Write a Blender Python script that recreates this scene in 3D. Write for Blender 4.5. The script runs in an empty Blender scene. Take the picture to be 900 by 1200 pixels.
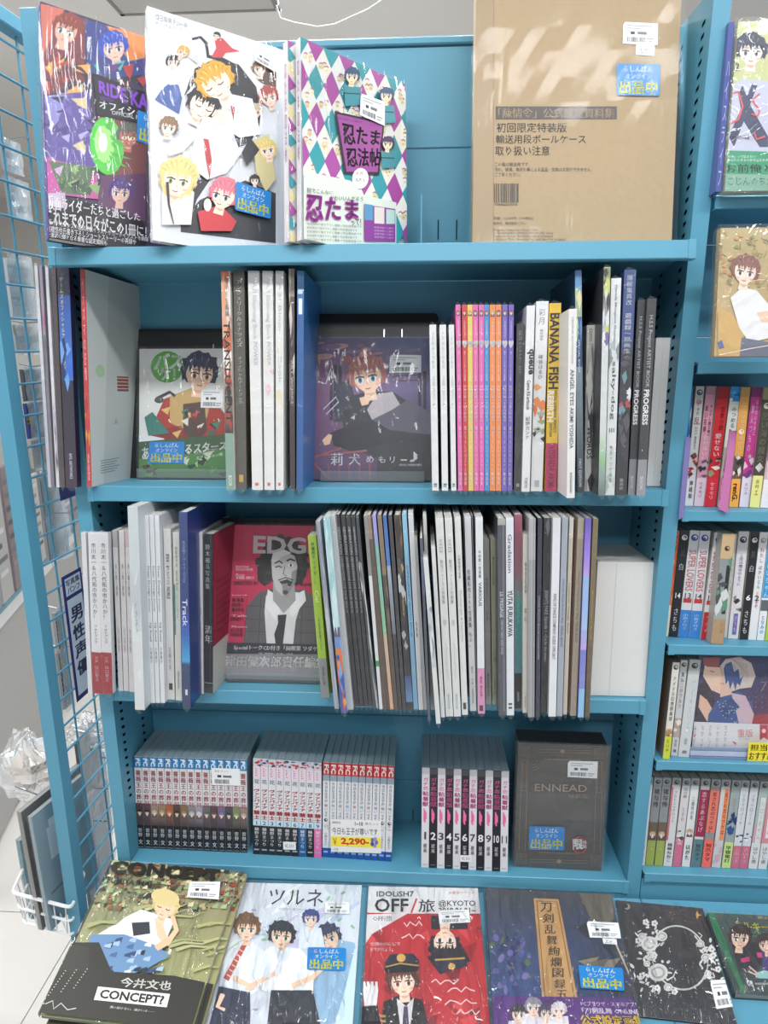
import bpy, math, random
import numpy as np
from mathutils import Vector, Matrix, noise
from math import sin, cos, tan, pi, radians as R
random.seed(7)
SC = bpy.context.scene
COL = SC.collection
# ---------------------------------------------------------------- camera
FPX = 796.5; PITCH = .2432; YAW = .0574; ROLL = -.0042
CAM = Vector((0, -1.026, 1.5))
_F = Vector((-sin(YAW)*cos(PITCH), cos(YAW)*cos(PITCH), -sin(PITCH)))
_R = Vector((cos(YAW), sin(YAW), 0)); _U = _R.cross(_F)
_R2 = _R*cos(ROLL)+_U*sin(ROLL); _U2 = _U*cos(ROLL)-_R*sin(ROLL)
cd = bpy.data.cameras.new('camera'); cam = bpy.data.objects.new('camera', cd); COL.objects.link(cam)
m = Matrix.Identity(4)
for i in range(3):
    m[i][0] = _R2[i]; m[i][1] = _U2[i]; m[i][2] = -_F[i]; m[i][3] = CAM[i]
cam.matrix_world = m
cd.sensor_fit = 'VERTICAL'; cd.sensor_height = 36; cd.lens = FPX/1200*36; cd.clip_start = .02
SC.camera = cam
# ---------------------------------------------------------------- world, lights, exposure
SC.view_settings.view_transform = 'Standard'; SC.view_settings.look = 'None'
SC.view_settings.gamma = 1; SC.view_settings.use_curve_mapping = False
SC.view_settings.exposure = 0.14
w = bpy.data.worlds.new('world'); SC.world = w; w.use_nodes = True
w.node_tree.nodes['Background'].inputs[0].default_value = (.93, .96, 1, 1)
w.node_tree.nodes['Background'].inputs[1].default_value = .32
for (lx, ly, sx, sy, e) in ((-.7, -1.0, 1.2, .16, 22), (.7, -1.0, 1.2, .16, 22), (0, -2.4, 1.2, .3, 24), (-.7, .5, 1.2, .16, 26), (.7, .5, 1.2, .16, 26), (0, 2.6, 1.4, .3, 30),
                            (-2.2, -.4, .3, 1.4, 22), (2.2, -.6, .3, 1.4, 16)):
    l = bpy.data.lights.new('ceiling_tube', 'AREA'); l.shape = 'RECTANGLE'; l.size = sx; l.size_y = sy; l.energy = e
    l.color = (.97, .985, 1)
    o = bpy.data.objects.new('ceiling_tube', l); o.location = (lx, ly, 2.66); COL.objects.link(o)

for (lx, ly, sz, e) in ((-.6, 1.5, 1.6, 2.1), (.6, 3.2, 2, 2), (-2.2, 1.6, 1.2, 1)):     # added unseen lights facing up, only to brighten the ceiling
    l = bpy.data.lights.new('added_uplight', 'AREA'); l.shape = 'SQUARE'; l.size = sz; l.energy = e; l.color = (1, .985, .97)
    o = bpy.data.objects.new('added_uplight', l); o.location = (lx, ly, 2.2); o.rotation_euler = (pi, 0, 0); COL.objects.link(o)
# ---------------------------------------------------------------- materials
def lin(h):
    if not isinstance(h, str): return tuple(h)
    h = h.lstrip('#')
    if len(h) == 3: h = ''.join(c*2 for c in h)
    out = []
    for i in (0, 2, 4):
        c = int(h[i:i+2], 16)/255
        out.append(c/12.92 if c <= .04045 else ((c+.055)/1.055)**2.4)
    return tuple(out)
MATS = {}
def mat(name, col=None, rough=.5, metal=0, attr=False, vary=.04, scale=40, bump=0, coat=0, emit=0):
    if name in MATS: return MATS[name]
    M = bpy.data.materials.new(name); M.use_nodes = True; nt = M.node_tree; N = nt.nodes; L = nt.links
    b = N['Principled BSDF']; b.inputs['Roughness'].default_value = rough; b.inputs['Metallic'].default_value = metal
    b.inputs['Coat Weight'].default_value = coat; b.inputs['Coat Roughness'].default_value = .08
    tc = N.new('ShaderNodeTexCoord'); ns = N.new('ShaderNodeTexNoise'); ns.inputs['Scale'].default_value = scale
    ns.inputs['Detail'].default_value = 3; L.new(tc.outputs['Object'], ns.inputs['Vector'])
    mp = N.new('ShaderNodeMapRange'); mp.inputs['To Min'].default_value = 1-vary; mp.inputs['To Max'].default_value = 1+vary
    L.new(ns.outputs['Fac'], mp.inputs['Value'])
    mx = N.new('ShaderNodeVectorMath'); mx.operation = 'SCALE'; L.new(mp.outputs[0], mx.inputs['Scale'])
    if attr:
        a = N.new('ShaderNodeAttribute'); a.attribute_name = 'Col'; L.new(a.outputs['Color'], mx.inputs[0])
    else: mx.inputs[0].default_value = lin(col)
    L.new(mx.outputs[0], b.inputs['Base Color'])
    if bump:
        bp = N.new('ShaderNodeBump'); bp.inputs['Strength'].default_value = bump; bp.inputs['Distance'].default_value = .001
        L.new(ns.outputs['Fac'], bp.inputs['Height']); L.new(bp.outputs[0], b.inputs['Normal'])
    if emit:
        b.inputs['Emission Color'].default_value = (1, 1, 1, 1); b.inputs['Emission Strength'].default_value = emit
    MATS[name] = M; return M
BLUE = mat('blue_powder_coated_steel', '#5698b2', .42, 0, vary=.05, scale=9, bump=.0)
SLOT = mat('slot_painted_shade', '#10222b', .9)  # flat dark colour on solid pieces, painted for the shade inside slots
INK = mat('printed_ink', attr=True, rough=.42, vary=.03, scale=300)
COVER = mat('printed_cover', attr=True, rough=.38, vary=.03, scale=60, coat=.25)
MATTE = mat('plain_card', attr=True, rough=.7, vary=.05, scale=90, bump=.15)
WHITEW = mat('white_coated_wire', '#e9eaea', .4)
CHROME = mat('chrome_wire', '#c8cccf', .2, 1)
BLACKP = mat('black_plastic', '#141416', .35)
def page_mat():
    M = bpy.data.materials.new('page_edges'); M.use_nodes = True; nt = M.node_tree; N = nt.nodes; L = nt.links
    b = N['Principled BSDF']; b.inputs['Roughness'].default_value = .85
    tc = N.new('ShaderNodeTexCoord'); wv = N.new('ShaderNodeTexNoise'); wv.inputs['Scale'].default_value = 1
    mp = N.new('ShaderNodeMapping'); mp.inputs['Scale'].default_value = (2600, 12, 2)
    L.new(tc.outputs['Object'], mp.inputs[0]); L.new(mp.outputs[0], wv.inputs['Vector'])
    a = N.new('ShaderNodeAttribute'); a.attribute_name = 'Col'
    mr = N.new('ShaderNodeMapRange'); mr.inputs['From Min'].default_value = .3; mr.inputs['From Max'].default_value = .7
    mr.inputs['To Min'].default_value = .62; mr.inputs['To Max'].default_value = 1.1; L.new(wv.outputs['Fac'], mr.inputs['Value'])
    mx = N.new('ShaderNodeVectorMath'); mx.operation = 'SCALE'; L.new(a.outputs['Color'], mx.inputs[0]); L.new(mr.outputs[0], mx.inputs['Scale'])
    L.new(mx.outputs[0], b.inputs['Base Color']); return M
PAGE = page_mat()
def plastic(name, haze, gl, scale, strength, tint=(1, 1, 1), stretch=(1, 1, 1), rough=.06, rot=0, base=.03):
    M = bpy.data.materials.new(name); M.use_nodes = True; nt = M.node_tree; N = nt.nodes; L = nt.links
    N.remove(N['Principled BSDF']); out = N['Material Output']
    tr = N.new('ShaderNodeBsdfTransparent'); tr.inputs[0].default_value = (*tint, 1)
    g = N.new('ShaderNodeBsdfGlossy'); g.inputs['Roughness'].default_value = rough
    df = N.new('ShaderNodeBsdfDiffuse'); df.inputs[0].default_value = (*tint, 1) if haze >= .5 else (.9, .93, .95, 1)
    tc = N.new('ShaderNodeTexCoord'); mp = N.new('ShaderNodeMapping'); mp.inputs['Scale'].default_value = stretch; mp.inputs['Rotation'].default_value = (0, rot, 0)
    L.new(tc.outputs['Object'], mp.inputs[0])
    n1 = N.new('ShaderNodeTexNoise'); n1.inputs['Scale'].default_value = scale; n1.inputs['Detail'].default_value = 2; n1.inputs['Distortion'].default_value = 1.5
    L.new(mp.outputs[0], n1.inputs['Vector'])
    rd = N.new('ShaderNodeMath'); rd.operation = 'SUBTRACT'; rd.inputs[1].default_value = .5; L.new(n1.outputs['Fac'], rd.inputs[0])
    ab = N.new('ShaderNodeMath'); ab.operation = 'ABSOLUTE'; L.new(rd.outputs[0], ab.inputs[0])
    pw = N.new('ShaderNodeMath'); pw.operation = 'POWER'; pw.inputs[1].default_value = .55; L.new(ab.outputs[0], pw.inputs[0])
    bp = N.new('ShaderNodeBump'); bp.inputs['Strength'].default_value = strength; bp.inputs['Distance'].default_value = .012
    L.new(pw.outputs[0], bp.inputs['Height']); L.new(bp.outputs[0], g.inputs['Normal'])
    m1 = N.new('ShaderNodeMixShader'); m1.inputs[0].default_value = haze; L.new(tr.outputs[0], m1.inputs[1]); L.new(df.outputs[0], m1.inputs[2])
    fr = N.new('ShaderNodeFresnel'); fr.inputs[0].default_value = 1.35; L.new(bp.outputs[0], fr.inputs['Normal'])
    mu = N.new('ShaderNodeMath'); mu.operation = 'MULTIPLY_ADD'; mu.inputs[1].default_value = gl; mu.inputs[2].default_value = base; L.new(fr.outputs[0], mu.inputs[0])
    mu.use_clamp = True
    m2 = N.new('ShaderNodeMixShader'); L.new(mu.outputs[0], m2.inputs[0]); L.new(m1.outputs[0], m2.inputs[1]); L.new(g.outputs[0], m2.inputs[2])
    L.new(m2.outputs[0], out.inputs[0]); return M
SLEEVE = plastic('crinkled_clear_film', .03, .4, 8, .5, stretch=(3.2, 1, .6), rot=.7, base=.016)
FILM = plastic('clear_film', .04, .3, 20, .3)
LOOSE = plastic('loose_clear_film', .03, 1.1, 9, .8, stretch=(3, 1, .9), rot=1.0, base=.03)
ACRYL = plastic('clear_acrylic', .06, 1, 2, .02, tint=(.93, .96, .98))
BAG = plastic('crumpled_bag_film', .4, .7, 16, .6)

# ---------------------------------------------------------------- projection helpers
def ray(px, py):
    return (_F + _R2*((px-450)/FPX) - _U2*((py-600)/FPX))
def hit(px, py, p0, n):
    d = ray(px, py); t = (Vector(p0)-CAM).dot(n)/d.dot(n); return CAM+d*t
def hitY(px, py, y): return hit(px, py, (0, y, 0), Vector((0, 1, 0)))
def hitZ(px, py, z): return hit(px, py, (0, 0, z), Vector((0, 0, 1)))
def hitX(px, py, x): return hit(px, py, (x, 0, 0), Vector((1, 0, 0)))

# ---------------------------------------------------------------- mesh helpers
class MB:
    def __init__(s): s.v = []; s.f = []; s.c = []; s.col = (.8, .8, .8)
    def color(s, c): s.col = lin(c); return s
    def add(s, vs, fs):
        b = len(s.v); s.v += [tuple(v) for v in vs]; s.c += [s.col]*len(vs); s.f += [tuple(i+b for i in f) for f in fs]; return s
    def box(s, a, b, bev=0):
        x0, y0, z0 = a; x1, y1, z1 = b
        return s.add([(x0,y0,z0),(x1,y0,z0),(x1,y1,z0),(x0,y1,z0),(x0,y0,z1),(x1,y0,z1),(x1,y1,z1),(x0,y1,z1)],
                     [(3,2,1,0),(4,5,6,7),(0,1,5,4),(1,2,6,5),(2,3,7,6),(3,0,4,7)])
    def bevbox(s, a, b, r):
        # box with its vertical-plane outline chamfered (front face inset): reads as a folded edge
        x0, y0, z0 = a; x1, y1, z1 = b
        pts = [(y0+r, z0), (y1, z0), (y1, z1), (y0+r, z1), (y0, z1-r), (y0, z0+r)]
        n = len(pts)
        vs = [(x0, p[0], p[1]) for p in pts]+[(x1, p[0], p[1]) for p in pts]
        fs = [tuple(range(n)), tuple(range(2*n-1, n-1, -1))]+[((i+1) % n, i, i+n, (i+1) % n+n) for i in range(n)]
        return s.add(vs, fs)
    def tube(s, pts, r, n=6, caps=True):
        pts = [Vector(p) for p in pts]; rings = []
        for i, p in enumerate(pts):
            t = (pts[min(i+1, len(pts)-1)]-pts[max(i-1, 0)]).normalized()
            a = t.cross(Vector((0, 0, 1)))
            if a.length < .1: a = t.cross(Vector((1, 0, 0)))
            a.normalize(); b = t.cross(a)
            rings.append([p+a*(r*cos(2*pi*k/n))+b*(r*sin(2*pi*k/n)) for k in range(n)])
        vs = [v for q in rings for v in q]
        fs = [(i*n+k, i*n+(k+1) % n, (i+1)*n+(k+1) % n, (i+1)*n+k) for i in range(len(pts)-1) for k in range(n)]
        if caps: fs += [tuple(range(n))[::-1], tuple((len(pts)-1)*n+k for k in range(n))]
        return s.add(vs, fs)
    def data(s, name):
        me = bpy.data.meshes.new(name); me.from_pydata(s.v, [], s.f)
        ca = me.color_attributes.new('Col', 'FLOAT_COLOR', 'POINT')
        arr = np.ones((len(s.v), 4), dtype=np.float32)
        if s.c: arr[:, :3] = np.array(s.c, dtype=np.float32)
        ca.data.foreach_set('color', arr.ravel()); return me
    def build(s, name, m, parent=None, loc=None):
        me = s.data(name); me.materials.append(m); o = bpy.data.objects.new(name, me); COL.objects.link(o)
        if parent: o.parent = parent
        if loc: o.location = loc
        return o
def tag(o, label, cat, group=None, kind=None):
    if label: o['label'] = label
    if cat: o['category'] = cat
    if group: o['group'] = group
    if kind: o['kind'] = kind
    return o
def empty(name, M, label, cat, group=None):
    o = bpy.data.objects.new(name, None); COL.objects.link(o); o.empty_display_size = .02
    o.matrix_world = M if isinstance(M, Matrix) else Matrix.Translation(M)
    return tag(o, label, cat, group)
def frame(o, ex, ey, ez):
    M = Matrix.Identity(4)
    for i in range(3): M[i][0] = ex[i]; M[i][1] = ey[i]; M[i][2] = ez[i]; M[i][3] = o[i]
    return M

# ---------------------------------------------------------------- lettering
_gl = {}
def glyphs(s, bold=0):
    k = (s, bold)
    if k not in _gl:
        c = bpy.data.curves.new('t', 'FONT'); c.body = s; c.resolution_u = 2 if len(s) < 3 or s.isascii() else 1; c.offset = bold; c.fill_mode = 'FRONT'
        o = bpy.data.objects.new('t', c); me = o.to_mesh()
        v = np.zeros(len(me.vertices)*3, dtype=np.float32); me.vertices.foreach_get('co', v)
        v = v.reshape(-1, 3)[:, :2].copy(); f = [tuple(p.vertices) for p in me.polygons]
        o.to_mesh_clear(); bpy.data.objects.remove(o); bpy.data.curves.remove(c)
        _gl[k] = (v, f)
    return _gl[k]
def thicken(v, f, b):
    if b < .01: return v, f
    offs = [(-b, 0), (b, 0)] if b < .025 else [(-b, -b*.6), (b, -b*.6), (b, b*.6), (-b, b*.6)]
    n = len(v); return np.concatenate([v+np.array(o, dtype=np.float32)*.8 for o in offs]), [tuple(i+k*n for i in t) for k in range(len(offs)) for t in f]
def clip(poly, w, h):
    def cut(p, ins, inter):
        out = []
        for i in range(len(p)):
            a = p[i-1]; b = p[i]; ia = ins(a); ib = ins(b)
            if ia != ib: out.append(inter(a, b))
            if ib: out.append(b)
        return out
    def mk(ax, val, sg):
        def ins(p): return (p[ax]-val)*sg >= -1e-9
        def inter(a, b):
            t = (val-a[ax])/(b[ax]-a[ax]); return tuple(a[k]+(b[k]-a[k])*t for k in range(len(a)))
        return ins, inter
    for ax, val, sg in ((0, 0, 1), (0, w, -1), (1, 0, 1), (1, h, -1)):
        poly = cut(poly, *mk(ax, val, sg))
        if len(poly) < 3: return []
    return poly
DZ = .000014
class Canvas:
    """flat print on a face w x h metres; local x right, z up, drawn just in front of y=0"""
    def __init__(s, w, h, M=None, eps=.0003):
        s.w = w; s.h = h; s.M = M; s.mb = MB(); s.z = eps; s.map = lambda x, y: (x*w, (1-y)*h)
        if M is not None:
            s.Mi = M.inverted(); s.p0 = M.translation.copy(); s.n = Vector((M[0][1], M[1][1], M[2][1]))
    def crop(s, x0, y0, sc):
        def mp(x, y):
            p = s.Mi @ hit(x0+x/sc, y0+y/sc, s.p0, s.n); return (p.x, p.z)
        s.map = mp; return s
    def frac(s): s.map = lambda x, y: (x*s.w, (1-y)*s.h); return s
    def P(s, pts, col, grad=None):
        q = [s.map(*p) for p in pts]
        cs = [lin(col)]*len(q)
        if grad: cs = [lin(g) for g in grad]
        q = clip([a+c for a, c in zip(q, cs)], s.w, s.h)
        if len(q) < 3: return s
        ar = sum(q[i-1][0]*q[i][1]-q[i][0]*q[i-1][1] for i in range(len(q)))
        if ar < 0: q = q[::-1]
        b = len(s.mb.v); s.mb.v += [(p[0], -s.z, p[1]) for p in q]; s.mb.c += [tuple(p[2:5]) for p in q]
        s.mb.f.append(tuple(range(b, b+len(q)))); s.z += DZ; return s
    def B(s, x0, y0, x1, y1, col, col2=None):
        return s.P([(x0, y0), (x1, y0), (x1, y1), (x0, y1)], col, None if col2 is None else [col, col, col2, col2])
    def E(s, cx, cy, rx, ry, col, rot=0, n=18, a0=0, a1=2*pi):
        c, d = cos(rot), sin(rot); pts = []
        full = abs(a1-a0) > 6.28
        for i in range(n if full else n+1):
            t = a0+(a1-a0)*i/n; x = rx*cos(t); y = ry*sin(t); pts.append((cx+x*c-y*d, cy+x*d+y*c))
        return s.P(pts, col)
    def S(s, pts, w, col, w2=None):
        n = len(pts); w2 = w if w2 is None else w2; lft = []; rgt = []
        for i, p in enumerate(pts):
            a = pts[max(i-1, 0)]; b = pts[min(i+1, n-1)]; dx, dy = b[0]-a[0], b[1]-a[1]; l = math.hypot(dx, dy) or 1
            k = (w+(w2-w)*i/(n-1))/2; nx, ny = -dy/l*k, dx/l*k
            lft.append((p[0]+nx, p[1]+ny)); rgt.append((p[0]-nx, p[1]-ny))
        for i in range(n-1): s.P([lft[i], lft[i+1], rgt[i+1], rgt[i]], col)
        return s
    def _put(s, v, f, fn, col):
        b = len(s.mb.v); lc = lin(col)
        for x, y in v:
            q = s.map(*fn(x, y)); s.mb.v.append((min(max(q[0], 0), s.w), -s.z, min(max(q[1], 0), s.h))); s.mb.c.append(lc)
        s.mb.f += [tuple(i+b for i in t) for t in f]; s.z += DZ; return s
    def T(s, txt, q, col, bold=0, flip=False, out=None):
        """text fitted in a box (x0,y0,x1,y1) or a quad TL,TR,BR,BL"""
        if out: s.T(txt, q, out[0], out[1])
        if has_cjk(txt):
            v, f = glyphs(txt, 0)
            if not len(v): return s
            x0, y0 = v.min(0); x1, y1 = v.max(0)
            v, f = thicken(v, f, bold)
        else:
            v, f = glyphs(txt, bold)
            if not len(v): return s
            x0, y0 = v.min(0); x1, y1 = v.max(0)
        if len(q) == 4: q = (q[0], q[1], q[2], q[1], q[2], q[3], q[0], q[3])
        def fn(x, y):
            u = (x-x0)/(x1-x0+1e-9); t = 1-(y-y0)/(y1-y0+1e-9)
            return ((q[0]*(1-u)+q[2]*u)*(1-t)+(q[6]*(1-u)+q[4]*u)*t, (q[1]*(1-u)+q[3]*u)*(1-t)+(q[7]*(1-u)+q[5]*u)*t)
        return s._put(v, f, fn, col)
    def V(s, txt, x, y0, y1, w, col, bold=0, x2=None):
        """stacked upright characters, column centre x (x at top, x2 at bottom), width w"""
        n = len(txt); x2 = x if x2 is None else x2; step = (y1-y0)/n
        for i, ch in enumerate(txt):
            if ch == ' ': continue
            v, f = glyphs(ch, 0)
            v, f = thicken(v, f, bold)
            rot = ch in 'ー〜-()（）「」…~'
            cx = x+(x2-x)*(i+.5)/n
            def fn(a, b2):
                if rot: a, b2 = .5+(b2-.38), .38-(a-.5)
                return (cx+(a-.5)*w if ord(ch) > 255 else cx+(a-.3)*w, y0+step*(i+.5)-(b2-.38)*step*.95)
            s._put(v, f, fn, col)
        return s
    def RT(s, txt, x0, x1, y0, y1, col, bold=0):
        """whole string turned a quarter clockwise, reading downwards"""
        return s.T(txt, (x1, y0, x1, y1, x0, y1, x0, y0), col, bold)
    def build(s, name, parent, m=None, tf=None, label=None):
        if not s.mb.v: return None
        o = s.mb.build(name, m or INK, parent)
        if tf is not None: o.matrix_local = tf
        if label: o['label'] = label
        return o
    # figures
    def head(s, cx, cy, r, hair, skin='#f6dcc8', tilt=0, seed=1, eye='#4a5a7a', closed=False, ry=None, side=0, long=0, hl=None):
        rnd = random.Random(seed); c, d = cos(tilt), sin(tilt)
        def L(x, y): x, y = x*r, y*r; return (cx+x*c-y*d, cy+x*d+y*c)
        pts = []
        for i in range(26):
            t = 2*pi*i/26; k = 1.22 if i % 2 else 1.08
            k += rnd.uniform(-.06, .1); y = sin(t)*k-.2
            if y > .35: y = .35+(y-.35)*(.5+long*2)
            pts.append(L(cos(t)*k, y))
        s.P(pts, hair)
        s.P([L(-.3, .6), L(.3, .6), L(.38, 1.45), L(-.38, 1.45)], skin)
        s.P([L(*p) for p in ((-.82, -.3), (-.8, .2), (-.62, .62), (-.25, .95), (0+side*.1, 1.03), (.25, .95), (.62, .62), (.8, .2), (.82, -.3), (.5, -.8), (-.5, -.8))], skin)
        for q in (-1, 1):
            ex = q*.38+side*.16
            if closed: s.S([L(ex-.2, .12), L(ex, .2), L(ex+.2, .12)], r*.07, '#3a2a2a')
            else:
                s.P([L(ex+.24*cos(a)*.9, .16+.2*sin(a)) for a in np.linspace(0, 2*pi, 9)[:-1]], '#fbfbfb')
                s.P([L(ex+.13*cos(a), .17+.19*sin(a)) for a in np.linspace(0, 2*pi, 9)[:-1]], eye)
                s.P([L(ex+.06*cos(a), .17+.1*sin(a)) for a in np.linspace(0, 2*pi, 7)[:-1]], '#161620')
                s.S([L(ex-.26, .03), L(ex, -.05), L(ex+.26, .04)], r*.08, '#2a2020')
            s.S([L(ex-.2, -.2), L(ex+.2, -.22)], r*.05, hair)
        s.S([L(side*.2, .35), L(side*.2+.06, .5)], r*.04, '#c99a86')
        s.S([L(-.16+side*.14, .7), L(side*.14, .75), L(.16+side*.14, .69)], r*.06, '#b0584e')
        z = [L(-1.0, .55), L(-1.12, -.3), L(-.8, -1.0), L(-.2, -1.3), L(.4, -1.25), L(.95, -.85), L(1.12, -.2), L(1.0, .55), L(.84, .1), L(.75, -.35)]
        for q in (-1, 1): s.P([L(q*.55-.14, .5), L(q*.55+.14, .48), L(q*.5+.1, .6), L(q*.5-.1, .6)], '#efb8a4')
        s.P([L(-.36, 1.0), L(.36, 1.0), L(.05, 1.22)], '#dcb49c')
        k = 7
        for i in range(k):
            x = .7-1.45*i/(k-1)
            z.append(L(x+.08, -.45)); z.append(L(x-.05+rnd.uniform(-.1, .1), .02 if i % 2 else -.25))
        z.append(L(-.85, .1))
        s.P(z, hair)
        def sh(h_, k): r_ = lin(h_); return tuple(min(1, max(0, q_*k)) for q_ in r_)
        for i in range(9):
            a = -2.75+i*.3; s.S([L(cos(a)*1.08, sin(a)*1.05-.1), L(cos(a)*.8+.04, sin(a)*.62-.12)], r*.05, sh(hair, .55), r*.015)
        s.S([L(-.95, .5), L(-1.02, -.1)], r*.06, sh(hair, .6), r*.02); s.S([L(.95, .5), L(1.02, -.1)], r*.06, sh(hair, .6), r*.02)
        hl = hl or sh(hair, 1.7)
        if hl:
            for i in range(4):
                a = -2.4+i*.45; s.S([L(cos(a)*.95, sin(a)*.95-.1), L(cos(a)*.7+.03, sin(a)*.6-.1)], r*.09, hl, r*.02)
        return s
def sticker(c, q, name='price_sticker', parent=None):
    """white price label; q = quad TL TR BR BL in the canvas's current coordinates"""
    k = Canvas(c.w, c.h, None, c.z+.0002); k.map = c.map
    if len(q) == 4: q = (q[0], q[1], q[2], q[1], q[2], q[3], q[0], q[3])
    def m(u, t): return ((q[0]*(1-u)+q[2]*u)*(1-t)+(q[6]*(1-u)+q[4]*u)*t, (q[1]*(1-u)+q[3]*u)*(1-t)+(q[7]*(1-u)+q[5]*u)*t)
    def qq(u0, v0, u1, v1): return [m(u0, v0), m(u1, v0), m(u1, v1), m(u0, v1)]
    k.P([m(.06, 0), m(1, 0), m(1, 1), m(0, 1), m(0, .15)], '#eceeef')
    for a, b, d in ((.1, .85, .13), (.1, .5, .25)): k.P(qq(a, d, b, d+.05), '#a7abb0')
    k.P(qq(.22, .42, .34, .56), '#33363c'); k.P(qq(.42, .42, .68, .55), '#6c7076')
    rnd = random.Random(int(c.w*1e5)); u = .1
    while u < .62: w_ = rnd.uniform(.008, .03); k.P(qq(u, .68, u+w_, .9), '#3b3d42'); u += w_+rnd.uniform(.01, .025)
    for a, b in ((.68, .9), (.68, .85)): k.P(qq(a, .72 if a+b > 1.55 else .84, b, .77 if a+b > 1.55 else .88), '#8f9398')
    o = k.build(name, parent); o['label'] = 'white price sticker with barcode'; c.z = k.z; return o
def online(c, q, parent):
    k = Canvas(c.w, c.h, None, c.z+.0002); k.map = c.map
    if len(q) == 4: q = (q[0], q[1], q[2], q[1], q[2], q[3], q[0], q[3])
    def m(u, t): return ((q[0]*(1-u)+q[2]*u)*(1-t)+(q[6]*(1-u)+q[4]*u)*t, (q[1]*(1-u)+q[3]*u)*(1-t)+(q[7]*(1-u)+q[5]*u)*t)
    def qq(u0, v0, u1, v1): return sum((m(u0, v0), m(u1, v0), m(u1, v1), m(u0, v1)), ())
    k.P([m(.03, 0), m(.97, 0), m(1, .05), m(1, .95), m(.97, 1), m(.03, 1), m(0, .95), m(0, .05)], '#1c80c8')
    k.T('らしんばん', qq(.17, .07, .83, .27), '#f4f8fb', .012); k.T('オンライン', qq(.2, .31, .8, .48), '#f4f8fb', .012)
    k.T('出品中', qq(.07, .53, .93, .94), '#f4ee3a', .035)
    o = k.build('sale_sticker', parent); o['label'] = 'blue sticker with yellow lettering'; c.z = k.z; return o
def has_cjk(t): return any(ord(ch) > 0x2000 for ch in t)
# ---------------------------------------------------------------- shelving geometry taken from the picture
TAU = R(4.0)
UP = Vector((0, sin(TAU), cos(TAU))); DV = Vector((0, cos(TAU), -sin(TAU)))
UP0 = Vector((0, 0, 1)); DV0 = Vector((0, 1, 0))
XL0, XL1, XR0, XR1 = -.55, -.527, .367, .39
DEPTH = .150
class Shelf:
    def __init__(s, py, ylip, tau=TAU, px=450):
        s.tau = tau; s.up = Vector((0, sin(tau), cos(tau))); s.dv = Vector((0, cos(tau), -sin(tau)))
        s.lip = hitY(px, py, ylip); s.lip.x = 0
SH = {1: Shelf(285, -.045, R(9)), 2: Shelf(572, -.012), 3: Shelf(813.5, -.008), 4: Shelf(1021.5, 0)}
SR = {1: Shelf(229, -.004, TAU, 870), 2: Shelf(424, -.004, TAU, 870), 3: Shelf(599, -.004, TAU, 870), 4: Shelf(757, -.004, TAU, 860), 5: Shelf(894, -.004, TAU, 850), 6: Shelf(1026, -.004, TAU, 830)}
TOPZ = hitY(796, 44, .157).z
BACKTOP = hitY(450, 46, .153).z

# the setting
def setting():
    # floor of square tiles
    fl = bpy.data.objects.new('floor', None); COL.objects.link(fl); fl['kind'] = 'structure'
    sub = MB().color('#8f8b86').box((-4, -3, -.05), (3, 5, -.004)); o = sub.build('floor_base', mat('floor_joint', '#9b9793', .8), fl)
    tm = mat('floor_tile_vinyl', '#cfcbc6', .38, vary=.05, scale=3)
    t = MB().box((.0015, .0015, -.004), (.4485, .4485, 0)).data('floor_tile'); t.materials.append(tm)
    for i in range(-8, 4):
        for j in range(-5, 11):
            q = bpy.data.objects.new('floor_tile', t); COL.objects.link(q); q.parent = fl; q.location = (i*.45, j*.45, 0)
    c = MB().box((-4, -3, 2.7), (3, 5, 2.8)).build('ceiling', mat('ceiling_board', '#e6e3df', .9, vary=.02, scale=2)); c['kind'] = 'structure'
    for n, a, b in (('wall_back', (-4, 5, 0), (3, 5.1, 2.7)), ('wall_left', (-4.1, -3, 0), (-4, 5, 2.7))):
        o = MB().box(a, b).build(n, mat('wall_paint', '#dcdad6', .8, vary=.02, scale=2)); o['kind'] = 'structure'
    # ceiling hook and wire
    h = hitZ(325, 8, 2.7)
    mb = MB(); p0 = hitY(326, 2, h.y); d = h.y
    P = lambda x, y: hitY(x, y, .9)
    pts = [P(*p) for p in ((324, 6), (329, 21), (345, 26), (372, 31), (392, 28), (412, 19), (432, 10), (452, -4))]
    s = []
    for i in range(len(pts)-1):
        for k in range(3): s.append(pts[i].lerp(pts[i+1], k/3))
    s.append(pts[-1]); mb.tube(s, .0011, 5)
    hook = MB(); a = P(326, 6); b = Vector((a.x, a.y, 2.7)); hook.tube([b, a], .0012, 5)
    hook.tube([a, a+Vector((-.006, 0, -.01)), a+Vector((.004, 0, -.022)), a+Vector((.008, 0, -.008))], .0014, 5)
    wr = empty('ceiling_wire', b, 'thin white wire hooked below the ceiling above the top shelf', 'wire')
    w1 = mb.build('wire', mat('white_wire', '#dcdcda', .5), wr, -b); h1 = hook.build('hook', CHROME, wr, -b)
    # slim vent frame on the ceiling
    v = hitZ(225, 2, 2.695); fr = MB()
    for a, b in (((-.3, -.09, 0), (.3, -.075, .006)), ((-.3, .075, 0), (.3, .09, .006)), ((-.3, -.09, 0), (-.285, .09, .006)), ((.285, -.09, 0), (.3, .09, .006))): fr.box(a, b)
    g = empty('ceiling_panel_frame', Vector((v.x, v.y, 2.694)), 'grey framed panel set into the ceiling above the tall book', 'ceiling panel')
    fr.build('frame', mat('grey_trim', '#8c8a88', .6), g); MB().box((-.285, -.075, .002), (.285, .075, .006)).build('diffuser', mat('grey_diffuser', '#c2c0bc', .6), g)
setting()

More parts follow.
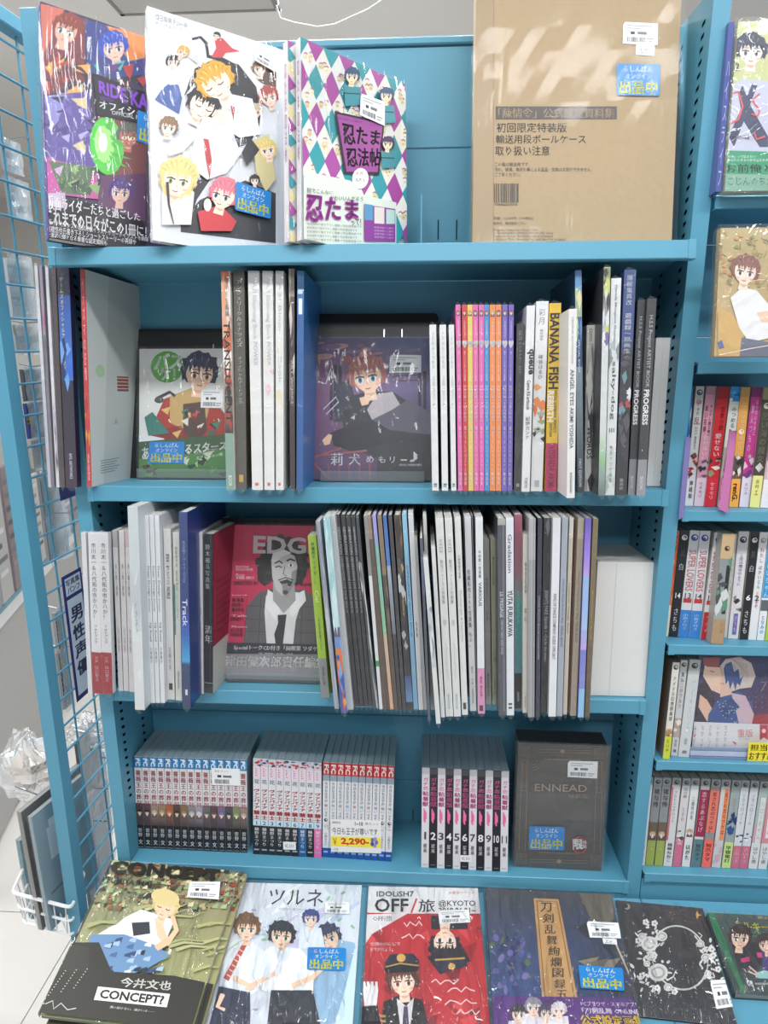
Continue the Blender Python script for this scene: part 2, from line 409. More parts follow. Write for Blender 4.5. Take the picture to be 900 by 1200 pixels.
def board(sh, root, x0, x1, X0=XL1, X1=XR0, h=.026, depth=DEPTH, name='shelf_board'):
    """shelf board tilted back; the rolled lip may run past the uprights"""
    M = frame(sh.lip, Vector((1, 0, 0)), sh.dv, sh.up)
    f = -sh.lip.y+.001 if sh.lip.y < -.02 else 0
    mb = MB(); mb.bevbox((x0, 0, -h), (x1, .0022, 0), .0012)
    if f: mb.box((x0, .0022, -.002), (x1, f, 0))
    mb.box((X0+.001, max(f, .0022), -.002), (X1-.001, depth+(-sh.lip.y), 0))
    mb.box((x0, .0022, -h), (x1, .012, -h+.0012))
    o = mb.build(name, BLUE, root); o.matrix_local = Matrix.Translation(-root.location) @ M
    for a, b in ((x1-.009, x1+.0006), (x0-.0006, x0+.009)): MB().bevbox((a, -.0009, -h-.0006), (b, .003, .0004), .0008).build('end_cap', BLUE, o)
    return o
def upright(root, xa, xb, inner):
    mb = MB(); L = -root.location
    mb.bevbox((xa, 0, 0), (xb, .157, TOPZ), .0015)
    o = mb.build('upright', BLUE, root, L)
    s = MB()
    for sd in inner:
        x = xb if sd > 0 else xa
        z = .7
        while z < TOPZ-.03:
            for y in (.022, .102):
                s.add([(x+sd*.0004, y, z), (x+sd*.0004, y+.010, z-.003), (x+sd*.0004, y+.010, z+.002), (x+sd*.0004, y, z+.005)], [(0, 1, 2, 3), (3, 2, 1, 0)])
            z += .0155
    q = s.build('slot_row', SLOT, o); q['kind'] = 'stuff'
    return o
bay = empty('shelving_bay', Vector((-.08, .085, 0)), 'blue steel shelving bay holding magazines and comics, in the middle', 'shelf')
upright(bay, XL0, XL1, (1,)); upright(bay, XR0, XR1, (-1,))
def backs(root, x0, x1, zt, zs=.3, strip=.142):
    z = zt; k = 0
    while z > zs:
        mb = MB().bevbox((x0+.0005, .151, z-strip+.0012), (x1-.0005, .157, z), .0012)
        if k % 2 == 1: pass
        mb.build('back_panel', BLUE, root, -root.location); z -= strip; k += 1
    return z
backs(bay, XL1, XR0, BACKTOP-.012, .5)
MB().bevbox((XL1, .145, BACKTOP-.011), (XR0, .159, BACKTOP), .002).build('top_rail', BLUE, bay, -bay.location)
for i, (a, b) in {1: (57, 815), 2: (103, 783.5), 3: (127, 757), 4: (145, 736.5)}.items():
    s = SH[i]; xa = hitY(a, {1: 287, 2: 574, 3: 811, 4: 1010}[i], s.lip.y).x; xb = hitY(b, {1: 285, 2: 575, 3: 819, 4: 1037}[i], s.lip.y).x
    board(s, bay, xa, xb, h=.0245)
# slits in the back of the top compartment
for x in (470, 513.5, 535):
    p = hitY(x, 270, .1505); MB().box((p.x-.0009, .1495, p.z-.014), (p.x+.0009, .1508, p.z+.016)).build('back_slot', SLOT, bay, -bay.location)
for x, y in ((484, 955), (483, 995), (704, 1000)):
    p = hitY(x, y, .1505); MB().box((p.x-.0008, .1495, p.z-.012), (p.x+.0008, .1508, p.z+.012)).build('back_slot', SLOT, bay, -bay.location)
# sloping display deck at the foot
SIG = R(16)
DKP = Vector((0, -.004, hitY(500, 1043, -.004).z)); DKN = Vector((0, -sin(SIG), cos(SIG))); DKB = Vector((0, cos(SIG), sin(SIG)))
def deck(root, x0, x1):
    M = frame(DKP, Vector((1, 0, 0)), DKB, DKN)
    mb = MB().box((x0, -.36, -.002), (x1, 0, 0)); mb.box((x0, -.362, -.03), (x1, -.36, .012))
    o = mb.build('display_deck', BLUE, root); o.matrix_local = Matrix.Translation(-root.location) @ M
    f = MB().box((x0, -.335, 0), (x1, -.325, DKP.z-.14)); f.build('kick_panel', BLUE, root, -root.location)
    for x in (x0, x1-.003): MB().add([(x, -.33, 0), (x, 0, 0), (x, 0, DKP.z-.006), (x, -.33, DKP.z-.1), (x+.003, -.33, 0), (x+.003, 0, 0), (x+.003, 0, DKP.z-.006), (x+.003, -.33, DKP.z-.1)],
        [(0, 3, 2, 1), (4, 5, 6, 7), (0, 1, 5, 4), (1, 2, 6, 5), (2, 3, 7, 6), (3, 0, 4, 7)]).build('base_side', BLUE, root, -root.location)
deck(bay, -.53, .39)
MB().box((XL1, .001, DKP.z-.004), (XR0, .003, SH[4].lip.z-.0245)).build('riser', BLUE, bay, -bay.location)

bay2 = empty('shelving_bay', Vector((.84, .085, 0)), 'blue steel shelving bay at the right edge of the photo, with narrower shelf gaps', 'shelf')
RX0, RX1 = .3915, 1.29
upright(bay2, RX1, RX1+.023, (-1,)); backs(bay2, RX0, RX1, TOPZ-.01, .5)
for i, s in SR.items(): board(s, bay2, RX0+.003, RX1-.003, RX0, RX1, h=.0165, depth=.15)
deck(bay2, .392, 1.29)
MB().box((RX0, .001, DKP.z-.004), (RX1, .003, SR[6].lip.z-.0165)).build('riser', BLUE, bay2, -bay2.location)

# ---------------------------------------------------------------- books
PAGEC = '#cfcbc2'
def body(t, d, h, col, root, page=PAGEC, side=None, name='cover'):
    """closed book: x = thickness, y = depth, spine at y=0"""
    k = min(.0011, t*.14)
    mb = MB().color(col); mb.box((0, 0, 0), (t, k, h)); mb.color(side or col).box((0, k, 0), (k, d, h)); mb.box((t-k, k, 0), (t, d, h))
    mb.build(name, COVER, root)
    if t > 2.4*k: MB().color(page).box((k, k, .0006), (t-k, d-.0015, h-.0005)).build('page_block', PAGE, root)
def spine_art(c, bands, texts):
    c.frac()
    for b in bands: c.B(0, b[0], 1, b[1], b[2], b[3] if len(b) > 3 else None)
    for x in texts:
        k = x[0]
        if k == 'v': _, t, y0, y1, col, w_, *r = x; xc = r[0] if r else .5; c.V(t, xc, y0, y1, w_, col, r[1] if len(r) > 1 else .012)
        elif k == 'r': _, t, y0, y1, col, w_, *r = x; xc = r[0] if r else .5; c.RT(t, xc-w_/2, xc+w_/2, y0, y1, col, r[1] if len(r) > 1 else .012)
        elif k == 't':
            _, t, y0, y1, col, w_, *r = x; gv = glyphs(t, .015)[0]; w_ = min(w_, (gv[:, 0].max()-gv[:, 0].min())/(gv[:, 1].max()-gv[:, 1].min())*(y1-y0)*c.h/c.w*1.25)
            c.T(t, (.5-w_/2, y0, .5+w_/2, y1), col, .015)
        elif k == 'o': _, y, r_, col, col2 = x; a = c.w/c.h; c.E(.5, y, r_, r_*a, col); c.E(.55, y-.1*r_*a, r_*.55, r_*.55*a, col2); c.E(.5, y+.1*r_*a, r_*.3, r_*.3*a, col)
        elif k == 'b': _, x0, x1, y0, y1, col = x; c.B(x0, y0, x1, y1, col)
        elif k == 'f':   # tiny portrait
            _, y, hair, sd = x; a = c.w/c.h; mp = c.map; c.map = lambda X, Y: mp(X, y+(Y-.5)*a); c.P([(.1, 1.2), (.9, 1.2), (.8, .8), (.2, .8)], '#5a4a52'); c.head(.5, .5, .33, hair, seed=sd); c.map = mp
        elif k == 'p':   # loose coloured patches
            _, y0, y1, cols, n, sd = x; rnd = random.Random(sd)
            for i in range(n):
                yy = rnd.uniform(y0, y1); xx = rnd.uniform(0, 1); l = (y1-y0)*rnd.uniform(.05, .25); ww = rnd.uniform(.15, .5)
                c.P([(xx-ww, yy-l*.3), (xx+.1, yy-l), (xx+ww, yy), (xx, yy+l)], cols[i % len(cols)])
def book(sh, bl, br, yb, tl, yt, col, bands=(), texts=(), label='', name='magazine', cat='magazine', group=None, depth=.205, page=PAGEC, sleeve=True, limit=DEPTH, yaw=0, tfac=.965, side=None, fwd=None):
    up, dv, lip = sh.up, sh.dv, sh.lip
    BL = hit(bl, yb, lip, up) if fwd is None else hit(bl, yb, lip-dv*fwd, dv)
    BR = hit(br, yb, BL, dv); TL = hit(tl, yt, BL, dv)
    u = (TL-BL).normalized(); ex = dv.cross(u).normalized(); t = (BR-BL).dot(ex)*tfac; h = (TL-BL).length
    o = BL+up*.0004
    s = ex.dot(up)
    if s < 0: o = o - up*(s*t)
    if fwd is not None: o = o + up*((lip-o).dot(up)+.0004-min(0, s)*t)
    f = (lip-BL).dot(dv)
    d = min(depth, f+limit-sh.lip.y*0-.003)
    xb = min(o.x, (o+u*h).x)
    if sh in (SH[2], SH[3]) and xb < XL1+.008:      # stands in front of the left upright
        yaw = 0
        if o.y > -.034: o = o-dv*(.034+o.y)
        d = .012
    if yaw: 
        rot = Matrix.Rotation(yaw, 3, u); ex2 = rot @ ex; dv2 = rot @ dv
    else: ex2, dv2 = ex, dv
    root = empty(name, frame(o, ex2, dv2, u), label, cat, group)
    body(t, d, h, col, root, page, page if name == 'comic_book' else None)
    c = Canvas(t, h, root.matrix_world); spine_art(c, bands, texts); c.build('spine_print', root)
    if sleeve:
        z = -.0016; mb = MB().add([(0, z, 0), (t, z, 0), (t, z, h), (0, z, h)], [(0, 1, 2, 3)])
        mb.add([(0, z, 0), (t, z, 0), (t*.55, z-.001, -.0065)], [(1, 0, 2)]); mb.add([(0, z, h), (t, z, h), (t*.4, .004, h+.005)], [(0, 1, 2)])
        mb.build('sleeve', FILM, root)
    if side: side(root, t, d, h)
    return root
def faced(root_name, M, w, h, t, col, label, cat, art=None, page=PAGEC, sleeve=True, spine=None, spinecol=None, sl=SLEEVE, group=None, cover='cover'):
    """book lying or standing with its front cover at y=0 and its spine at x=0"""
    root = empty(root_name, M, label, cat, group); k = min(.0012, t*.2)
    mb = MB().color(col); mb.box((0, 0, 0), (w, k, h)); mb.color(spinecol or col).box((0, k, 0), (k, t-k, h)); mb.color(col).box((0, t-k, 0), (w, t, h))
    mb.build(cover, COVER, root)
    if t > 3*k: MB().color(page).box((k, k, .0015), (w-.001, t-k, h-.0015)).build('page_block', PAGE, root)
    c = Canvas(w, h, M)
    if art:
        art(c, root); c.build('cover_print', root)
    if spine:
        sc = Canvas(t, h, None); spine_art(sc, *spine)
        sc.build('spine_print', root, tf=Matrix(((0, 1, 0, 0), (-1, 0, 0, t), (0, 0, 1, 0), (0, 0, 0, 1))))
    if sleeve:
        sb = MB(); n = 10; mrg = .004; z0 = -.0032
        rnd = random.Random(int(w*9e5)); vs = []
        for j in range(n+1):
            for i in range(n+1):
                e = 0 if i in (0, n) or j in (0, n) else rnd.uniform(-.0011, .0)
                vs.append((-mrg+(w+2*mrg)*i/n, z0+e+(.0015 if (i in (0, n) or j in (0, n)) else 0), -.002+(h+.006)*j/n))
        fs = [(j*(n+1)+i, j*(n+1)+i+1, (j+1)*(n+1)+i+1, (j+1)*(n+1)+i) for j in range(n) for i in range(n)]
        sb.add(vs, fs)
        sb.add([(-mrg, z0+.001, 0), (-mrg, t, 0), (-mrg, t, h), (-mrg, z0+.001, h)], [(0, 3, 2, 1)])
        o = sb.build('sleeve', sl, root)
    return root, c
# ---------------------------------------------------------------- spines, second shelf
W = '#e6e7e5'; K = '#2b2c30'; G5 = '#8b8e93'; DG = '#55585e'
def cov_panel(col, art=None):
    def f(root, t, d, h):
        c = Canvas(d, h, None); 
        if art: art(c)
        c.build('cover_print', root, tf=Matrix(((0, 1*-1, 0, t), (1, 0, 0, 0), (0, 0, 1, 0), (0, 0, 0, 1))))
    return f
s2 = SH[2]; gA = 'magazines at the left end of the second shelf'; gB = 'books on the right half of the second shelf'; on2 = ' on the second shelf'
S2L = [
 (70, 73.4, 568, 54.5, 316, '#c9cbd2', [(.5, 1, '#b9bcc6')], [], 'thinnest pale grey magazine, leftmost of the row'+on2),
 (73.8, 77, 568, 60.2, 317, '#7c7880', [(0, .3, '#9a8f9c')], [('p', .2, .5, ['#a25a80', '#6d6570'], 4, 1)], 'dull mauve-grey thin magazine, second from the left'+on2),
 (77.4, 80.6, 568.5, 65, 317, '#d6d4da', [], [('p', .5, .9, ['#5d5060', '#b9b5c2'], 5, 2)], 'whitish thin magazine, third from the left'+on2),
 (81, 85.8, 569, 70.4, 317, '#55484a', [(.1, .9, '#4a3f42')], [], 'dark brown thin magazine, fourth from the left'+on2),
 (87, 100.5, 569, 77, 317.5, '#262c48', [(.12, .5, '#274f9e', '#3a7ad0'), (.5, 1, '#1d1c30', '#3a2a3e')], [('v', 'ゲームズオフィシャルアートワークス', .04, .46, '#e9d98c', .3, .3, 0), ('p', .3, .55, ['#6aa4ec', '#2e6cd0', '#1c2c60'], 7, 3), ('r', 'RPG ARTWORKS', .84, .96, '#c9ccdc', .25)], 'navy, blue-glowing magazine with yellow title beside the red spine'+on2),
]
for b in S2L: book(s2, *b[:6], b[6], b[7], b[8], group=gA, depth=.2, yaw=R(-9))
def redside(root, t, d, h):
    c = Canvas(d, h, None); c.frac()
    c.B(0, 0, 1, 1, '#b9c0bf'); c.P([(0, 0), (.4, 0), (.2, 1), (0, 1)], '#c6cccb')
    c.B(.5, .47, .72, .545, '#7d3a38')
    for i in range(4): c.B(.5, .478+i*.017, .72, .483+i*.017, '#c9b9b5')
    c.E(.2, .45, .08, .03, '#a9c7a4'); c.T('人', (.42, .68, .5, .71), '#5a5c5c')
    for i in range(6): c.B(.16, .88+i*.012, .5-.04*(i % 3), .884+i*.012, '#777b7c')
    c.build('cover_print', root, tf=Matrix(((0, -1, 0, t), (1, 0, 0, 0), (0, 0, 1, 0), (0, 0, 0, 1))), label='pale grey cover with small maroon seal')
book(s2, 102.5, 108, 571, 94, 316, '#c8373c', [(.55, .68, '#cf4a3c')], [('v', 'イナズマの記憶', .03, .5, '#f1c9c4', .5, .5, 0), ('p', .6, .8, ['#e0a040', '#b82a30'], 5, 4), ('r', 'VISUAL FAN BOOK', .84, .97, '#f0d8d4', .4)],
     'red-spined magazine with a pale grey cover turned to the camera'+on2, group=gA, depth=.2, yaw=R(-5), side=redside)
S2A = [
 (265.5, 275.5, 574.5, 259, 318, '#e8dcd2', [(.25, .73, '#e1c0a4', '#46333a'), (.73, 1, '#8aa79a')], [('p', .02, .5, ['#cf6a3c', '#f3ece4', '#b8452e', '#e9a880'], 14, 5), ('p', .5, .72, ['#3a2a30', '#a84a3a'], 6, 6), ('v', '星田モモ画集', .03, .2, '#8d98a0', .5, .6), ('r', 'TRANSLUCENT', .22, .68, '#23202a', .72), ('r', 'BOOK', .93, .98, '#e6ecea', .4)], 'spine with orange flowers and large dark capitals'),
 (277, 289.5, 573.8, 273.5, 317, '#5b5850', [], [('v', 'アンジェリークルミナライズ', .04, .34, '#e2dfd2', .55), ('v', 'オフィシャルアートブック', .38, .6, '#d8d5c8', .5), ('b', .3, .7, .93, .965, '#c9a65a')], 'dark olive-grey art book spine with white vertical title'),
 (295.5, 308.3, 574.5, 290.5, 318, W, [], [('r', 'A3! Blooming Book POWER', .05, .42, '#bfc3c6', .5), ('b', .3, .62, .965, .98, '#c87a72')], 'first of the three white spines with faint pale title'),
 (310, 321.8, 574.5, 307.5, 318, W, [], [('r', 'A3! Blooming Book POWER', .05, .42, '#c4bfc6', .5), ('p', .4, .6, ['#e8c9cf', '#eae6dc'], 3, 8), ('b', .3, .62, .965, .98, '#c87a72')], 'middle one of the three white spines with faint pale title'),
 (323.5, 332.5, 574.5, 323, 318, W, [], [('r', 'A3! Blooming Book', .05, .5, '#c2c2b8', .5), ('p', .35, .8, ['#e9dfc0', '#ece8e0'], 4, 9), ('b', .3, .62, .965, .98, '#c87a72')], 'last of the three white spines with faint pale title'),
 (340, 346.3, 573.5, 338.5, 315.5, '#43383a', [(0, .12, '#a69a92'), (.12, .3, '#5e4a48')], [('p', .05, .5, ['#8b7a70', '#d8d0c6', '#3c2e30'], 8, 10), ('r', 'ART WORKS', .4, .6, '#cfc4bc', .4)], 'thin dark brown magazine left of the bright blue one'),
 (347.5, 355.2, 574, 348.5, 318, '#2f6fae', [(0, .2, '#3f8bc8', '#2a62a4'), (.2, 1, '#2a62a4', '#2b5f9c')], [('b', .1, .8, .08, .1, '#d9e4ee'), ('b', .2, .75, .12, .19, '#e9eef2')], 'bright blue spine beside the black stand of the night-sky book'),
]
for b in S2A: book(s2, *b[:6], b[6], b[7], b[8]+on2, group='spines in the middle of the second shelf', depth=.19)
NM = ['a', 'b']
S2B = []
for i, (a, b, t) in enumerate(((506.7, 514.4, 503.3), (518, 525.4, 515.2), (529, 535, 526))):
    S2B.append((a, b, 575.4, t, 381, '#e4e6e6', [], [('v', 'うたのおくりもの', .04, .26, '#a3a8ab', .5, .5, 0), ('v', '合同画集', .3, .36, '#b3b7ba', .4, .5, 0), ('v', '描き下ろし集', .37, .48, '#b3b7ba', .4, .5, 0), ('b', .25, .75, .955, .965, '#6f7376'), ('b', .25, .75, .97, .975, '#6f7376')],
      ('leftmost', 'middle', 'rightmost')[i]+' of the three short white booklets beside the pink spines'))
pb = [537, 542.8, 549, 555.2, 561.6, 567.9, 573.9, 581, 587.8, 594.4, 600.8]; pt = [534, 541.3, 547.7, 554, 561, 567.3, 573.7, 581, 588.5, 596, 603.8]
pc = [('#e26fb0', 'pink, leftmost of the rainbow set'), ('#cf3a3c', 'red'), ('#e6cf62', 'yellow'), ('#e56cae', 'pink, just right of the yellow one'), ('#e368b4', 'pink, just left of the light blue one'), ('#3f94d2', 'light blue'), ('#ef8f4a', 'orange, left one of the orange pair'), ('#ef9150', 'orange, right one of the orange pair'), ('#7465bd', 'violet, left one of the violet pair'), ('#7362ba', 'violet, right one of the violet pair')]
for i, (cl, ds) in enumerate(pc):
    S2B.append((pb[i], pb[i+1]-.4, 575.4, pt[i], 357.5, cl, [], [('f', .04, ('#8a5a3c', '#b23a30', '#caa84a', '#8a4a6a')[i % 4], i), ('t', '♥', .185, .225, '#f7f3f6', .95), ('v', 'ときめきマガジン', .08, .175, '#f6ecf2', .42, .5, 0), ('v', '胸キュンときめく恋の新連載', .24, .4, '#f9e9f2', .3, .5, 0), ('v', '特別付録つき総力特集号', .42, .62, '#faf0f4', .55), ('v', '描き下ろしイラストと物語集', .64, .97, '#fbf2f6', .45)],
      'slim magazine spine in '+ds))
S2B += [
 (602, 611.2, 575.4, 605.6, 380.5, '#38373a', [], [('v', '獣王千年', .03, .3, '#8d8b86', .5), ('v', '画集アート', .34, .52, '#716f6c', .35), ('b', .3, .7, .955, .975, '#9d9b98'), ('p', .6, .95, ['#2e2d30', '#454347'], 4, 2)], 'short black spine between the violet pair and the white script-titled book'),
 (611.5, 620.8, 576.5, 617.5, 358.5, '#e7e8e9', [], [('r', 'queue', .225, .36, '#1f2023', .85, .6, .035), ('r', 'Canna Kii artbook', .39, .55, '#3e4044', .45), ('v', '紀伊カンナ', .585, .71, '#2c2d31', .6), ('r', 'TOKYO', .92, .98, '#6d7074', .4)], 'white spine with a thick black handwritten title'),
 (621.9, 636, 575.9, 628.6, 353.5, '#e4e5e6', [(0, .3, '#ececed')], [('v', '彩月', .035, .12, '#6f7276', .6, .5, 0), ('v', '榊原瑞季', .14, .2, '#7f8287', .3), ('v', '峰谷はるひ', .27, .4, '#6d7074', .4), ('p', .44, .6, ['#e2874a', '#e89a5e', '#d8743a'], 7, 5), ('p', .58, .7, ['#8fae7a', '#a9b8a0'], 4, 6), ('p', .66, .75, ['#303236', '#e5e5e5'], 5, 7), ('b', .3, .7, .94, .975, '#aeb4b4')], 'white spine with an orange lily drawing'),
 (638.7, 652.4, 576, 643.8, 355.8, '#e8bf2e', [(.735, 1, '#b92d62')], [('r', 'BANANA FISH', .05, .445, '#17150f', .85, .5, .03), ('r', 'REBIRTH', .455, .62, '#f3efe4', .55, .3, .03), ('r', 'OFFICIAL GUIDEBOOK', .45, .6, '#2c2612', .22, .72), ('r', 'PERFECT', .61, .68, '#2c2612', .24, .72), ('r', 'EDITION', .63, .7, '#2c2612', .24, .36), ('r', 'YOSHIDA AKIMI', .75, .98, '#6d1438', .6)], 'bright yellow spine with bold black capitals and a magenta foot'),
]
for b in S2B: book(s2, *b[:6], b[6], b[7], b[8]+on2, group=gB, depth=.19)
S2C = [
 (676.5, 684, 578, 673.7, 317.5, '#274866', [(0, .2, '#3b78b8', '#a9bd9a'), (.2, .42, '#35679c', '#2d4a78'), (.42, 1, '#8fa3ae', '#33363c')], [('p', .05, .3, ['#b7c8a0', '#5d97cc', '#e4dfae'], 7, 4), ('r', 'SPECIAL BOOK', .3, .45, '#e6eaf0', .3), ('r', 'FIRST EDITION', .84, .97, '#d9dce0', .4)], 'tall spine with a blue-and-green painted top'),
 (684.6, 695, 576, 687.7, 381.5, '#b9b9b7', [(0, .2, '#d2d0ca')], [('r', 'comic scene', .02, .18, '#50524f', .45), ('p', .2, .98, ['#3d3e41', '#e2e1dd', '#77787a', '#c6c4c0'], 22, 11), ('r', 'WORDS', .6, .8, '#2c2d30', .6)], 'wider black-and-white spine printed with torn comic panels'),
 (695.6, 699.6, 576, 699.4, 381.5, '#9d9d9d', [], [('p', .05, .98, ['#3a3b3e', '#dedddb', '#6e6f72'], 16, 12)], 'narrow black-and-white patterned spine, left of the tall film-wrapped one'),
 (701, 708.6, 581, 707.6, 313.5, '#3c3e44', [(0, 1, '#d5d9da'), (0, .12, '#8c9a5e'), (.12, .3, '#6d6f74', '#c9ced2'), (.7, .86, '#d7dcd9', '#8fbf88'), (.86, 1, '#9fb8a4', '#6f7779')], [('p', .02, .28, ['#c6cf7c', '#3c3c44', '#dcdfe2'], 9, 13), ('p', .28, .4, ['#7a6aa0', '#e3e3e9'], 6, 14)], 'tallest film-wrapped spine fading from white to green at its foot'),
 (708.9, 720.4, 580.6, 716.4, 326.5, '#e2e5e5', [(.78, 1, '#d5dcd8')], [('r', 'Harada Minagawa Illustrations', .03, .32, '#7c8488', .3), ('r', 'salty-dog', .37, .64, '#50565a', .5), ('t', 'Ⅲ', .68, .7, '#6a7074', .5), ('v', '咎井ナツゼ画集', .76, .94, '#7b8589', .35), ('p', .15, .36, ['#b6bdc0', '#8f979b', '#dfe3e4'], 6, 15), ('p', .8, .96, ['#c2cdc6', '#b0bdb4'], 5, 15)], 'white spine with spaced grey lowercase title'),
 (721, 734.4, 580.8, 731.6, 317, '#31416e', [(0, .3, '#3a4f86'), (.35, 1, '#38343a', '#2f2d31')], [('v', '薄桜鬼真改', .02, .15, '#dfe4ee', .55), ('v', '遊戯録～原画集', .18, .36, '#e9ebf0', .6), ('p', .35, .42, ['#76697c', '#54505e'], 4, 16), ('p', .46, .62, ['#dfe8ea', '#b04a4c', '#6b9aa0', '#413c44'], 10, 17), ('p', .6, .9, ['#3c3a40', '#59555c', '#262528'], 8, 18), ('v', '集英社', .92, .975, '#c9c9cc', .4)], 'navy-topped spine with white brush title and red and white streaks'),
 (735.6, 744.2, 580, 747.2, 352.3, '#34353a', [(.81, 1, '#8f8f96')], [('r', 'H.S.S Project ARTIST BOOK', .08, .44, '#aeb0b4', .5), ('r', 'PROGRESS', .45, .63, '#e9eaec', .62, .5, .03), ('r', 'BOOK', .9, .97, '#c9c9ce', .35)], 'charcoal spine with pale capitals, left one of the matching pair'),
 (745.6, 756.2, 581, 758.5, 350.5, '#38393e', [(.81, 1, '#96969d')], [('r', 'H.S.S Project ARTIST BOOK', .08, .44, '#b4b6ba', .5), ('r', 'PROGRESS', .45, .63, '#eceded', .62, .5, .03), ('r', 'BOOK', .9, .97, '#d0d0d5', .35)], 'charcoal spine with pale capitals, right one of the matching pair'),
]
for b in S2C: book(s2, *b[:6], b[6], b[7], b[8]+on2, group=gB, depth=.2)
book(s2, 664.4, 673.6, 584, 666.7, 362.5, '#e9e9e6', [], [('r', 'ORIGINAL ILLUSTRATIONS', .04, .28, '#a5a8a8', .25), ('r', 'ANGEL EYES', .31, .5, '#3e5560', .5), ('r', 'AKIMI YOSHIDA', .51, .73, '#3e5560', .5), ('r', 'SHOGAKUKAN', .86, .97, '#3c3e40', .3)],
     'white spine pulled forward, with thin teal capitals'+on2, group=gB, depth=.19)

# ---------------------------------------------------------------- spines, third shelf
s3 = SH[3]; on3 = ' on the third shelf'
def ph(n, y0=.08, y1=.5): return ('v', n, y0, y1, '#62656b', .5)
S3A = [
 (109, 114, 808, 101, 622, '#d9dadd', [], [], 'plain white thin spine at the far left'),
 (114.6, 126, 808, 109.2, 622, '#dfe0e2', [(.735, 1, '#a02c35')], [('v', '市川太一＆八代拓の市か八か！', .06, .53, '#43464c', .5, .5, 0), ('v', 'フォトブック', .56, .68, '#5a5d63', .4, .5, 0), ('v', '写真', .76, .8, '#e9c9c9', .35), ('v', '山口宏之', .815, .92, '#f0dcdc', .4)], 'white photo book with a red foot, left one of the pair'),
 (126.6, 138.3, 808, 120.6, 622, '#dcdde0', [(.735, 1, '#a02c35')], [('v', '市川太一＆八代拓の市か八か！', .06, .53, '#43464c', .5, .5, 0), ('v', 'フォトブック', .56, .68, '#5a5d63', .4, .5, 0), ('v', '写真', .76, .8, '#e9c9c9', .35), ('v', '山口宏之', .815, .92, '#f0dcdc', .4)], 'white photo book with a red foot, right one of the pair'),
 (139, 144.6, 810, 131.4, 622, '#d2d0d2', [(0, .1, '#aca6aa')], [('v', '笑い顔と寝顔', .2, .4, '#a09a9c', .4), ('v', '写真集', .6, .75, '#b0abad', .3)], 'thin greyish-white spine right of the red-footed pair'),
 (145.2, 151, 810, 139.4, 622, '#d9d6d7', [], [('v', '笑い顔と寝顔', .2, .4, '#9b9597', .4), ('v', '写真集', .6, .75, '#b0abad', .3)], 'middle one of the three thin greyish-white spines'),
 (151.6, 157.5, 811, 146.4, 622, '#d6d2d3', [(0, .1, '#c9b4bc')], [('v', '笑い顔と寝顔', .2, .4, '#9b9597', .4), ('v', '写真集', .6, .75, '#b0abad', .3)], 'thin greyish-white spine touching the tall clear-wrapped one'),
 (158.5, 170, 832, 149.5, 594, '#cdd5d7', [(.6, 1, '#dbdedf')], [('p', .3, .9, ['#d9dfe0', '#c2cbcd', '#e2e6e7'], 8, 21), ('v', 'イラスト', .45, .62, '#b3a8c0', .3)], 'tall white clear-wrapped magazine sticking out'),
]
for i in range(4):
    bl = [171, 177, 182.6, 188.4][i]; tl = [162.6, 169, 175, 181][i]
    S3A.append((bl, bl+5, 824, tl, 604.5, '#e4e6e9', [], [('r', 'Dear Design', .26, .42, '#7d8086', .6), ('r', '2013 Summer', .43, .5, '#90939a', .4), ('r', 'NJ Road', .56, .66, '#70747b', .55), ('v', '小林裕介', .69, .78, '#7c7f86', .5)],
      ('first', 'second', 'third', 'fourth')[i]+' from the left of four white spines with small grey script'))
S3A += [
 (193.4, 196, 818, 187.4, 606, '#3d3c42', [(.5, 1, '#6d5a70')], [], 'very thin dark spine right of the four white script spines'),
 (196.6, 205, 820, 191.4, 620, '#dfe0dd', [], [('v', '梅原裕一郎フォトブック', .14, .32, '#4c4d50', .5, .5, .02), ('r', 'NOBLE', .33, .4, '#333437', .45), ('v', '主婦の友', .68, .82, '#8a8a8c', .35), ('b', .25, .75, .9, .94, '#44403a')], 'white photo book spine with a small dark square at its foot'),
 (206.2, 213.4, 821, 202.6, 624, '#dedfd8', [], [('v', '和氣あず未', .08, .2, '#84907e', .4), ('r', 'Special Book', .22, .34, '#7f8b78', .4), ('v', 'オフィシャルブック', .36, .5, '#6f7a6a', .35), ('r', 'SEBUNSHA', .82, .93, '#84888a', .3), ('b', 0, .2, .3, .6, '#1f7f7c')], 'cream-white spine with a teal edge left of the tall blue one'),
 (214.4, 224, 830, 209.8, 600.5, '#243a7c', [(.5, .62, '#2440a0', '#2a62b8'), (.62, .75, '#2a62b8', '#3fa4d8'), (.75, .77, '#3fa4d8', '#27406c'), (.77, 1, '#27406c', '#2c3660')], [('v', '花江夏樹アニバーサリーＢＯＯＫ', .14, .35, '#bccbe8', .38), ('r', 'Track', .43, .57, '#d6e2f4', .6), ('b', .35, .65, .9, .93, '#d6dbe6')], 'tall glossy blue spine glowing lighter near its foot'),
 (225.4, 232.8, 814.5, 221.2, 624, '#46406a', [(.3, .5, '#6b6488'), (.6, 1, '#a79cb0')], [('p', .05, .98, ['#2c2a4c', '#c9b8c8', '#8a86a8', '#dfd9e0'], 14, 22)], 'purple mottled spine right of the tall blue one'),
 (233.4, 238.6, 813, 231.6, 624, '#dcdadc', [], [('v', '江口', .46, .5, '#77777a', .5), ('r', 'smile', .55, .66, '#b08ca0', .5)], 'thin white spine left of the black one with white title'),
]
for b in S3A: book(s3, *b[:6], b[6], b[7], b[8]+on3, group='photo books left of the pink-covered magazine', depth=.2)
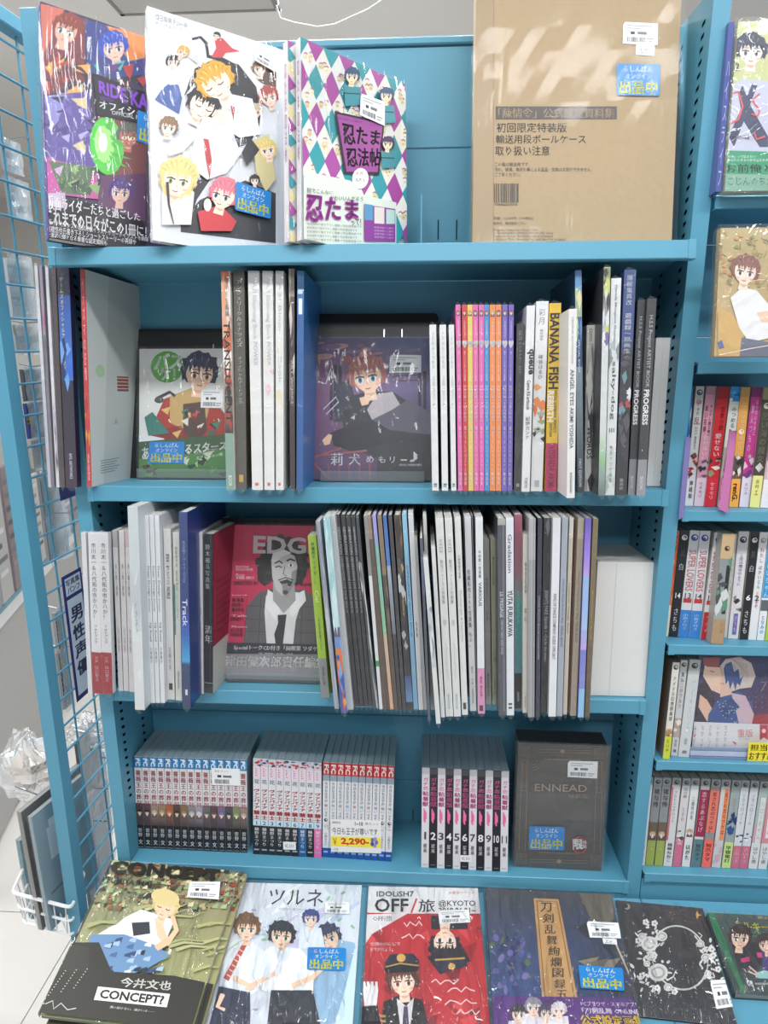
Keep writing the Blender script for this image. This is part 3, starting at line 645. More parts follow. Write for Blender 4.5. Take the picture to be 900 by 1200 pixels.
def maroon(root, t, d, h):
    c = Canvas(d, h, None); c.frac(); c.B(0, 0, 1, .7, '#8c2440'); c.B(0, .7, 1, 1, '#b9b4b2')
    for i in range(8): c.B(.1, .3+i*.045, .45, .31+i*.045, '#6a1c34')
    c.build('cover_print', root, tf=Matrix(((0, -1, 0, t), (1, 0, 0, 0), (0, 0, 1, 0), (0, 0, 0, 1))), label='wine-red cover with pale foot')
book(s3, 239.4, 250, 812.5, 239.2, 626, '#232428', [(.93, .935, '#9fa0a4')], [('v', '鈴木裕斗写真集', .06, .34, '#d8d9dc', .55, .4), ('v', '清年', .56, .68, '#dcdde0', .85, .5, .02), ('b', .7, .78, 0, .92, '#47484e')],
     'black spine with white title and a wine-red cover'+on3, group='photo books left of the pink-covered magazine', depth=.2, yaw=R(-5), side=maroon)
S3B = [
 (376.8, 386.4, 818, 360.6, 628, '#a4c832', [(.75, 1, '#8d8f90')], [('v', '声優男子', .04, .14, '#3c4a1a', .45), ('v', 'ですが…？', .15, .3, '#4c5a20', .4), ('r', 'Ciel', .33, .4, '#e6f09c', .5), ('v', '完全保存版ブック', .5, .7, '#5c6c20', .25), ('v', '宝島社編', .8, .92, '#4a4c4c', .35)], 'lime green spine with a grey foot right of the pink-covered magazine'),
 (392.3, 397.4, 831, 369.8, 611, '#a9adb8', [], [('p', .1, .9, ['#8b90a0', '#c9ccd4'], 8, 31)], 'grey-blue thin spine leaning beside the lime green one'),
 (400, 407.4, 836, 378.6, 606.5, '#b8d8dc', [(.55, .6, '#5a5470'), (.6, .66, '#6f8fc0'), (.66, .84, '#dd7a3c', '#c94e30'), (.84, 1, '#3a4f9c')], [('p', .03, .55, ['#d3e6e8', '#9ccbd2', '#c9e2e4'], 12, 32), ('p', .62, .98, ['#e89a50', '#3350a8', '#d35a38', '#7aa0d4'], 10, 33)], 'pale blue spine turning orange and deep blue towards its foot'),
 (408, 414.6, 832, 386, 604.5, '#bdbdc0', [], [], 'plain light grey spine left of the four black tour books'),
]
for i in range(4):
    S3B.append(([416, 421.4, 426.8, 432.2][i], [421, 426.4, 431.8, 436.6][i], 828, [392.8, 399.2, 405.2, 411.2][i], 603.5, '#26272b', [], [('r', 'GENERATION', .06, .2, '#b9babd', .45), ('r', 'GENERATIONS LIVE TOUR 2015-16', .21, .5, '#a9aaae', .42)],
      ('leftmost', 'second', 'third', 'rightmost')[i]+' of the four black tour book spines with white capitals'))
S3B += [
 (437, 440.6, 829, 416.6, 604, '#3b3f45', [], [], 'plain charcoal thin spine right of the black tour books'),
 (441, 444.4, 830, 420.2, 660, '#8d9092', [], [('p', .02, .98, ['#3b3d42', '#d5d8da', '#62666a'], 16, 34)], 'short mottled black-and-white spine among the tall leaning ones'),
 (444.8, 448.6, 831.5, 426.2, 604.5, '#d9dcdf', [(0, .3, '#8e8c88'), (.74, .77, '#2f9a58')], [], 'thin white spine with a small green mark'),
 (449.2, 454, 831, 429.2, 604, '#6d5a4a', [(0, .12, '#a08a72'), (.12, 1, '#5e4c3f')], [], 'brown spine left of the lilac and green one'),
 (457.4, 461.4, 831.5, 436.2, 604, '#8f8ac6', [(0, .15, '#a79be0', '#93a6cc'), (.15, .6, '#86b8b0', '#88c49a'), (.6, 1, '#c6b39a', '#d9a88c')], [], 'spine fading from lilac through green to peach'),
 (454.2, 457.2, 831, 432.8, 607, '#5a493d', [], [], 'very thin dark brown spine before the lilac and green one'),
 (461.8, 466.8, 831.5, 442, 604, '#55473c', [(0, .3, '#8a755f')], [('p', .3, .6, ['#3e332c', '#7c6852'], 4, 35)], 'brown spine right of the lilac and green one'),
 (467.2, 471.4, 832, 448.6, 604.5, '#2c4c86', [(0, .25, '#3768b0', '#4f82c8'), (.25, .6, '#a9b4c4', '#6d7078'), (.6, 1, '#37363b')], [], 'blue-topped spine with a pale grey middle'),
 (471.8, 476.2, 831.5, 454.8, 604, '#3e3c42', [], [], 'dark grey thin spine right of the blue-topped one'),
 (476.6, 484.6, 831.5, 461.6, 604, '#2f2b2c', [(0, .3, '#544338', '#3c3431'), (.3, .75, '#29272a'), (.82, .96, '#3c5680', '#6f94c0')], [('p', .02, .28, ['#7c5a3c', '#2a2524', '#caa86c', '#44382f'], 14, 36), ('p', .22, .42, ['#c9cacc', '#55565a'], 7, 37), ('r', 'Anniversary', .42, .52, '#c4b078', .5), ('p', .53, .75, ['#b4b5b8', '#3c3b40'], 6, 38)], 'dark spine with brown collage top and blue photo foot'),
 (485, 490.2, 831.5, 471, 602.5, '#8fc4e0', [(.6, 1, '#86b4d4')], [('r', 'ANNIVERSARY PHOTO BOOK', .25, .62, '#3a6a96', .4)], 'light blue spine leaning slightly'),
 (490.8, 496.4, 832, 478.2, 601.5, '#d4d6d8', [], [('v', '写真集', .54, .62, '#53565a', .4)], 'white spine right of the light blue one'),
 (496.8, 500.6, 832, 485, 631, '#b3b3b3', [], [], 'short grey spine right of the light blue and white pair'),
 (501.4, 504.6, 845, 492, 631, '#4e5464', [(.1, .3, '#5f6a86')], [], 'short slate spine sticking out below the others'),
]
for b in S3B: book(s3, *b[:6], b[6], b[7], b[8]+on3, group='photo books and tour books in the middle of the third shelf', depth=.2)
vt = lambda t: [('v', t[:2], .1, .17, '#8f9293', .45), ('v', t[2:], .2, .42, '#9a9d9e', .4), ('t', '印', .5, .53, '#a9acad', .35), ('r', 'photograph', .62, .8, '#c3c6c6', .25), ('v', '廣済堂出版', .88, .96, '#b9bcbc', .3)]
S3C = [
 (505, 509, 832, 495.5, 604, '#c9c8c4', [], [], 'cream-grey tall spine behind the short white leaning one'),
 (511.2, 516.6, 848.5, 496, 655, '#d9dcdb', [(.3, .65, '#c4c9ce')], [('p', .28, .62, ['#a7adb8', '#dfe3e6', '#8f98a6'], 6, 41)], 'short white spine leaning and sticking out lowest'),
 (517, 521.6, 841, 505.2, 641, '#dfe0de', [], [], 'short white slim spine left of the matching white pair'),
 (522.6, 531.4, 840, 510.4, 607.5, '#dddfdc', [], vt('江口拓也ファースト写真集'), 'tall white spine, left one of the matching grey-lettered pair'),
 (532, 540.4, 840, 521.2, 607.5, '#dddfdc', [], vt('江口拓也ファースト写真集'), 'tall white spine, right one of the matching grey-lettered pair'),
 (541.6, 548.6, 838, 532.6, 606.5, '#e0e2e0', [], [('v', '小野賢章写真集', .18, .3, '#8a8d8f', .4), ('r', 'Photograph & Interview', .36, .62, '#a3a6a8', .35), ('b', .25, .75, .935, .97, '#4c3c3a')], 'tall white spine with a tiny dark seal at its foot'),
 (551.2, 558.4, 833.5, 544.4, 605.5, '#d3d5d8', [], [('v', '佐藤拓也１ｓｔ写真集', .26, .56, '#3d3f43', .55, .4, .02), ('v', 'もふ。', .58, .66, '#3d3f43', .6, .4, .02), ('v', '撮影：小林一', .76, .88, '#6b6e72', .3), ('r', 'KADOKAWA', .88, .96, '#5b5e62', .28)], 'tall white spine with bold black stacked title'),
 (558.8, 560, 833, 552.6, 604, '#6a6b70', [], [], 'very thin grey sheet between two white spines'),
 (560.4, 568.5, 836.5, 557.4, 606.5, '#e6e9ec', [(.76, 1, '#dc94bc')], [('v', '中村悠一写真集', .16, .3, '#46484c', .4, .5, .02), ('r', 'VARIOUS', .32, .44, '#2f3135', .45), ('v', '撮影', .8, .84, '#7c3860', .35), ('v', '藤本和典', .85, .91, '#7c3860', .35), ('b', .2, .75, .955, .985, '#5c2c44')], 'tall white spine with a pink foot'),
 (569.2, 576, 825.7, 566.4, 632.5, '#9a9896', [], [('v', '神谷浩史デビュー作品', .22, .48, '#626062', .4), ('v', '誠文堂新光社', .8, .95, '#4e4c4e', .35)], 'short grey spine beside the short olive-green one'),
 (577, 583.6, 825.7, 574.6, 632.5, '#a4a88c', [], [('v', '神谷浩史出演集', .1, .27, '#4f5440', .35, .5, .02), ('v', '心得', .66, .74, '#777c62', .5), ('v', '集英社', .84, .94, '#84886c', .25)], 'short olive-green spine'),
 (584.4, 593.2, 838.5, 583.2, 608.5, '#4b4e58', [(0, .03, '#a8aaa4')], [('r', 'LE PRESAGE', .36, .49, '#d3d5dc', .5), ('r', 'CHRONIC SERIES ARTIST BOOK', .5, .68, '#b9bcc8', .28), ('b', .66, .72, .02, .98, '#9a9ca6'), ('b', .82, .86, .02, .98, '#8c8e98')], 'slate-grey spine with white line left of the large-lettered white one'),
 (593.8, 602.6, 838.5, 592.8, 607, '#e4e8ed', [], [('r', 'Gradation', .08, .27, '#7c5c84', .5), ('r', 'YUTA FURUKAWA', .355, .59, '#1f2126', .68, .5, .02), ('b', .25, .75, .935, .945, '#4c4e54'), ('b', .25, .75, .955, .965, '#4c4e54')], 'white spine with large black capitals, widest lettering of the row'),
 (602.9, 611.9, 830.5, 602.7, 603.5, '#8a6a78', [(0, .28, '#a8546c', '#9a6476'), (.28, .45, '#9a6476', '#5f9a94'), (.45, .81, '#4f9494', '#4e8a92'), (.81, 1, '#29262a')], [('v', '江口拓也', .38, .5, '#7cd0c0', .4), ('v', '写真', .5, .55, '#6cc0b4', .4), ('r', 'Take a Trip', .56, .66, '#3c7c80', .35), ('r', 'GAKKEN', .91, .96, '#c9c9cc', .28)], 'spine fading from rose to teal with a black foot'),
 (612.6, 618.4, 835.6, 613.2, 626.5, '#dcd8cc', [], [('v', '細谷佳正写真集', .15, .32, '#5a5852', .4), ('v', '平心', .4, .48, '#6a685f', .55), ('v', '光文社', .9, .97, '#77756c', .3)], 'short cream spine right of the rose and teal one'),
 (618.8, 626.4, 840.7, 619.8, 608, '#9c9da0', [(0, .2, '#b3b1b4')], [('b', .4, .46, 0, 1, '#d0d1d3'), ('b', .7, .75, 0, 1, '#76777b')], 'grey clear-wrapped spine with split lower end'),
 (627.4, 632.6, 840, 630.2, 607.5, '#23283c', [], [('r', 'STAGE PHOTO BOOK COLLECTION', .38, .7, '#a9b2c6', .35)], 'dark navy thin spine left of the wide black one'),
 (633.2, 642.2, 835.5, 637, 607.5, '#28282b', [], [('r', '[EIGHT] FAKE: Episode 1', .36, .57, '#b4b4b6', .55), ('r', '~Cry for the moon~', .58, .73, '#a9a9ac', .55), ('p', 0, .2, ['#3c3c40', '#77777b'], 3, 51)], 'wide black spine with pale grey condensed title'),
 (642.8, 651.6, 840, 648.2, 607.2, '#e7e9ec', [], [('r', 'KING OF DANCE COMPANY GUIDE 1995-2017', .37, .7, '#5c5f66', .42)], 'white spine with small capitals right of the wide black one'),
 (652.2, 659, 839.5, 658.9, 606.6, '#a5adb9', [], [('r', 'Character Design Book for Magi', .3, .52, '#5b6480', .35), ('r', 'VISUAL BOOK', .53, .64, '#4d5876', .4)], 'blue-grey spine with small blue lettering'),
 (659.6, 664.4, 837.5, 667.4, 607, '#cfc6b4', [(0, .1, '#dcd9d0')], [('r', 'Character Design Book', .32, .58, '#7c5c4c', .4)], 'cream spine with brown lettering'),
 (665, 667.6, 834, 673.6, 609, '#8c5a54', [], [], 'very thin reddish-brown spine right of the cream one'),
 (668.2, 675.2, 838.8, 677.4, 607.5, '#a39886', [(0, .1, '#b3a892'), (.1, 1, '#9c907e')], [('r', 'Character Design Book for Magi', .26, .5, '#5c5040', .35), ('r', 'VISUAL BOOK', .51, .62, '#4c4234', .45)], 'taupe spine left of the violet and sky-blue one'),
 (677.2, 684, 840.7, 686.2, 607.5, '#8a84d0', [(0, .15, '#6f5cc0', '#9a7ce0'), (.15, .28, '#9a7ce0', '#b9a4e0'), (.28, .55, '#9ab8e8', '#a8c8f0'), (.55, .65, '#a8b4e8', '#c0a8dc'), (.65, .85, '#7c84cc', '#8890d4'), (.85, 1, '#8fc4e8')], [], 'spine fading from violet to sky blue'),
 (685, 691, 840.7, 695, 608, '#7a6c4c', [(0, .3, '#857656', '#766848'), (.3, 1, '#7c6a48', '#5c4c38')], [('r', 'Anniversary Book', .35, .6, '#b8ac6c', .25)], 'dark gold-brown spine next to the big white box'),
]
for b in S3C: book(s3, *b[:6], b[6], b[7], b[8]+on3, group='photo books on the right half of the third shelf', depth=.2)

# ---------------------------------------------------------------- comic sets, fourth shelf
s4 = SH[4]; ORD = ['first', 'second', 'third', 'fourth', 'fifth', 'sixth', 'seventh', 'eighth', 'ninth', 'tenth', 'eleventh', 'twelfth', 'thirteenth', 'fourteenth', 'fifteenth']
HC = ['#2b2326', '#32232c', '#c9b08c', '#b89c70', '#cc7440', '#33271f', '#a8885c', '#b9b9bd', '#d4d0dc', '#5f6468', '#6a5a52', '#8a76a4', '#30343a', '#8fa068', '#b9a49a']
LC = lambda a, b, n, i: a+(b-a)*i/n
for i in range(15):
    book(s4, LC(161.4, 291, 15, i), LC(161.4, 291, 15, i+1)-.25, LC(994, 999.6, 15, i), LC(157, 289.4, 15, i), LC(887, 891, 15, i), '#d5cfd0',
         [(0, .115, '#2d78b0'), (.115, .5, '#d9d6d8'), (.5, .74, ['#4a3c40', '#5a4650', '#a08c80', '#9a8868', '#b4683c', '#54463c', '#8a7458', '#8f8f96', '#aaa4b4', '#6c7074', '#54484c', '#7c6c90', '#4a4e56', '#84906c', '#a08a84'][i], '#4a3f44'), (.74, 1, '#1f2126')],
         [('b', .5, .95, .02, .09, '#5aa4d4'), ('r', 'PC', .015, .1, '#e9f2f8', .6, .5, .03), ('v', '薔薇王の葬列', .14, .53, '#b04a5c', .78, .5, .025), ('f', .6, HC[i], i+3), ('v', '菅野', .77, .87, '#e4e4e6', .6, .5, .02), ('v', '文', .895, .955, '#f2f2f4', .65, .5, .02), ('b', .1, .9, .978, .985, '#8a8c90')],
         ORD[i]+' comic from the left in the set with rose-red titles', 'comic_book', 'comic', 'fifteen-volume comic set, left on the fourth shelf', .113, '#94a8b0', False)
VC = ['#1f2024', '#26282c', '#232428', '#202226', '#232428', '#1e2024', '#1f5a94', '#1d1f24', '#dc6ca8']
for i in range(9):
    book(s4, LC(296.7, 377.2, 9, i), LC(296.7, 377.2, 9, i+1)-.25, LC(1001, 1005.4, 9, i), LC(296.7, 377, 9, i), LC(889, 895, 9, i), '#d9d9dc',
         [(0, .08, '#c9ccd4'), (.08, .2, '#e2d2dc'), (.695, 1, VC[i])],
         [('p', .01, .075, ['#c83040', '#24366c', '#c83040'], 5, i), ('v', 'LaLa', .09, .18, '#cf5c9c', .8), ('v', '花', .21, .26, '#5a6c90', .8), ('v', 'ヴァンパイア', .31, .52, '#b8303c', .85, .5, .03), ('v', '騎士', .53, .63, '#c8404c', .85, .5, .04), ('b', 0, 1, .64, .69, '#bcd8e4'), ('t', str(i+1), .645, .685, '#2c5474', .45), ('v', '樋野まつり', .71, .91, '#e9e9ec', .62, .5, .02), ('b', .15, .85, .94, .955, '#a4a6ac')],
         ORD[i]+' comic from the left in the numbered set with bold red titles', 'comic_book', 'comic', 'nine-volume comic set in the middle of the fourth shelf', .113, '#90a4ac', False)
for i in range(10):
    book(s4, LC(377.8, 459.2, 10, i), LC(377.8, 459.2, 10, i+1)-.25, LC(1004.4, 1010, 10, i), LC(378.6, 463, 10, i), LC(893.6, 898, 10, i), '#d9dbde',
         [(0, .13, '#c03a3e'), (.13, .19, '#8ea0ae'), (.9, 1, '#20509c')],
         [('r', 'FC', .02, .115, '#f3e6e2', .7, .5, .03), ('v', '今日も王子が', .2, .42, '#6c7684', .5), ('v', '尊い', .43, .5, ['#d8a0b4', '#a0c0a8', '#c8b480', '#a4b4d0'][i % 4], .6), ('v', 'です', .51, .57, '#6c7684', .5), ('o', .6, .28, '#2a2c30', '#d9dbde'), ('p', .63, .7, ['#c9bca8', '#b4b0b8'], 3, i), ('v', '小梅まるさ', .73, .87, '#8a8c92', .4), ('b', .15, .85, .93, .95, '#8fb0d8')],
         ORD[i]+' comic from the left in the set with red tops and blue feet', 'comic_book', 'comic', 'ten-volume comic set behind the handwritten price card', .113, '#94a8b0', False)
for i in range(11):
    dk = i % 2 == 1; bg = '#1f1d22' if dk else '#d9d8dc'; fg = '#e9e8ec' if dk else '#37363c'
    book(s4, LC(493.6, 595.4, 11, i), LC(493.6, 595.4, 11, i+1)-.25, LC(1016.6, 1022.2, 11, i), LC(494.6, 597, 11, i), LC(900, 904.6, 11, i), bg,
         [(0, .06, '#4c4b50' if dk else '#c2c1c6')],
         [('v', 'ガチ恋', .09, .22, '#e070ac', .8, .5, .02), ('v', '粘着獣', .225, .38, '#d868a4', .85, .5, .03)]+[('b', .25+.1*(k % 3), .42+.12*(k % 3), .4+.02*k, .47+.018*k, '#e86aa4') for k in range(5)]+
         [('t', str(i+1), .635, .71, fg, .7), ('v', '星来', .75, .85, fg, .55, .5, .015), ('b', .2, .8, .965, .97, '#8a898e')],
         ORD[i]+' comic from the left in the black-and-white set with pink titles', 'comic_book', 'comic', 'eleven-volume comic set left of the brown box', .128, '#8a9ea8', False)
# small price stickers and the handwritten card on the sets
def card(bl, yb, tr, yt, sh, name, label, cat, draw, fwd_px_ref, thick=.0006, off=.0025):
    """thin card standing against the spines"""
    BL = hit(fwd_px_ref[0], fwd_px_ref[1], sh.lip, sh.up); pl = BL-sh.dv*off
    a = hit(bl, yb, pl, sh.dv); b = hit(tr, yt, pl, sh.dv); ex = Vector((1, 0, 0)); w_ = (b-a).dot(ex); h_ = (b-a).dot(sh.up)
    root = empty(name, frame(a, ex, sh.dv, sh.up), label, cat)
    MB().color('#e6e6e4').box((0, 0, 0), (w_, thick, h_)).build('card', MATTE, root)
    c = Canvas(w_, h_, root.matrix_world); c.frac(); draw(c); c.build('print', root); return root
def pcard(c):
    c.T('期間限定', (.03, .06, .2, .13), '#6c6e70'); c.T('1~10', (.48, .05, .64, .17), '#303236', .02); c.T('巻セット', (.68, .06, .95, .14), '#8a8c90')
    c.T('今日も王子が尊いです', (.03, .24, .93, .46), '#26282c', .0)
    c.B(.01, .52, .99, .82, '#efe03c'); c.T('￥', (.04, .56, .12, .78), '#c8702c', .02); c.T('2,290-', (.2, .55, .76, .79), '#c23a28', .045)
    for k in range(5): c.E(.86+.045*cos(k*1.3), .66+.1*sin(k*1.3), .035, .07, ['#6a64b0', '#8e8ac8', '#4c4690'][k % 3])
    c.T('※古書', (.04, .87, .14, .95), '#9a9ca0')
card(388, 998, 446.7, 962, s4, 'price_card', 'handwritten price card with yellow band standing on the red-topped comic set', 'price card', pcard, (430, 1007.6))
def stick(c):
    c.B(0, 0, 1, 1, '#eceef0'); c.T('書籍 セット', (.1, .1, .6, .24), '#9a9da2'); c.B(.2, .4, .34, .55, '#3c3e44'); c.B(.4, .42, .7, .55, '#6c6f76')
    x = .1; rnd = random.Random(5)
    while x < .6: w_ = rnd.uniform(.008, .03); c.B(x, .66, x+w_, .92, '#3c3e44'); x += w_+.016
card(248.6, 919.5, 281, 901, s4, 'price_sticker', 'white barcode sticker on the rose-red titled comic set', 'sticker', stick, (225, 997), .0003, .0012)
def tiny(c): c.B(0, 0, 1, 1, '#e6e8ea'); c.T('¥2,350', (.15, .25, .85, .8), '#5c6068')
card(332, 995.4, 346.6, 987, s4, 'price_sticker', 'tiny white price tag on the comic set with bold red titles', 'sticker', tiny, (336, 1003.4), .0003, .0012)
card(538.8, 1009.6, 553, 1002.6, s4, 'price_sticker', 'tiny white price tag on the black-and-white comic set', 'sticker', tiny, (545, 1019.6), .0003, .0012)

# ---------------------------------------------------------------- right bay spines
def rb(sh, rows, grp, suffix, depth=.113, sleeve=False):
    for r in rows: book(sh, *r[:6], r[6], r[7], r[8]+suffix, 'comic_book', 'comic', grp, depth, '#b9b4a8', sleeve, limit=.145)
r3 = SR[3]
rb(r3, [
 (799.6, 802.2, 593, 809.8, 453, '#2f6ec0', [(0, .3, '#3a86d4'), (.55, 1, '#8a93c0')], [('p', .1, .5, ['#5aa0e8', '#e4eef8'], 6, 61)], 'mostly hidden blue comic, leftmost'),
 (802.6, 812.4, 593, 815.8, 453, '#e4e4e4', [(0, .1, '#c9ccd0')], [('o', .05, .36, '#3a3c42', '#c9ccd0'), ('v', '孕', .1, .16, '#c43c44', .7), ('v', 'せた', .17, .24, '#55575c', .4), ('v', '乱', .25, .32, '#c43c44', .8), ('v', 'れたい', .33, .4, '#55575c', .4), ('v', '異世界の王', .41, .52, '#55575c', .3), ('p', .56, .74, ['#c42c34', '#8a4a3c', '#e8c4b0', '#4c3430'], 9, 62), ('v', '神崎柚', .78, .94, '#33353a', .45)], 'white comic with red and black title'),
 (813, 824.6, 593.4, 828, 453, '#e2a0b4', [(0, .07, '#b48c98'), (.76, 1, '#e3ccd8')], [('v', 'ヤンデレ魔王様の', .15, .42, '#5c3040', .3, .7), ('v', '幼い花嫁', .15, .38, '#5c3040', .3, .25), ('v', '愛せない！', .4, .62, '#fbe9f0', .6, .5, .02), ('p', .62, .76, ['#3c3440', '#c9b4c0', '#6c5c78'], 8, 63), ('v', 'セキモリ', .79, .93, '#a08c98', .45)], 'pale pink comic with white title'),
 (825.2, 838.4, 594, 842, 453.6, '#cc2430', [(0, .1, '#a42430'), (.76, 1, '#d02c3c')], [('v', '恋愛小説', .16, .36, '#7c1018', .4, .65), ('v', '愛せない', .38, .58, '#fdeaea', .6, .5, .02), ('p', .6, .75, ['#e4e0d8', '#3c3034', '#8a9470', '#b4202c'], 8, 64), ('v', 'セキモリ', .79, .94, '#fbe0e0', .45)], 'strong red comic'),
 (840.4, 853.8, 594, 856.8, 453.6, '#dcdcd4', [(0, .12, '#2f8fd0'), (.5, .75, '#b0aa9c'), (.75, 1, '#c85c84')], [('p', .01, .12, ['#54b0e8', '#1c6cac', '#e4f0f4'], 5, 65), ('v', 'みつめる', .16, .34, '#6c7c84', .45), ('b', .55, .98, .36, 1, '#a4608e'), ('v', 'きみと花', .42, .7, '#c9a0c0', .3, .75)], 'white-topped comic behind a pink translucent strip'),
 (854.4, 865, 594.4, 868.8, 454, '#eaa850', [(0, .08, '#c49a60'), (.57, .76, '#5c5450'), (.76, 1, '#efa848')], [('v', 'ニワトリの恋', .1, .34, '#fbe9c8', .6), ('o', .365, .3, '#fdf6e8', '#eaa850'), ('v', '描けない', .4, .56, '#fbe9c8', .5), ('p', .57, .75, ['#e4dcd8', '#34302f', '#8a5c54'], 8, 66), ('r', 'renG.', .8, .95, '#3a2008', .6, .5, .03)], 'orange comic with a tiny white disc'),
 (866, 877.4, 594.4, 881.8, 454, '#c43a90', [(0, .08, '#7c3468'), (.74, 1, '#dcd4e0')], [('v', '君の恋は永遠に', .1, .4, '#f4d4e8', .3, .68), ('v', '旅立つもの', .14, .54, '#f7dced', .35, .3), ('t', '★', .55, .59, '#f6eef4', .5), ('p', .6, .74, ['#e9c8d8', '#6c3c78', '#f0e4ec'], 8, 67), ('v', 'ミツメ', .79, .9, '#7c7884', .45)], 'magenta comic'),
 (878, 890.2, 595, 895, 454.4, '#4a463c', [(0, .1, '#8c8a68'), (.73, 1, '#e2e08c')], [('o', .15, .3, '#cfccbc', '#4a463c'), ('v', '黒い海の魔女', .2, .62, '#8f8a78', .7), ('t', '◆', .62, .7, '#f0eeea', .8), ('v', '赤村', .76, .84, '#6c6c3c', .4), ('v', 'すみ', .85, .9, '#6c6c3c', .4)], 'dark olive comic with a pale yellow foot'),
 (890.8, 903, 595.4, 909.6, 455, '#c9b0b8', [(.76, 1, '#e4e0e4')], [('p', .1, .7, ['#e4c8d0', '#8c6c80', '#f0e4e8'], 10, 68)], 'dusty pink comic cut by the photo edge'),
], 'comics on the third right-hand shelf', ', on the right-hand shelf below the floral cover')
r4 = SR[4]
def num(n, c): return ('t', n, .58, .63, c, .6)
rb(r4, [
 (778.4, 783, 746, 791.8, 621.8, '#e0683c', [(.7, 1, '#e4dcc8')], [('o', .06, .3, '#8a3c20', '#e0683c'), ('p', .1, .7, ['#f0a070', '#c84c28'], 8, 71)], 'narrow orange comic, leftmost'),
 (783.8, 793.8, 746.5, 798.2, 622, '#26262a', [(0, .04, '#3c3c40')], [('o', .065, .34, '#e4e4e6', '#26262a'), ('v', '黒', .17, .24, '#6c6c70', .6), ('v', '白', .3, .37, '#e4e4e6', .65), num('14', '#f0f0f2'), ('v', 'さちも', .72, .95, '#e9e9ec', .6, .5, .02)], 'black comic with a white numeral, beside the orange one'),
 (794.4, 806.8, 747, 808.8, 622, '#d2d2d6', [(.74, 1, '#3a80c8')], [('o', .065, .34, '#303c90', '#e2e2e6'), ('r', 'SUPER LOVERS', .18, .56, '#b4686c', .7), num('13', '#44464c'), ('b', .1, .9, .63, .67, '#b83c40'), ('v', '小冊子付き', .77, .93, '#c8e0f4', .5)], 'white and blue-footed comic, left one of that pair'),
 (807.6, 819.8, 748, 820.8, 622.4, '#cfcfd4', [(.74, 1, '#3a80c8')], [('o', .065, .34, '#303c90', '#e2e2e6'), ('r', 'SUPER LOVERS', .18, .56, '#b4686c', .7), num('14', '#44464c'), ('b', .1, .9, .63, .67, '#b83c40'), ('v', '小冊子付き', .77, .93, '#c8e0f4', .5)], 'white and blue-footed comic, right one of that pair'),
 (821, 832.8, 749.8, 837.6, 624.6, '#d2d2d8', [(.74, 1, '#b42c38')], [('o', .065, .34, '#303c90', '#e2e2e6'), ('r', 'SUPER LOVERS', .18, .56, '#b4686c', .7), num('15', '#44464c'), ('b', .1, .9, .63, .67, '#b83c40'), ('v', 'ペーパー付', .77, .93, '#f4c8cc', .5)], 'white comic with a red foot'),
 (848.6, 852.4, 747.5, 860, 626, '#dddcd8', [], [('v', 'こいとうらはら', .2, .6, '#8a8c88', .5)], 'thin white comic behind the brown-footed booklet'),
 (853, 865.2, 748.6, 866, 623, '#d9d9dc', [(0, .2, '#cfd0d4')], [('o', .075, .34, '#26282c', '#d9d9dc'), ('v', '１恋は魔法のように', .2, .5, '#8c80a8', .4), ('p', .6, .74, ['#3c3438', '#e9d8d0', '#8c8890'], 7, 73), ('b', .35, .75, .76, .96, '#7466a4'), ('v', '夏下冬', .78, .94, '#d9d0ec', .3, .55)], 'white comic with a purple name strip'),
 (866.8, 876.2, 749.6, 880.8, 623.6, '#26262a', [(0, .04, '#3c3c40')], [('o', .075, .34, '#e4e4e6', '#26262a'), ('v', '黒', .17, .24, '#6c6c70', .6), ('v', '白', .3, .37, '#e4e4e6', .65), num('6', '#f0f0f2'), ('v', 'さちも', .72, .95, '#e9e9ec', .6, .5, .02)], 'black comic with a white numeral, right of the purple name strip'),
 (876.8, 886.4, 750, 890.8, 624, '#dedfe2', [], [('o', .075, .34, '#8c9498', '#dedfe2'), ('v', 'わたし', .14, .28, '#c44450', .5), ('v', 'はかいじん', .3, .52, '#6c7074', .45), ('v', 'とくまぞ', .54, .7, '#c4606c', .45), num('2', '#44464c')], 'white comic with red and grey stacked title'),
 (887, 895.6, 750.6, 901.4, 624.4, '#dfe4e8', [(0, .6, '#3c98cc'), (.62, .72, '#5c6468')], [('v', 'おにいちゃん', .2, .6, '#e4f0f8', .6), ('v', 'となみの', .76, .94, '#3c98cc', .6)], 'bright sky-blue comic'),
 (896.2, 904.4, 751, 912, 625, '#a4c840', [], [('p', .1, .9, ['#c4dc70', '#7ca02c'], 6, 74)], 'lime green comic cut by the photo edge'),
], 'comics on the fourth right-hand shelf', ', fourth right-hand shelf')
book(r4, 832.8, 847.6, 755, 846.8, 625.8, '#9aa09c', [(0, .22, '#c4a880'), (.22, .5, '#8c9090'), (.5, .68, '#6ca48c', '#8c9094'), (.77, 1, '#a88c6c')], [('o', .13, .22, '#3c3428', '#c4a880'), ('b', .6, .9, .28, .72, '#2c3034'), ('p', .25, .7, ['#4c5054', '#c9cccc', '#5c8c74'], 9, 75), ('v', '特典', .8, .9, '#c4a070', .3, .75)],
     'pulled-out comic with a brown foot and an animal drawing, on the fourth right-hand shelf', 'comic_book', 'comic', 'comics on the fourth right-hand shelf', .1, '#b9b4a8', False, limit=.145)
r5 = SR[5]
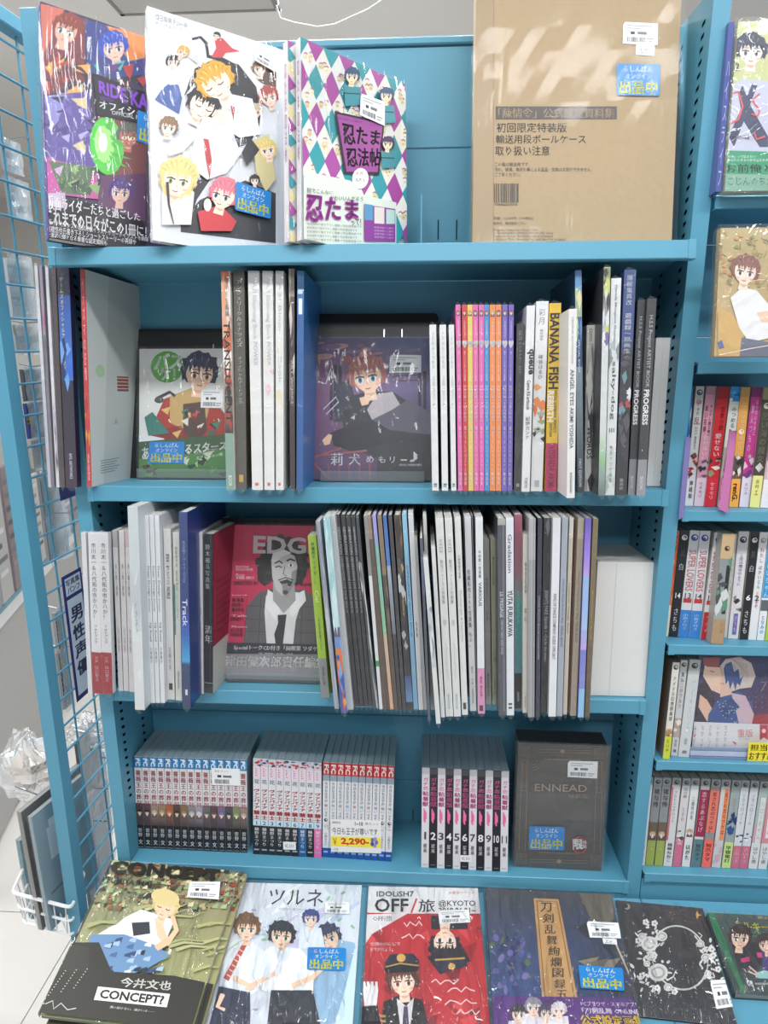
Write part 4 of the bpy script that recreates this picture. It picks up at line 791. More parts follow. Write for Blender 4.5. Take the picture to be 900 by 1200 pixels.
rb(r5, [
 (763.2, 766.8, 885, 774.6, 771.8, '#dcd8dc', [(0, .08, '#8a8c90')], [('o', .05, .3, '#3c4c44', '#dcd8dc'), ('r', 'GIRLS NOTE', .15, .6, '#d87c98', .5), ('v', 'さとう', .78, .94, '#55575c', .5)], 'white comic with pink lettering, leftmost'),
 (786, 794.2, 886, 798, 774, '#c9cacc', [(.6, .8, '#b0a49c')], [('o', .045, .34, '#3a4440', '#c9cacc'), ('v', '黒ねこのワルツ', .12, .5, '#6c6e72', .5), ('p', .6, .75, ['#c9a080', '#e4dcd4', '#8c8c90'], 5, 81), ('v', '吉田', .82, .9, '#8a8c90', .4), ('b', .3, .7, .93, .96, '#6c6e72')], 'grey-white comic with a dim portrait'),
 (794.8, 808, 887.4, 808.4, 773.4, '#c4c8ca', [(0, .14, '#b4b6b8')], [('o', .06, .28, '#303c38', '#b4b6b8'), ('v', '恋するくじら', .2, .7, '#e9ebec', .5, .6), ('o', .72, .1, '#ffffff', '#c4c8ca'), ('v', '由多', .8, .87, '#a4a8aa', .35), ('b', .3, .7, .93, .96, '#77797c')], 'wide pale grey comic'),
], 'comics on the fifth right-hand shelf', ', on the shelf with the couple cover')
book(r5, 776.6, 784.8, 889.6, 788.6, 776.6, '#d6d4cc', [(.7, .76, '#a08464'), (.76, 1, '#c4cc40')], [('o', .05, .36, '#303c38', '#d6d4cc'), ('v', 'アイドル幻想倶楽部', .14, .6, '#55534c', .5), ('p', .68, .76, ['#c99468', '#e4c8a4', '#6c5c4c'], 4, 82), ('v', 'たいや', .79, .93, '#5c6414', .5)],
     'pulled-out comic with a lime-yellow foot, on the shelf with the couple cover', 'comic_book', 'comic', 'comics on the fifth right-hand shelf', .105, '#8a7a6c', False, limit=.145)
r6 = SR[6]
tp = [(758.7, 911), (766.8, 911.5), (777.2, 911.5), (788.5, 912), (800.6, 912.5), (810.8, 912.5), (822.4, 913), (834.4, 913.5), (846.4, 914), (858.4, 914.5), (869.5, 915), (880.6, 915.5), (891.6, 916), (902.6, 916.6)]
bt = [(748.6, 755.6), (756, 765.8), (766.8, 776.6), (777.4, 787.6), (788.4, 797.8), (798.8, 808.4), (810, 820.6), (821.8, 832.8), (833.8, 844.4), (845.4, 856), (856.6, 866), (866.4, 876), (876.6, 887.4), (888, 898.4)]
dt = [
 ('#d8d9da', [(.76, 1, '#ddd8dc')], [('v', 'まちのふしぎ', .12, .55, '#8a8c90', .4), ('v', '嘘々ねむむ', .77, .97, '#b04c94', .5)], 'white comic with magenta author name, leftmost'),
 ('#8a8c8f', [(.5, .71, '#6c5c4c'), (.71, 1, '#9aa852')], [('v', '猪与侍', .12, .33, '#2a2a2e', .7), ('f', .64, '#c4a888', 91), ('v', 'ミカ', .73, .82, '#dde0c0', .5)], 'olive-footed grey comic, left one of the matching pair'),
 ('#8a8c8f', [(.5, .71, '#6c5c4c'), (.71, 1, '#9aa852')], [('v', '猪与侍', .12, .33, '#2a2a2e', .7), ('f', .64, '#c4a888', 92), ('v', 'ミカ', .73, .82, '#dde0c0', .5)], 'olive-footed grey comic, right one of the matching pair'),
 ('#d4d2d4', [], [('v', 'プラトニックハート', .14, .5, '#77797e', .4, .5), ('b', 0, .2, .1, .7, '#c46c74'), ('v', '楢崎ねねこ', .73, .95, '#3c3e44', .55, .5, .02)], 'white comic with a thin red edge'),
 ('#d2cfd0', [(.66, 1, '#cc6c8c')], [('v', '花の都', .1, .22, '#a4a4a8', .5), ('v', 'ときわ', .32, .48, '#a4a4a8', .4), ('p', .58, .7, ['#e4e0dc', '#54504c', '#b9a49c'], 6, 93), ('t', '炭', .7, .75, '#f4e4ea', .7)], 'grey-white comic with a raspberry foot'),
 ('#dadcdc', [], [('v', '二度目の花', .2, .46, '#66686c', .4), ('f', .6, '#c09c84', 94), ('v', 'はがた', .74, .92, '#33353a', .6, .5, .02)], 'white comic with a line-drawn round face'),
 ('#d2ccd0', [(.12, .65, '#9c2448'), (.68, 1, '#5c7c84')], [('v', '恋するあぶなげ', .14, .6, '#f0dce4', .55), ('v', '旭爪タマ', .73, .93, '#26343a', .6, .5, .02)], 'wine-red banded comic with a slate foot'),
 ('#8f8c8c', [(.12, .6, '#e07868'), (.68, 1, '#ec6c64')], [('v', '愛され恋のワケは？', .14, .62, '#6c2c24', .5), ('v', '旭爪タマ', .72, .93, '#5c1c18', .65, .5, .02)], 'salmon-red comic, left of the orange-striped one'),
 ('#c9c9cb', [(.1, .68, '#d0cccc')], [('b', .45, .95, .1, .68, '#ec8c5c'), ('v', '愛され恋のワケは', .14, .62, '#7c3420', .4, .7), ('p', .74, .95, ['#d8a0b4', '#b4b4b8'], 6, 95)], 'grey comic with an orange title stripe'),
 ('#9aa4a4', [(.7, 1, '#c4d88c')], [('E', 0), ('v', '潜行', .2, .4, '#c4cccc', .35), ('p', .38, .6, ['#2c447c', '#34508c', '#24386c'], 9, 96), ('v', '早寝電灯', .74, .94, '#2c3420', .65, .5, .02)], 'grey-green comic with a navy blot and pale green foot'),
 ('#d4d6da', [(.74, 1, '#c86c84')], [('v', 'ソライロノート', .14, .5, '#a4a8b0', .5), ('p', .6, .7, ['#34486c', '#e4e4e8'], 5, 97), ('v', '青山七子', .76, .94, '#f0d4dc', .6)], 'white comic with a rose foot, left one of the matching pair'),
 ('#d4d6da', [(.74, 1, '#c86c84')], [('v', 'ソライロノート', .14, .5, '#a4a8b0', .5), ('p', .6, .7, ['#34486c', '#e4e4e8'], 5, 98), ('v', '青山七子', .76, .94, '#f0d4dc', .6)], 'white comic with a rose foot, right one of the matching pair'),
 ('#a8b8b4', [(.5, .7, '#d49cac'), (.7, 1, '#d8d9da')], [('b', .3, .85, .18, .7, '#d9dcda'), ('v', 'ハロータイム', .22, .66, '#a4b0ac', .4, .58), ('v', 'はやし恵', .74, .94, '#8c7c6c', .6)], 'grey-green comic with a white label strip'),
 ('#d48c94', [(.7, 1, '#d8d9da')], [('b', .3, .85, .12, .64, '#e4e0e0'), ('v', 'ハロータイム', .16, .6, '#b4a4a4', .4, .58), ('v', 'はやし恵', .74, .94, '#8c7c6c', .6)], 'rose comic with a white label strip at the photo edge'),
]
rows = []
for i in range(14):
    c_, b_, t_, l_ = dt[i]; t_ = [x for x in t_ if x[0] != 'E']
    rows.append((bt[i][0], bt[i][1], 1014+i*.35, tp[i][0], tp[i][1], c_, [(0, .08, '#9a9c9e')]+b_, [('o', .045, .3, '#33353a', '#9a9c9e')]+t_, l_))
rb(r6, rows, 'comics on the lowest right-hand shelf', ', lowest right-hand shelf')
# ---------------------------------------------------------------- books facing the camera, top shelf
Q1 = SH[1]
def standing(TL, TR, h, off=0):
    up = Q1.up; p = Q1.lip+up*h
    a = hit(*TL, p, up); b = hit(*TR, p, up); ex = (b-a).normalized(); ey = up.cross(ex).normalized()
    return frame(a-up*(h-.0005)+ey*off, ex, ey, up)
def art_shards(c, root):
    c.crop(0, 0, 2.647); rnd = random.Random(3)
    c.P([(115, 0), (480, 0), (480, 800), (115, 800)], '#33204a')
    c.P([(120, 10), (265, 60), (262, 250), (130, 300)], '#7a3038'); c.P([(120, 10), (200, 30), (130, 180)], '#c96a58')
    c.P([(265, 60), (450, 115), (450, 260), (270, 225)], '#2b3c86'); c.P([(330, 80), (450, 110), (450, 180), (400, 190)], '#e08a48')
    c.head(205, 95, 42, '#8c3428', '#d9b09c', .35, 5, '#3c8c6c', hl='#c8604a'); c.head(352, 150, 40, '#2f4cb8', '#e4c4b4', -.2, 6, hl='#7aa0f0')
    for i in range(26):
        x = rnd.uniform(125, 260); y = rnd.uniform(170, 300); c.P([(x, y), (x+rnd.uniform(10, 50), y-rnd.uniform(0, 25)), (x+rnd.uniform(10, 40), y+rnd.uniform(5, 30))], rnd.choice(['#b84438', '#e8a85c', '#5c2030', '#d9c08c', '#3c1c30']))
    for i in range(10):
        x = rnd.uniform(270, 440); y = rnd.uniform(190, 250); c.P([(x, y), (x+rnd.uniform(10, 60), y-8), (x+20, y+26)], rnd.choice(['#b42c30', '#3cb4b0', '#1c1c2c', '#5c2c80']))
    c.P([(125, 300), (275, 285), (300, 540), (130, 490)], '#5a4a9a'); c.P([(130, 300), (210, 295), (170, 400)], '#8a86c8')
    for i in range(24):
        x = rnd.uniform(130, 270); y = rnd.uniform(300, 480); c.P([(x, y), (x+rnd.uniform(8, 50), y-rnd.uniform(0, 30)), (x+rnd.uniform(5, 40), y+rnd.uniform(5, 26))], rnd.choice(['#b4a8dc', '#40307c', '#d9c89a', '#7058b0', '#dcdcf0', '#2c2050']))
    c.P([(130, 485), (300, 535), (305, 620), (135, 600)], '#c254a0'); c.P([(150, 500), (290, 520), (270, 610), (190, 600)], '#55704c')
    for i in range(12):
        x = rnd.uniform(150, 290); y = rnd.uniform(500, 600); c.P([(x, y), (x+30, y-12), (x+18, y+22)], rnd.choice(['#3c5c3c', '#8cb06c', '#c8a8cc', '#2c3430']))
    c.P([(300, 360), (450, 375), (450, 545), (325, 550)], '#7c3c3a'); c.E(330, 455, 52, 90, '#4ccc3c', -.1); c.E(322, 450, 30, 58, '#a4f080', -.1); c.E(318, 445, 14, 30, '#f0fce4')
    for i in range(14):
        a = rnd.uniform(-1.5, 1.5); c.P([(322+20*cos(a), 450+50*sin(a)), (322+95*cos(a), 450+110*sin(a)), (324+30*cos(a+.2), 452+60*sin(a+.2))], '#48b838')
    c.head(398, 425, 34, '#5c5c54', '#c07060', .1, 9, '#ccc070'); c.P([(312, 548), (450, 540), (450, 700), (300, 640)], '#5c2c5c'); c.head(372, 600, 34, '#4a2c78', '#e0b8a8', .1, 10, hl='#8c64b8')
    c.P([(285, 230), (450, 290), (450, 390), (300, 360)], '#17151c')
    c.T('RIDE KAMENS', (303, 252, 560, 330, 560, 388, 306, 292), '#7a3cb8', .035); c.T('公式イラスト', (308, 300, 350, 308, 350, 322, 308, 314), '#7a3cb8')
    c.T('オフィシャルカルチャーブック', (306, 312, 700, 395, 700, 430, 308, 340), '#f0f0f2', .015); c.T('OFFICIAL MOOK', (345, 346, 470, 368, 470, 384, 345, 358), '#d0d0d4')
    c.P([(138, 600), (300, 640), (450, 690), (450, 800), (138, 800)], '#201822'); c.P([(136, 603), (200, 600), (205, 650), (140, 640)], '#c0b0c4')
    c.T('仮面ライダーたちと過ごした', (142, 604, 432, 664, 432, 688, 146, 652), '#f2f2f4', .02); c.T('これまでの日々がこの1冊に！', (142, 645, 452, 705, 452, 738, 146, 700), '#f2f2f4', .03)
    c.T('ライドカメンズの雑誌掲載イラストやカードイラストを網羅', (150, 680, 458, 738, 458, 752, 150, 700), '#d4d4d8'); c.T('高橋悠也氏書き下ろしショートストーリーの再録や', (145, 700, 420, 745, 420, 762, 145, 722), '#d4d4d8'); c.T('本書初公開となる貴重な設定資料も', (145, 722, 330, 748, 330, 764, 145, 742), '#d4d4d8')
    online(c, (424, 345, 545, 385, 545, 480, 422, 440), root)
_, c = faced('art_book', standing((47.5, 2), (168, 43), .297), .21, .297, .02, '#3a2454', 'purple shrink-wrapped art book at the left end of the top shelf', 'book', art_shards,
      spine=([(0, .55, '#5a4296'), (.55, 1, '#6a54a8')], [('r', 'RIDE KAMENS OFFICIAL MOOK', .03, .66, '#e4e0ee', .5, .5, .02)]), spinecol='#58429a')
def art_white(c, root):
    c.crop(0, 0, 2.647); rnd = random.Random(4)
    c.P([(440, 0), (860, 0), (860, 770), (440, 770)], '#e6e8ee')
    c.T('情日祭男子20th冊', (482, 42, 582, 74, 582, 90, 482, 62), '#50525a'); c.T('オリジナルブック', (482, 64, 562, 88, 562, 98, 482, 78), '#60626a')
    # long sweeping black ribbon
    rib = [(600, 118), (650, 110), (620, 130), (640, 180), (660, 190), (720, 200), (770, 260), (800, 330), (805, 410), (780, 470), (720, 490), (640, 560), (590, 640), (560, 720), (700, 735), (855, 750), (855, 690), (750, 640), (700, 600), (730, 550), (800, 500), (830, 400), (815, 300), (760, 230), (680, 190)]
    c.S([(595, 122), (622, 116), (640, 135), (645, 175), (690, 185), (745, 215)], 8, '#26262e', 14)
    c.P([(570, 300), (600, 215), (660, 185), (740, 200), (795, 270), (808, 360), (800, 420), (770, 440), (735, 470), (650, 560), (610, 620), (585, 700), (556, 700), (580, 610), (650, 500), (720, 440), (740, 330), (690, 240), (620, 240)], '#2a2a32')
    c.P([(560, 690), (620, 620), (760, 560), (855, 600), (855, 755), (560, 720)], '#2a2a32')
    # small figures
    c.P([(665, 120), (690, 118), (720, 150), (745, 160), (700, 165), (690, 180), (655, 178), (670, 150)], '#d0444c'); c.head(672, 112, 10, '#2c2830', tilt=.3, seed=2)
    c.P([(500, 280), (545, 240), (565, 300), (555, 355), (480, 310)], '#3c5ca4'); c.P([(515, 225), (560, 215), (570, 260), (525, 265)], '#e4e8f0'); c.head(535, 195, 19, '#26222a', seed=3)
    c.head(566, 165, 17, '#e0b050', seed=4, tilt=.5); c.P([(585, 180), (625, 170), (610, 200)], '#d8d8e0')
    c.P([(800, 180), (855, 200), (855, 280), (800, 250)], '#5c4038'); c.head(805, 215, 22, '#8a6a4c', seed=8); c.head(832, 305, 28, '#a8483c', seed=9, tilt=-.3); c.head(790, 350, 20, '#c8b49c', seed=10)
    # two students leaning together, shirts
    c.P([(600, 420), (640, 345), (700, 360), (745, 480), (700, 540), (640, 560), (590, 520)], '#eceef2'); c.P([(690, 290), (780, 310), (806, 420), (740, 430), (680, 390)], '#f1f2f4')
    c.P([(628, 432), (645, 436), (655, 500), (648, 560), (636, 500)], '#c43c40'); c.P([(712, 330), (726, 336), (722, 380)], '#c43c40')
    c.head(625, 330, 46, '#2a2830', tilt=.45, seed=11, closed=True, side=1); c.head(668, 262, 52, '#d8a040', tilt=-.5, seed=12, closed=True, side=-1, hl='#f0cc70')
    c.P([(650, 372), (690, 345), (700, 380), (670, 400)], '#f4dcc8'); c.S([(600, 430), (560, 470), (520, 480)], 10, '#f1dccb', 16)
    for i in range(5): c.S([(655+i*7, 365), (668+i*7, 345)], 5, '#f2d8c4')
    # lower figures
    c.P([(500, 600), (560, 560), (600, 600), (590, 700), (500, 700)], '#e9e4dc'); c.head(548, 560, 52, '#e0cc84', tilt=.2, seed=13, eye='#8a9a5a', long=.5, hl='#f4e8b0'); c.head(520, 400, 26, '#8a6c50', seed=14, tilt=.2)
    c.P([(610, 660), (680, 640), (730, 690), (715, 720), (620, 720)], '#c83c44'); c.head(690, 610, 42, '#d87888', tilt=.3, seed=15, side=-1); c.E(640, 640, 12, 20, '#e8d8d0')
    c.P([(780, 440), (830, 420), (850, 560), (820, 600), (790, 540)], '#cdbf90'); c.head(825, 470, 26, '#dfc67c', tilt=-.2, seed=16, long=.4)
    c.P([(745, 480), (770, 430), (800, 470), (760, 520)], '#34303a'); c.head(785, 565, 14, '#3c343a', seed=17); c.S([(515, 570), (520, 640), (535, 700)], 9, '#3a3440', 3)
    c.T('Ruminaire 20th', (700, 340, 740, 350, 740, 360, 700, 350), '#6c6e78'); c.T('20th anniversary', (715, 425, 752, 438, 750, 462, 715, 448), '#9a9ca4')
    sticker(c, (783, 150, 852, 190, 850, 232, 786, 196), parent=root); online(c, (727, 568, 836, 602, 833, 684, 723, 656), root)
faced('art_book', standing((172.3, 7.5), (322, 56), .297), .212, .297, .012, '#dfe1e7', 'white shrink-wrapped art book with a sweeping black ribbon, second on the top shelf', 'book', art_white)
def art_diamond(c, root):
    c.crop(320, 0, 3.75); rnd = random.Random(8)
    c.P([(100, 130), (560, 340), (560, 1080), (100, 1080)], '#dfe4e6')
    X = lambda i, j: (120+i*72+j*0, 130+i*36+j*0)
    cols = ['#2f9aa4', '#e6e8e6', '#a84a9c', '#e9e6dc']
    for j in range(-3, 9):
        for i in range(-1, 8):
            cx = 118+i*68+(j % 2)*34; cy = 170+j*84+(i*68+(j % 2)*34)*.42
            k = cols[(i*2+j) % 4]
            c.P([(cx, cy-82), (cx+38, cy+16), (cx, cy+82), (cx-38, cy-16)], k)
            if k in ('#e6e8e6', '#e9e6dc'):
                for q in range(3):
                    a = rnd.uniform(-16, 16); b = rnd.uniform(-30, 30); c.E(cx+a, cy+b, rnd.uniform(7, 13), rnd.uniform(10, 16), rnd.choice(['#e6dcae', '#efe8c4', '#dcd09c']))
                    c.S([(cx+a-8, cy+b-12), (cx+a, cy+b-17), (cx+a+9, cy+b-10)], 5, '#a84a9c'); c.S([(cx+a-4, cy+b+3), (cx+a+4, cy+b+4)], 2, '#6c4c70')
    c.P([(135, 760), (330, 800), (385, 862), (530, 895), (530, 1080), (118, 1080), (118, 800)], '#dde6da')
    # title plate
    c.P([(258, 495), (478, 545), (455, 775), (300, 770)], '#2a2430'); c.P([(270, 508), (470, 552), (448, 762), (312, 760)], '#9c4a96')
    c.T('新たな忍者アニメ30周年記念', (278, 520, 380, 540, 380, 550, 278, 532), '#2a2430'); c.T('忍たま', (290, 548, 462, 585, 452, 645, 303, 640), '#1e1a24', .04); c.T('忍法帖', (306, 655, 462, 660, 458, 735, 318, 740), '#1e1a24', .04)
    c.E(372, 790, 36, 46, '#f0f0ee', .1); c.T('メガ', (350, 760, 385, 775), '#b44a3c', .02); c.T('もりっ', (352, 788, 392, 806), '#3a3c80', .02)
    # plain round-faced children in teal
    for x, y, r_, s_ in ((335, 345, 36, 21), (485, 430, 34, 22), (490, 640, 30, 23)):
        c.P([(x-r_, y+r_), (x+r_, y+r_+10), (x+r_*1.2, y+r_*3.4), (x-r_*.8, y+r_*3.6)], '#3f8c98'); c.S([(x-r_, y+r_*2), (x+r_, y+r_*2.1)], 6, '#2c4c5c'); c.head(x, y, r_*.85, '#3c5878' if s_ != 23 else '#4a3a5c', '#f0dcb4', .1, s_)
    c.T('何でこんなに', (135, 830, 250, 848, 250, 862, 135, 856), '#3c3a40', .01); c.T('かわいいんだろう', (236, 866, 382, 872, 382, 892, 236, 888), '#3c3a40', .01)
    c.T('忍たま', (132, 862, 360, 890, 358, 972, 132, 978), '#a03c9c', .05); c.T('って！', (330, 968, 372, 998), '#3c3a40', .02)
    for i in range(5): c.T('設定資料や描き下ろし満載の完全保存版です', (135, 984+i*17, 375-20*(i % 2), 998+i*16, 375-20*(i % 2), 1008+i*16, 135, 994+i*17), '#55535c')
    c.P([(385, 905), (522, 925), (522, 1066), (385, 1066)], '#8c3c94'); c.P([(387, 902), (424, 908), (424, 975), (387, 972)], '#5a98c0'); c.P([(430, 915), (474, 920), (474, 990), (430, 988)], '#e4d8d0'); c.P([(482, 925), (520, 930), (520, 990), (482, 990)], '#b8d8cc')
    for i in range(4): c.T('収録内容のご紹介', (430, 1000+i*14, 515, 1006+i*14, 515, 1014+i*14, 430, 1009+i*14), '#d9b4dc')
    sticker(c, (370, 420, 476, 458, 474, 562, 366, 515), parent=root)
M3 = standing((352, 43.5), (466, 96), .257)
faced('art_book', M3, .182, .257, .011, '#dfe3e4', 'front copy of the white, teal and purple diamond-patterned book on the top shelf', 'book', art_diamond, spine=([], [('v', '忍たま忍法帖', .1, .6, '#b070ac', .5)]), spinecol='#e4dfe4', group='two copies of the diamond-patterned book')
M3b = standing((337, 47.5), (451, 100), .257, .0)
def art_strip(c, root):
    c.frac(); rnd = random.Random(2); c.B(0, 0, 1, 1, '#e2e0dc')
    for j in range(16):
        for i in range(8): c.P([(i*.14, j*.07-.045), (i*.14+.07, j*.07), (i*.14, j*.07+.045), (i*.14-.07, j*.07)], ['#a84a9c', '#2f9aa4', '#e6dcae'][(i+j) % 3])
faced('art_book', M3b, .182, .257, .011, '#dfe3e4', 'rear copy of the diamond-patterned book, only its edge showing, on the top shelf', 'book', art_strip, spinecol='#e4dfe4', spine=([], [('v', '忍たま忍法帖', .1, .6, '#b070ac', .5)]), group='two copies of the diamond-patterned book')
# cardboard mailing box
a = hit(553.5, 286, Q1.lip+Q1.dv*.05, Q1.dv); b = hit(787, 286, Q1.lip+Q1.dv*.05, Q1.dv)
a = a-Q1.up*((a-Q1.lip).dot(Q1.up)-.0006)
def art_box(c, root):
    c.crop(540, 0, 2.5)
    c.P([(30, -200), (97, -200), (95, 720), (20, 720)], '#a08866', None)
    c.S([(97, -200), (95, 720)], 2, '#8c6f50'); c.P([(102, 312), (457, 312), (457, 350), (102, 350)], '#3a332e')
    c.T('「陳情令」公式設定資料集', (110, 317, 450, 346), '#b89a78', .01); dk = '#3a302a'
    c.T('初回限定特装版', (105, 360, 310, 388), dk, .01); c.T('輸送用段ボールケース', (103, 395, 366, 421), dk, .01); c.T('取り扱い注意', (101, 428, 260, 456), dk, .01)
    c.T('この箱は輸送用です。', (99, 476, 202, 488), dk); c.T('汚れ、破損、角折れ等による返品・交換はお受けできません。', (99, 491, 384, 503), dk); c.T('ご了承ください。', (99, 506, 176, 518), dk)
    x = 97; rnd = random.Random(5)
    while x < 168: w_ = rnd.uniform(1, 4); c.B(x, 538, x+w_, 594, dk); x += w_+rnd.uniform(1, 3)
    c.T('9784866575476', (99, 596, 166, 603), dk); c.T('定価：16,500円（10%税込）', (95, 635, 213, 644), dk); c.T('発売元：株式会社リブレ', (95, 650, 190, 659), dk)
    for i, t in enumerate(('Originally Published in China in 2020', 'by TIANJINSHENG MEDIA GROUP LTD. China', 'Japanese version Publishing rights arranged', 'with Sony Music Solutions Inc. and Libre Inc. in Japan.')): c.T(t, (95, 671+i*9, (225, 270, 268, 308)[i], 679+i*9), '#5a4838')
    sticker(c, (475, 65, 577, 70, 576, 133, 474, 129), parent=root); sticker(c, (512, 132, 566, 132, 566, 164, 512, 162), parent=root); online(c, (455, 188, 583, 190, 581, 283, 456, 281), root)
CARD = mat('corrugated_cardboard', '#b09a7a', .8, vary=.08, scale=120, bump=.2)
Mx = frame(a, Vector((1, 0, 0)), Q1.dv, Q1.up)
rt = empty('cardboard_box', Mx, 'tall brown cardboard mailing box in clear film on the top shelf', 'box'); bw = (b-a).x; bh = .46; bt_ = .045
kb = MB().bevbox((0, 0, 0), (bw, bt_, bh), .0015).build('box_body', CARD, rt)
c = Canvas(bw, bh, Mx); art_box(c, rt); c.build('printing', rt)
sb = MB(); n = 14; rnd = random.Random(3)
sb.add([(-.006+(bw+.012)*i/n, -.0032-(0 if i in (0, n) or j in (0, n) else rnd.uniform(0, .0015)), (bh+.004)*j/n) for j in range(n+1) for i in range(n+1)], [(j*(n+1)+i, j*(n+1)+i+1, (j+1)*(n+1)+i+1, (j+1)*(n+1)+i) for j in range(n) for i in range(n)])
sb.build('sleeve', plastic('taut_clear_film', .02, .12, 5, .1, stretch=(3.2, 1, .35), rot=.8, rough=.1, base=.007), rt)
# thin blue divider standing in the top compartment
p = hitY(493, 283, .04)
pz = hit(493, 290, Q1.lip+Q1.dv*.06, Q1.dv); pz = pz-Q1.up*((pz-Q1.lip).dot(Q1.up)-.0006)
g = empty('shelf_divider', frame(pz, Vector((1, 0, 0)), Q1.dv, Q1.up), 'thin blue metal divider standing in the empty middle of the top shelf', 'divider')
MB().add([(0, 0, 0), (.0012, 0, 0), (.0012, .1, 0), (0, .1, 0), (0, .0, .085), (.0012, .0, .085), (.0012, .1, .105), (0, .1, .105)], [(0, 3, 2, 1), (4, 5, 6, 7), (0, 1, 5, 4), (1, 2, 6, 5), (2, 3, 7, 6), (3, 0, 4, 7)]).build('blade', BLUE, g)
MB().box((-.03, 0, 0), (0, .1, .001)).build('foot_plate', BLUE, g)

# ---------------------------------------------------------------- face-out magazines on black stands
def leaned(sh, BL, lean, tl_y, TLx=None):
    bl = hit(*BL, sh.lip, sh.up); up = Vector((0, sin(lean), cos(lean))); dv = Vector((0, cos(lean), -sin(lean)))
    tl = hit(TLx or BL[0], tl_y, bl, dv); h = (tl-bl).dot(up)
    return frame(bl+up*.003, Vector((1, 0, 0)), dv, up), h
def stand(M, w, h, x0, ztop, label, t=.006):
    """black easel: plate behind the magazine, ledge and clear front lip"""
    root = empty('display_stand', M, label, 'display stand')
    mb = MB(); r = .008; pts = []
    x1 = x0+w
    for cx, cz, a0 in ((x1-r, ztop-r, 0), (x0+r, ztop-r, pi/2)):
        for k in range(5): a = a0+k*pi/8; pts.append((cx+r*cos(a), cz+r*sin(a)))
    pts += [(x0, -.002), (x1, -.002)]
    n = len(pts); y0, y1 = t+.001, t+.004
    mb.add([(p[0], y0, p[1]) for p in pts]+[(p[0], y1, p[1]) for p in pts], [tuple(range(n)), tuple(range(2*n-1, n-1, -1))]+[((i+1) % n, i, i+n, (i+1) % n+n) for i in range(n)])
    mb.build('back_plate', BLACKP, root)
    for k in (.58, .72): MB().box((x0+w*k-.001, y0-.0006, ztop-.045), (x0+w*k+.0006, y0, ztop-.026)).build('slit', CHROME, root)
    MB().box((x0+.02, -.008, -.003), (x1-.02, y1, -.0005)).build('ledge', BLACKP, root)
    MB().box((x0+.02, -.0095, -.003), (x1-.02, -.0082, .014)).build('clear_lip', ACRYL, root)
    return root
LEAN = R(13)
def art_green(c, root):
    c.crop(0, 290, 3.2143); rnd = random.Random(6)
    c.P([(500, 380), (880, 380), (880, 880), (500, 880)], '#dde0dd')
    c.E(630, 450, 62, 60, '#5aa848'); c.E(600, 440, 28, 28, '#6cb858'); c.T('バス', (590, 400, 690, 400, 685, 455, 582, 460), '#eef4ec', .05); c.T('ケ！', (600, 455, 660, 500), '#dfeadc', .05)
    c.P([(620, 570), (700, 540), (790, 560), (860, 640), (860, 760), (620, 770), (560, 700)], '#a8382c')
    c.P([(640, 560), (720, 530), (800, 545), (780, 640), (700, 690), (640, 660)], '#c4a468'); c.P([(690, 590), (770, 580), (780, 690), (740, 740), (690, 720)], '#54403a'); c.P([(600, 690), (680, 670), (720, 730), (600, 760)], '#8a2c28')
    for i in range(26):
        x = rnd.uniform(580, 850); y = rnd.uniform(600, 840); c.P([(x, y), (x+rnd.uniform(10, 40), y-12), (x+rnd.uniform(5, 30), y+20)], rnd.choice(['#2c6c5c', '#c8443c', '#d8b46c', '#3c2c30', '#7c2c34', '#e4dccc', '#3c8468']))
    c.S([(590, 570), (640, 545), (660, 560)], 12, '#3c3a3c'); c.E(600, 575, 18, 12, '#58504c')
    c.head(752, 475, 62, '#2f3450', '#efcbb0', .1, 31, '#b87838', hl='#5868a0', side=.6)
    c.P([(525, 700), (620, 720), (600, 800), (520, 790)], '#dfe2e6'); c.P([(545, 640), (575, 620), (640, 700), (560, 710)], '#3c7c74')
    c.P([(500, 735), (880, 700), (880, 880), (500, 880)], '#3c5c3c'); c.P([(500, 800), (880, 760), (880, 880), (500, 880)], '#4c8044')
    for i in range(20):
        x = rnd.uniform(530, 850); y = rnd.uniform(760, 860); c.P([(x, y), (x+rnd.uniform(10, 50), y-10), (x+rnd.uniform(5, 40), y+16)], rnd.choice(['#2a3430', '#6ca050', '#a4c07c', '#51303c', '#c4ccb4', '#254434']))
    c.T('あんさんぶるスターズ', (536, 752, 858, 728, 856, 760, 538, 800), '#f2f4f2', .03); c.T('スタイルブランドプロデューサーの', (735, 768, 852, 750, 852, 762, 735, 780), '#e4e8e4'); c.T('エディション版', (740, 788, 840, 772, 840, 784, 740, 800), '#e4e8e4')
    sticker(c, (760, 536, 842, 536, 842, 606, 757, 604), parent=root); online(c, (565, 732, 698, 732, 694, 814, 560, 814), root)
M, h = leaned(s2, (163, 561), LEAN, 411)
w1 = h*.707; stand(M, .25, h, -.02, h+.035, 'black display stand under the green-titled magazine on the second shelf')
faced('magazine', M, w1, h, .005, '#b9bcb8', 'magazine with a green round title and dark-haired youth, standing face-out on the second shelf', 'magazine', art_green, group='face-out magazines on stands')
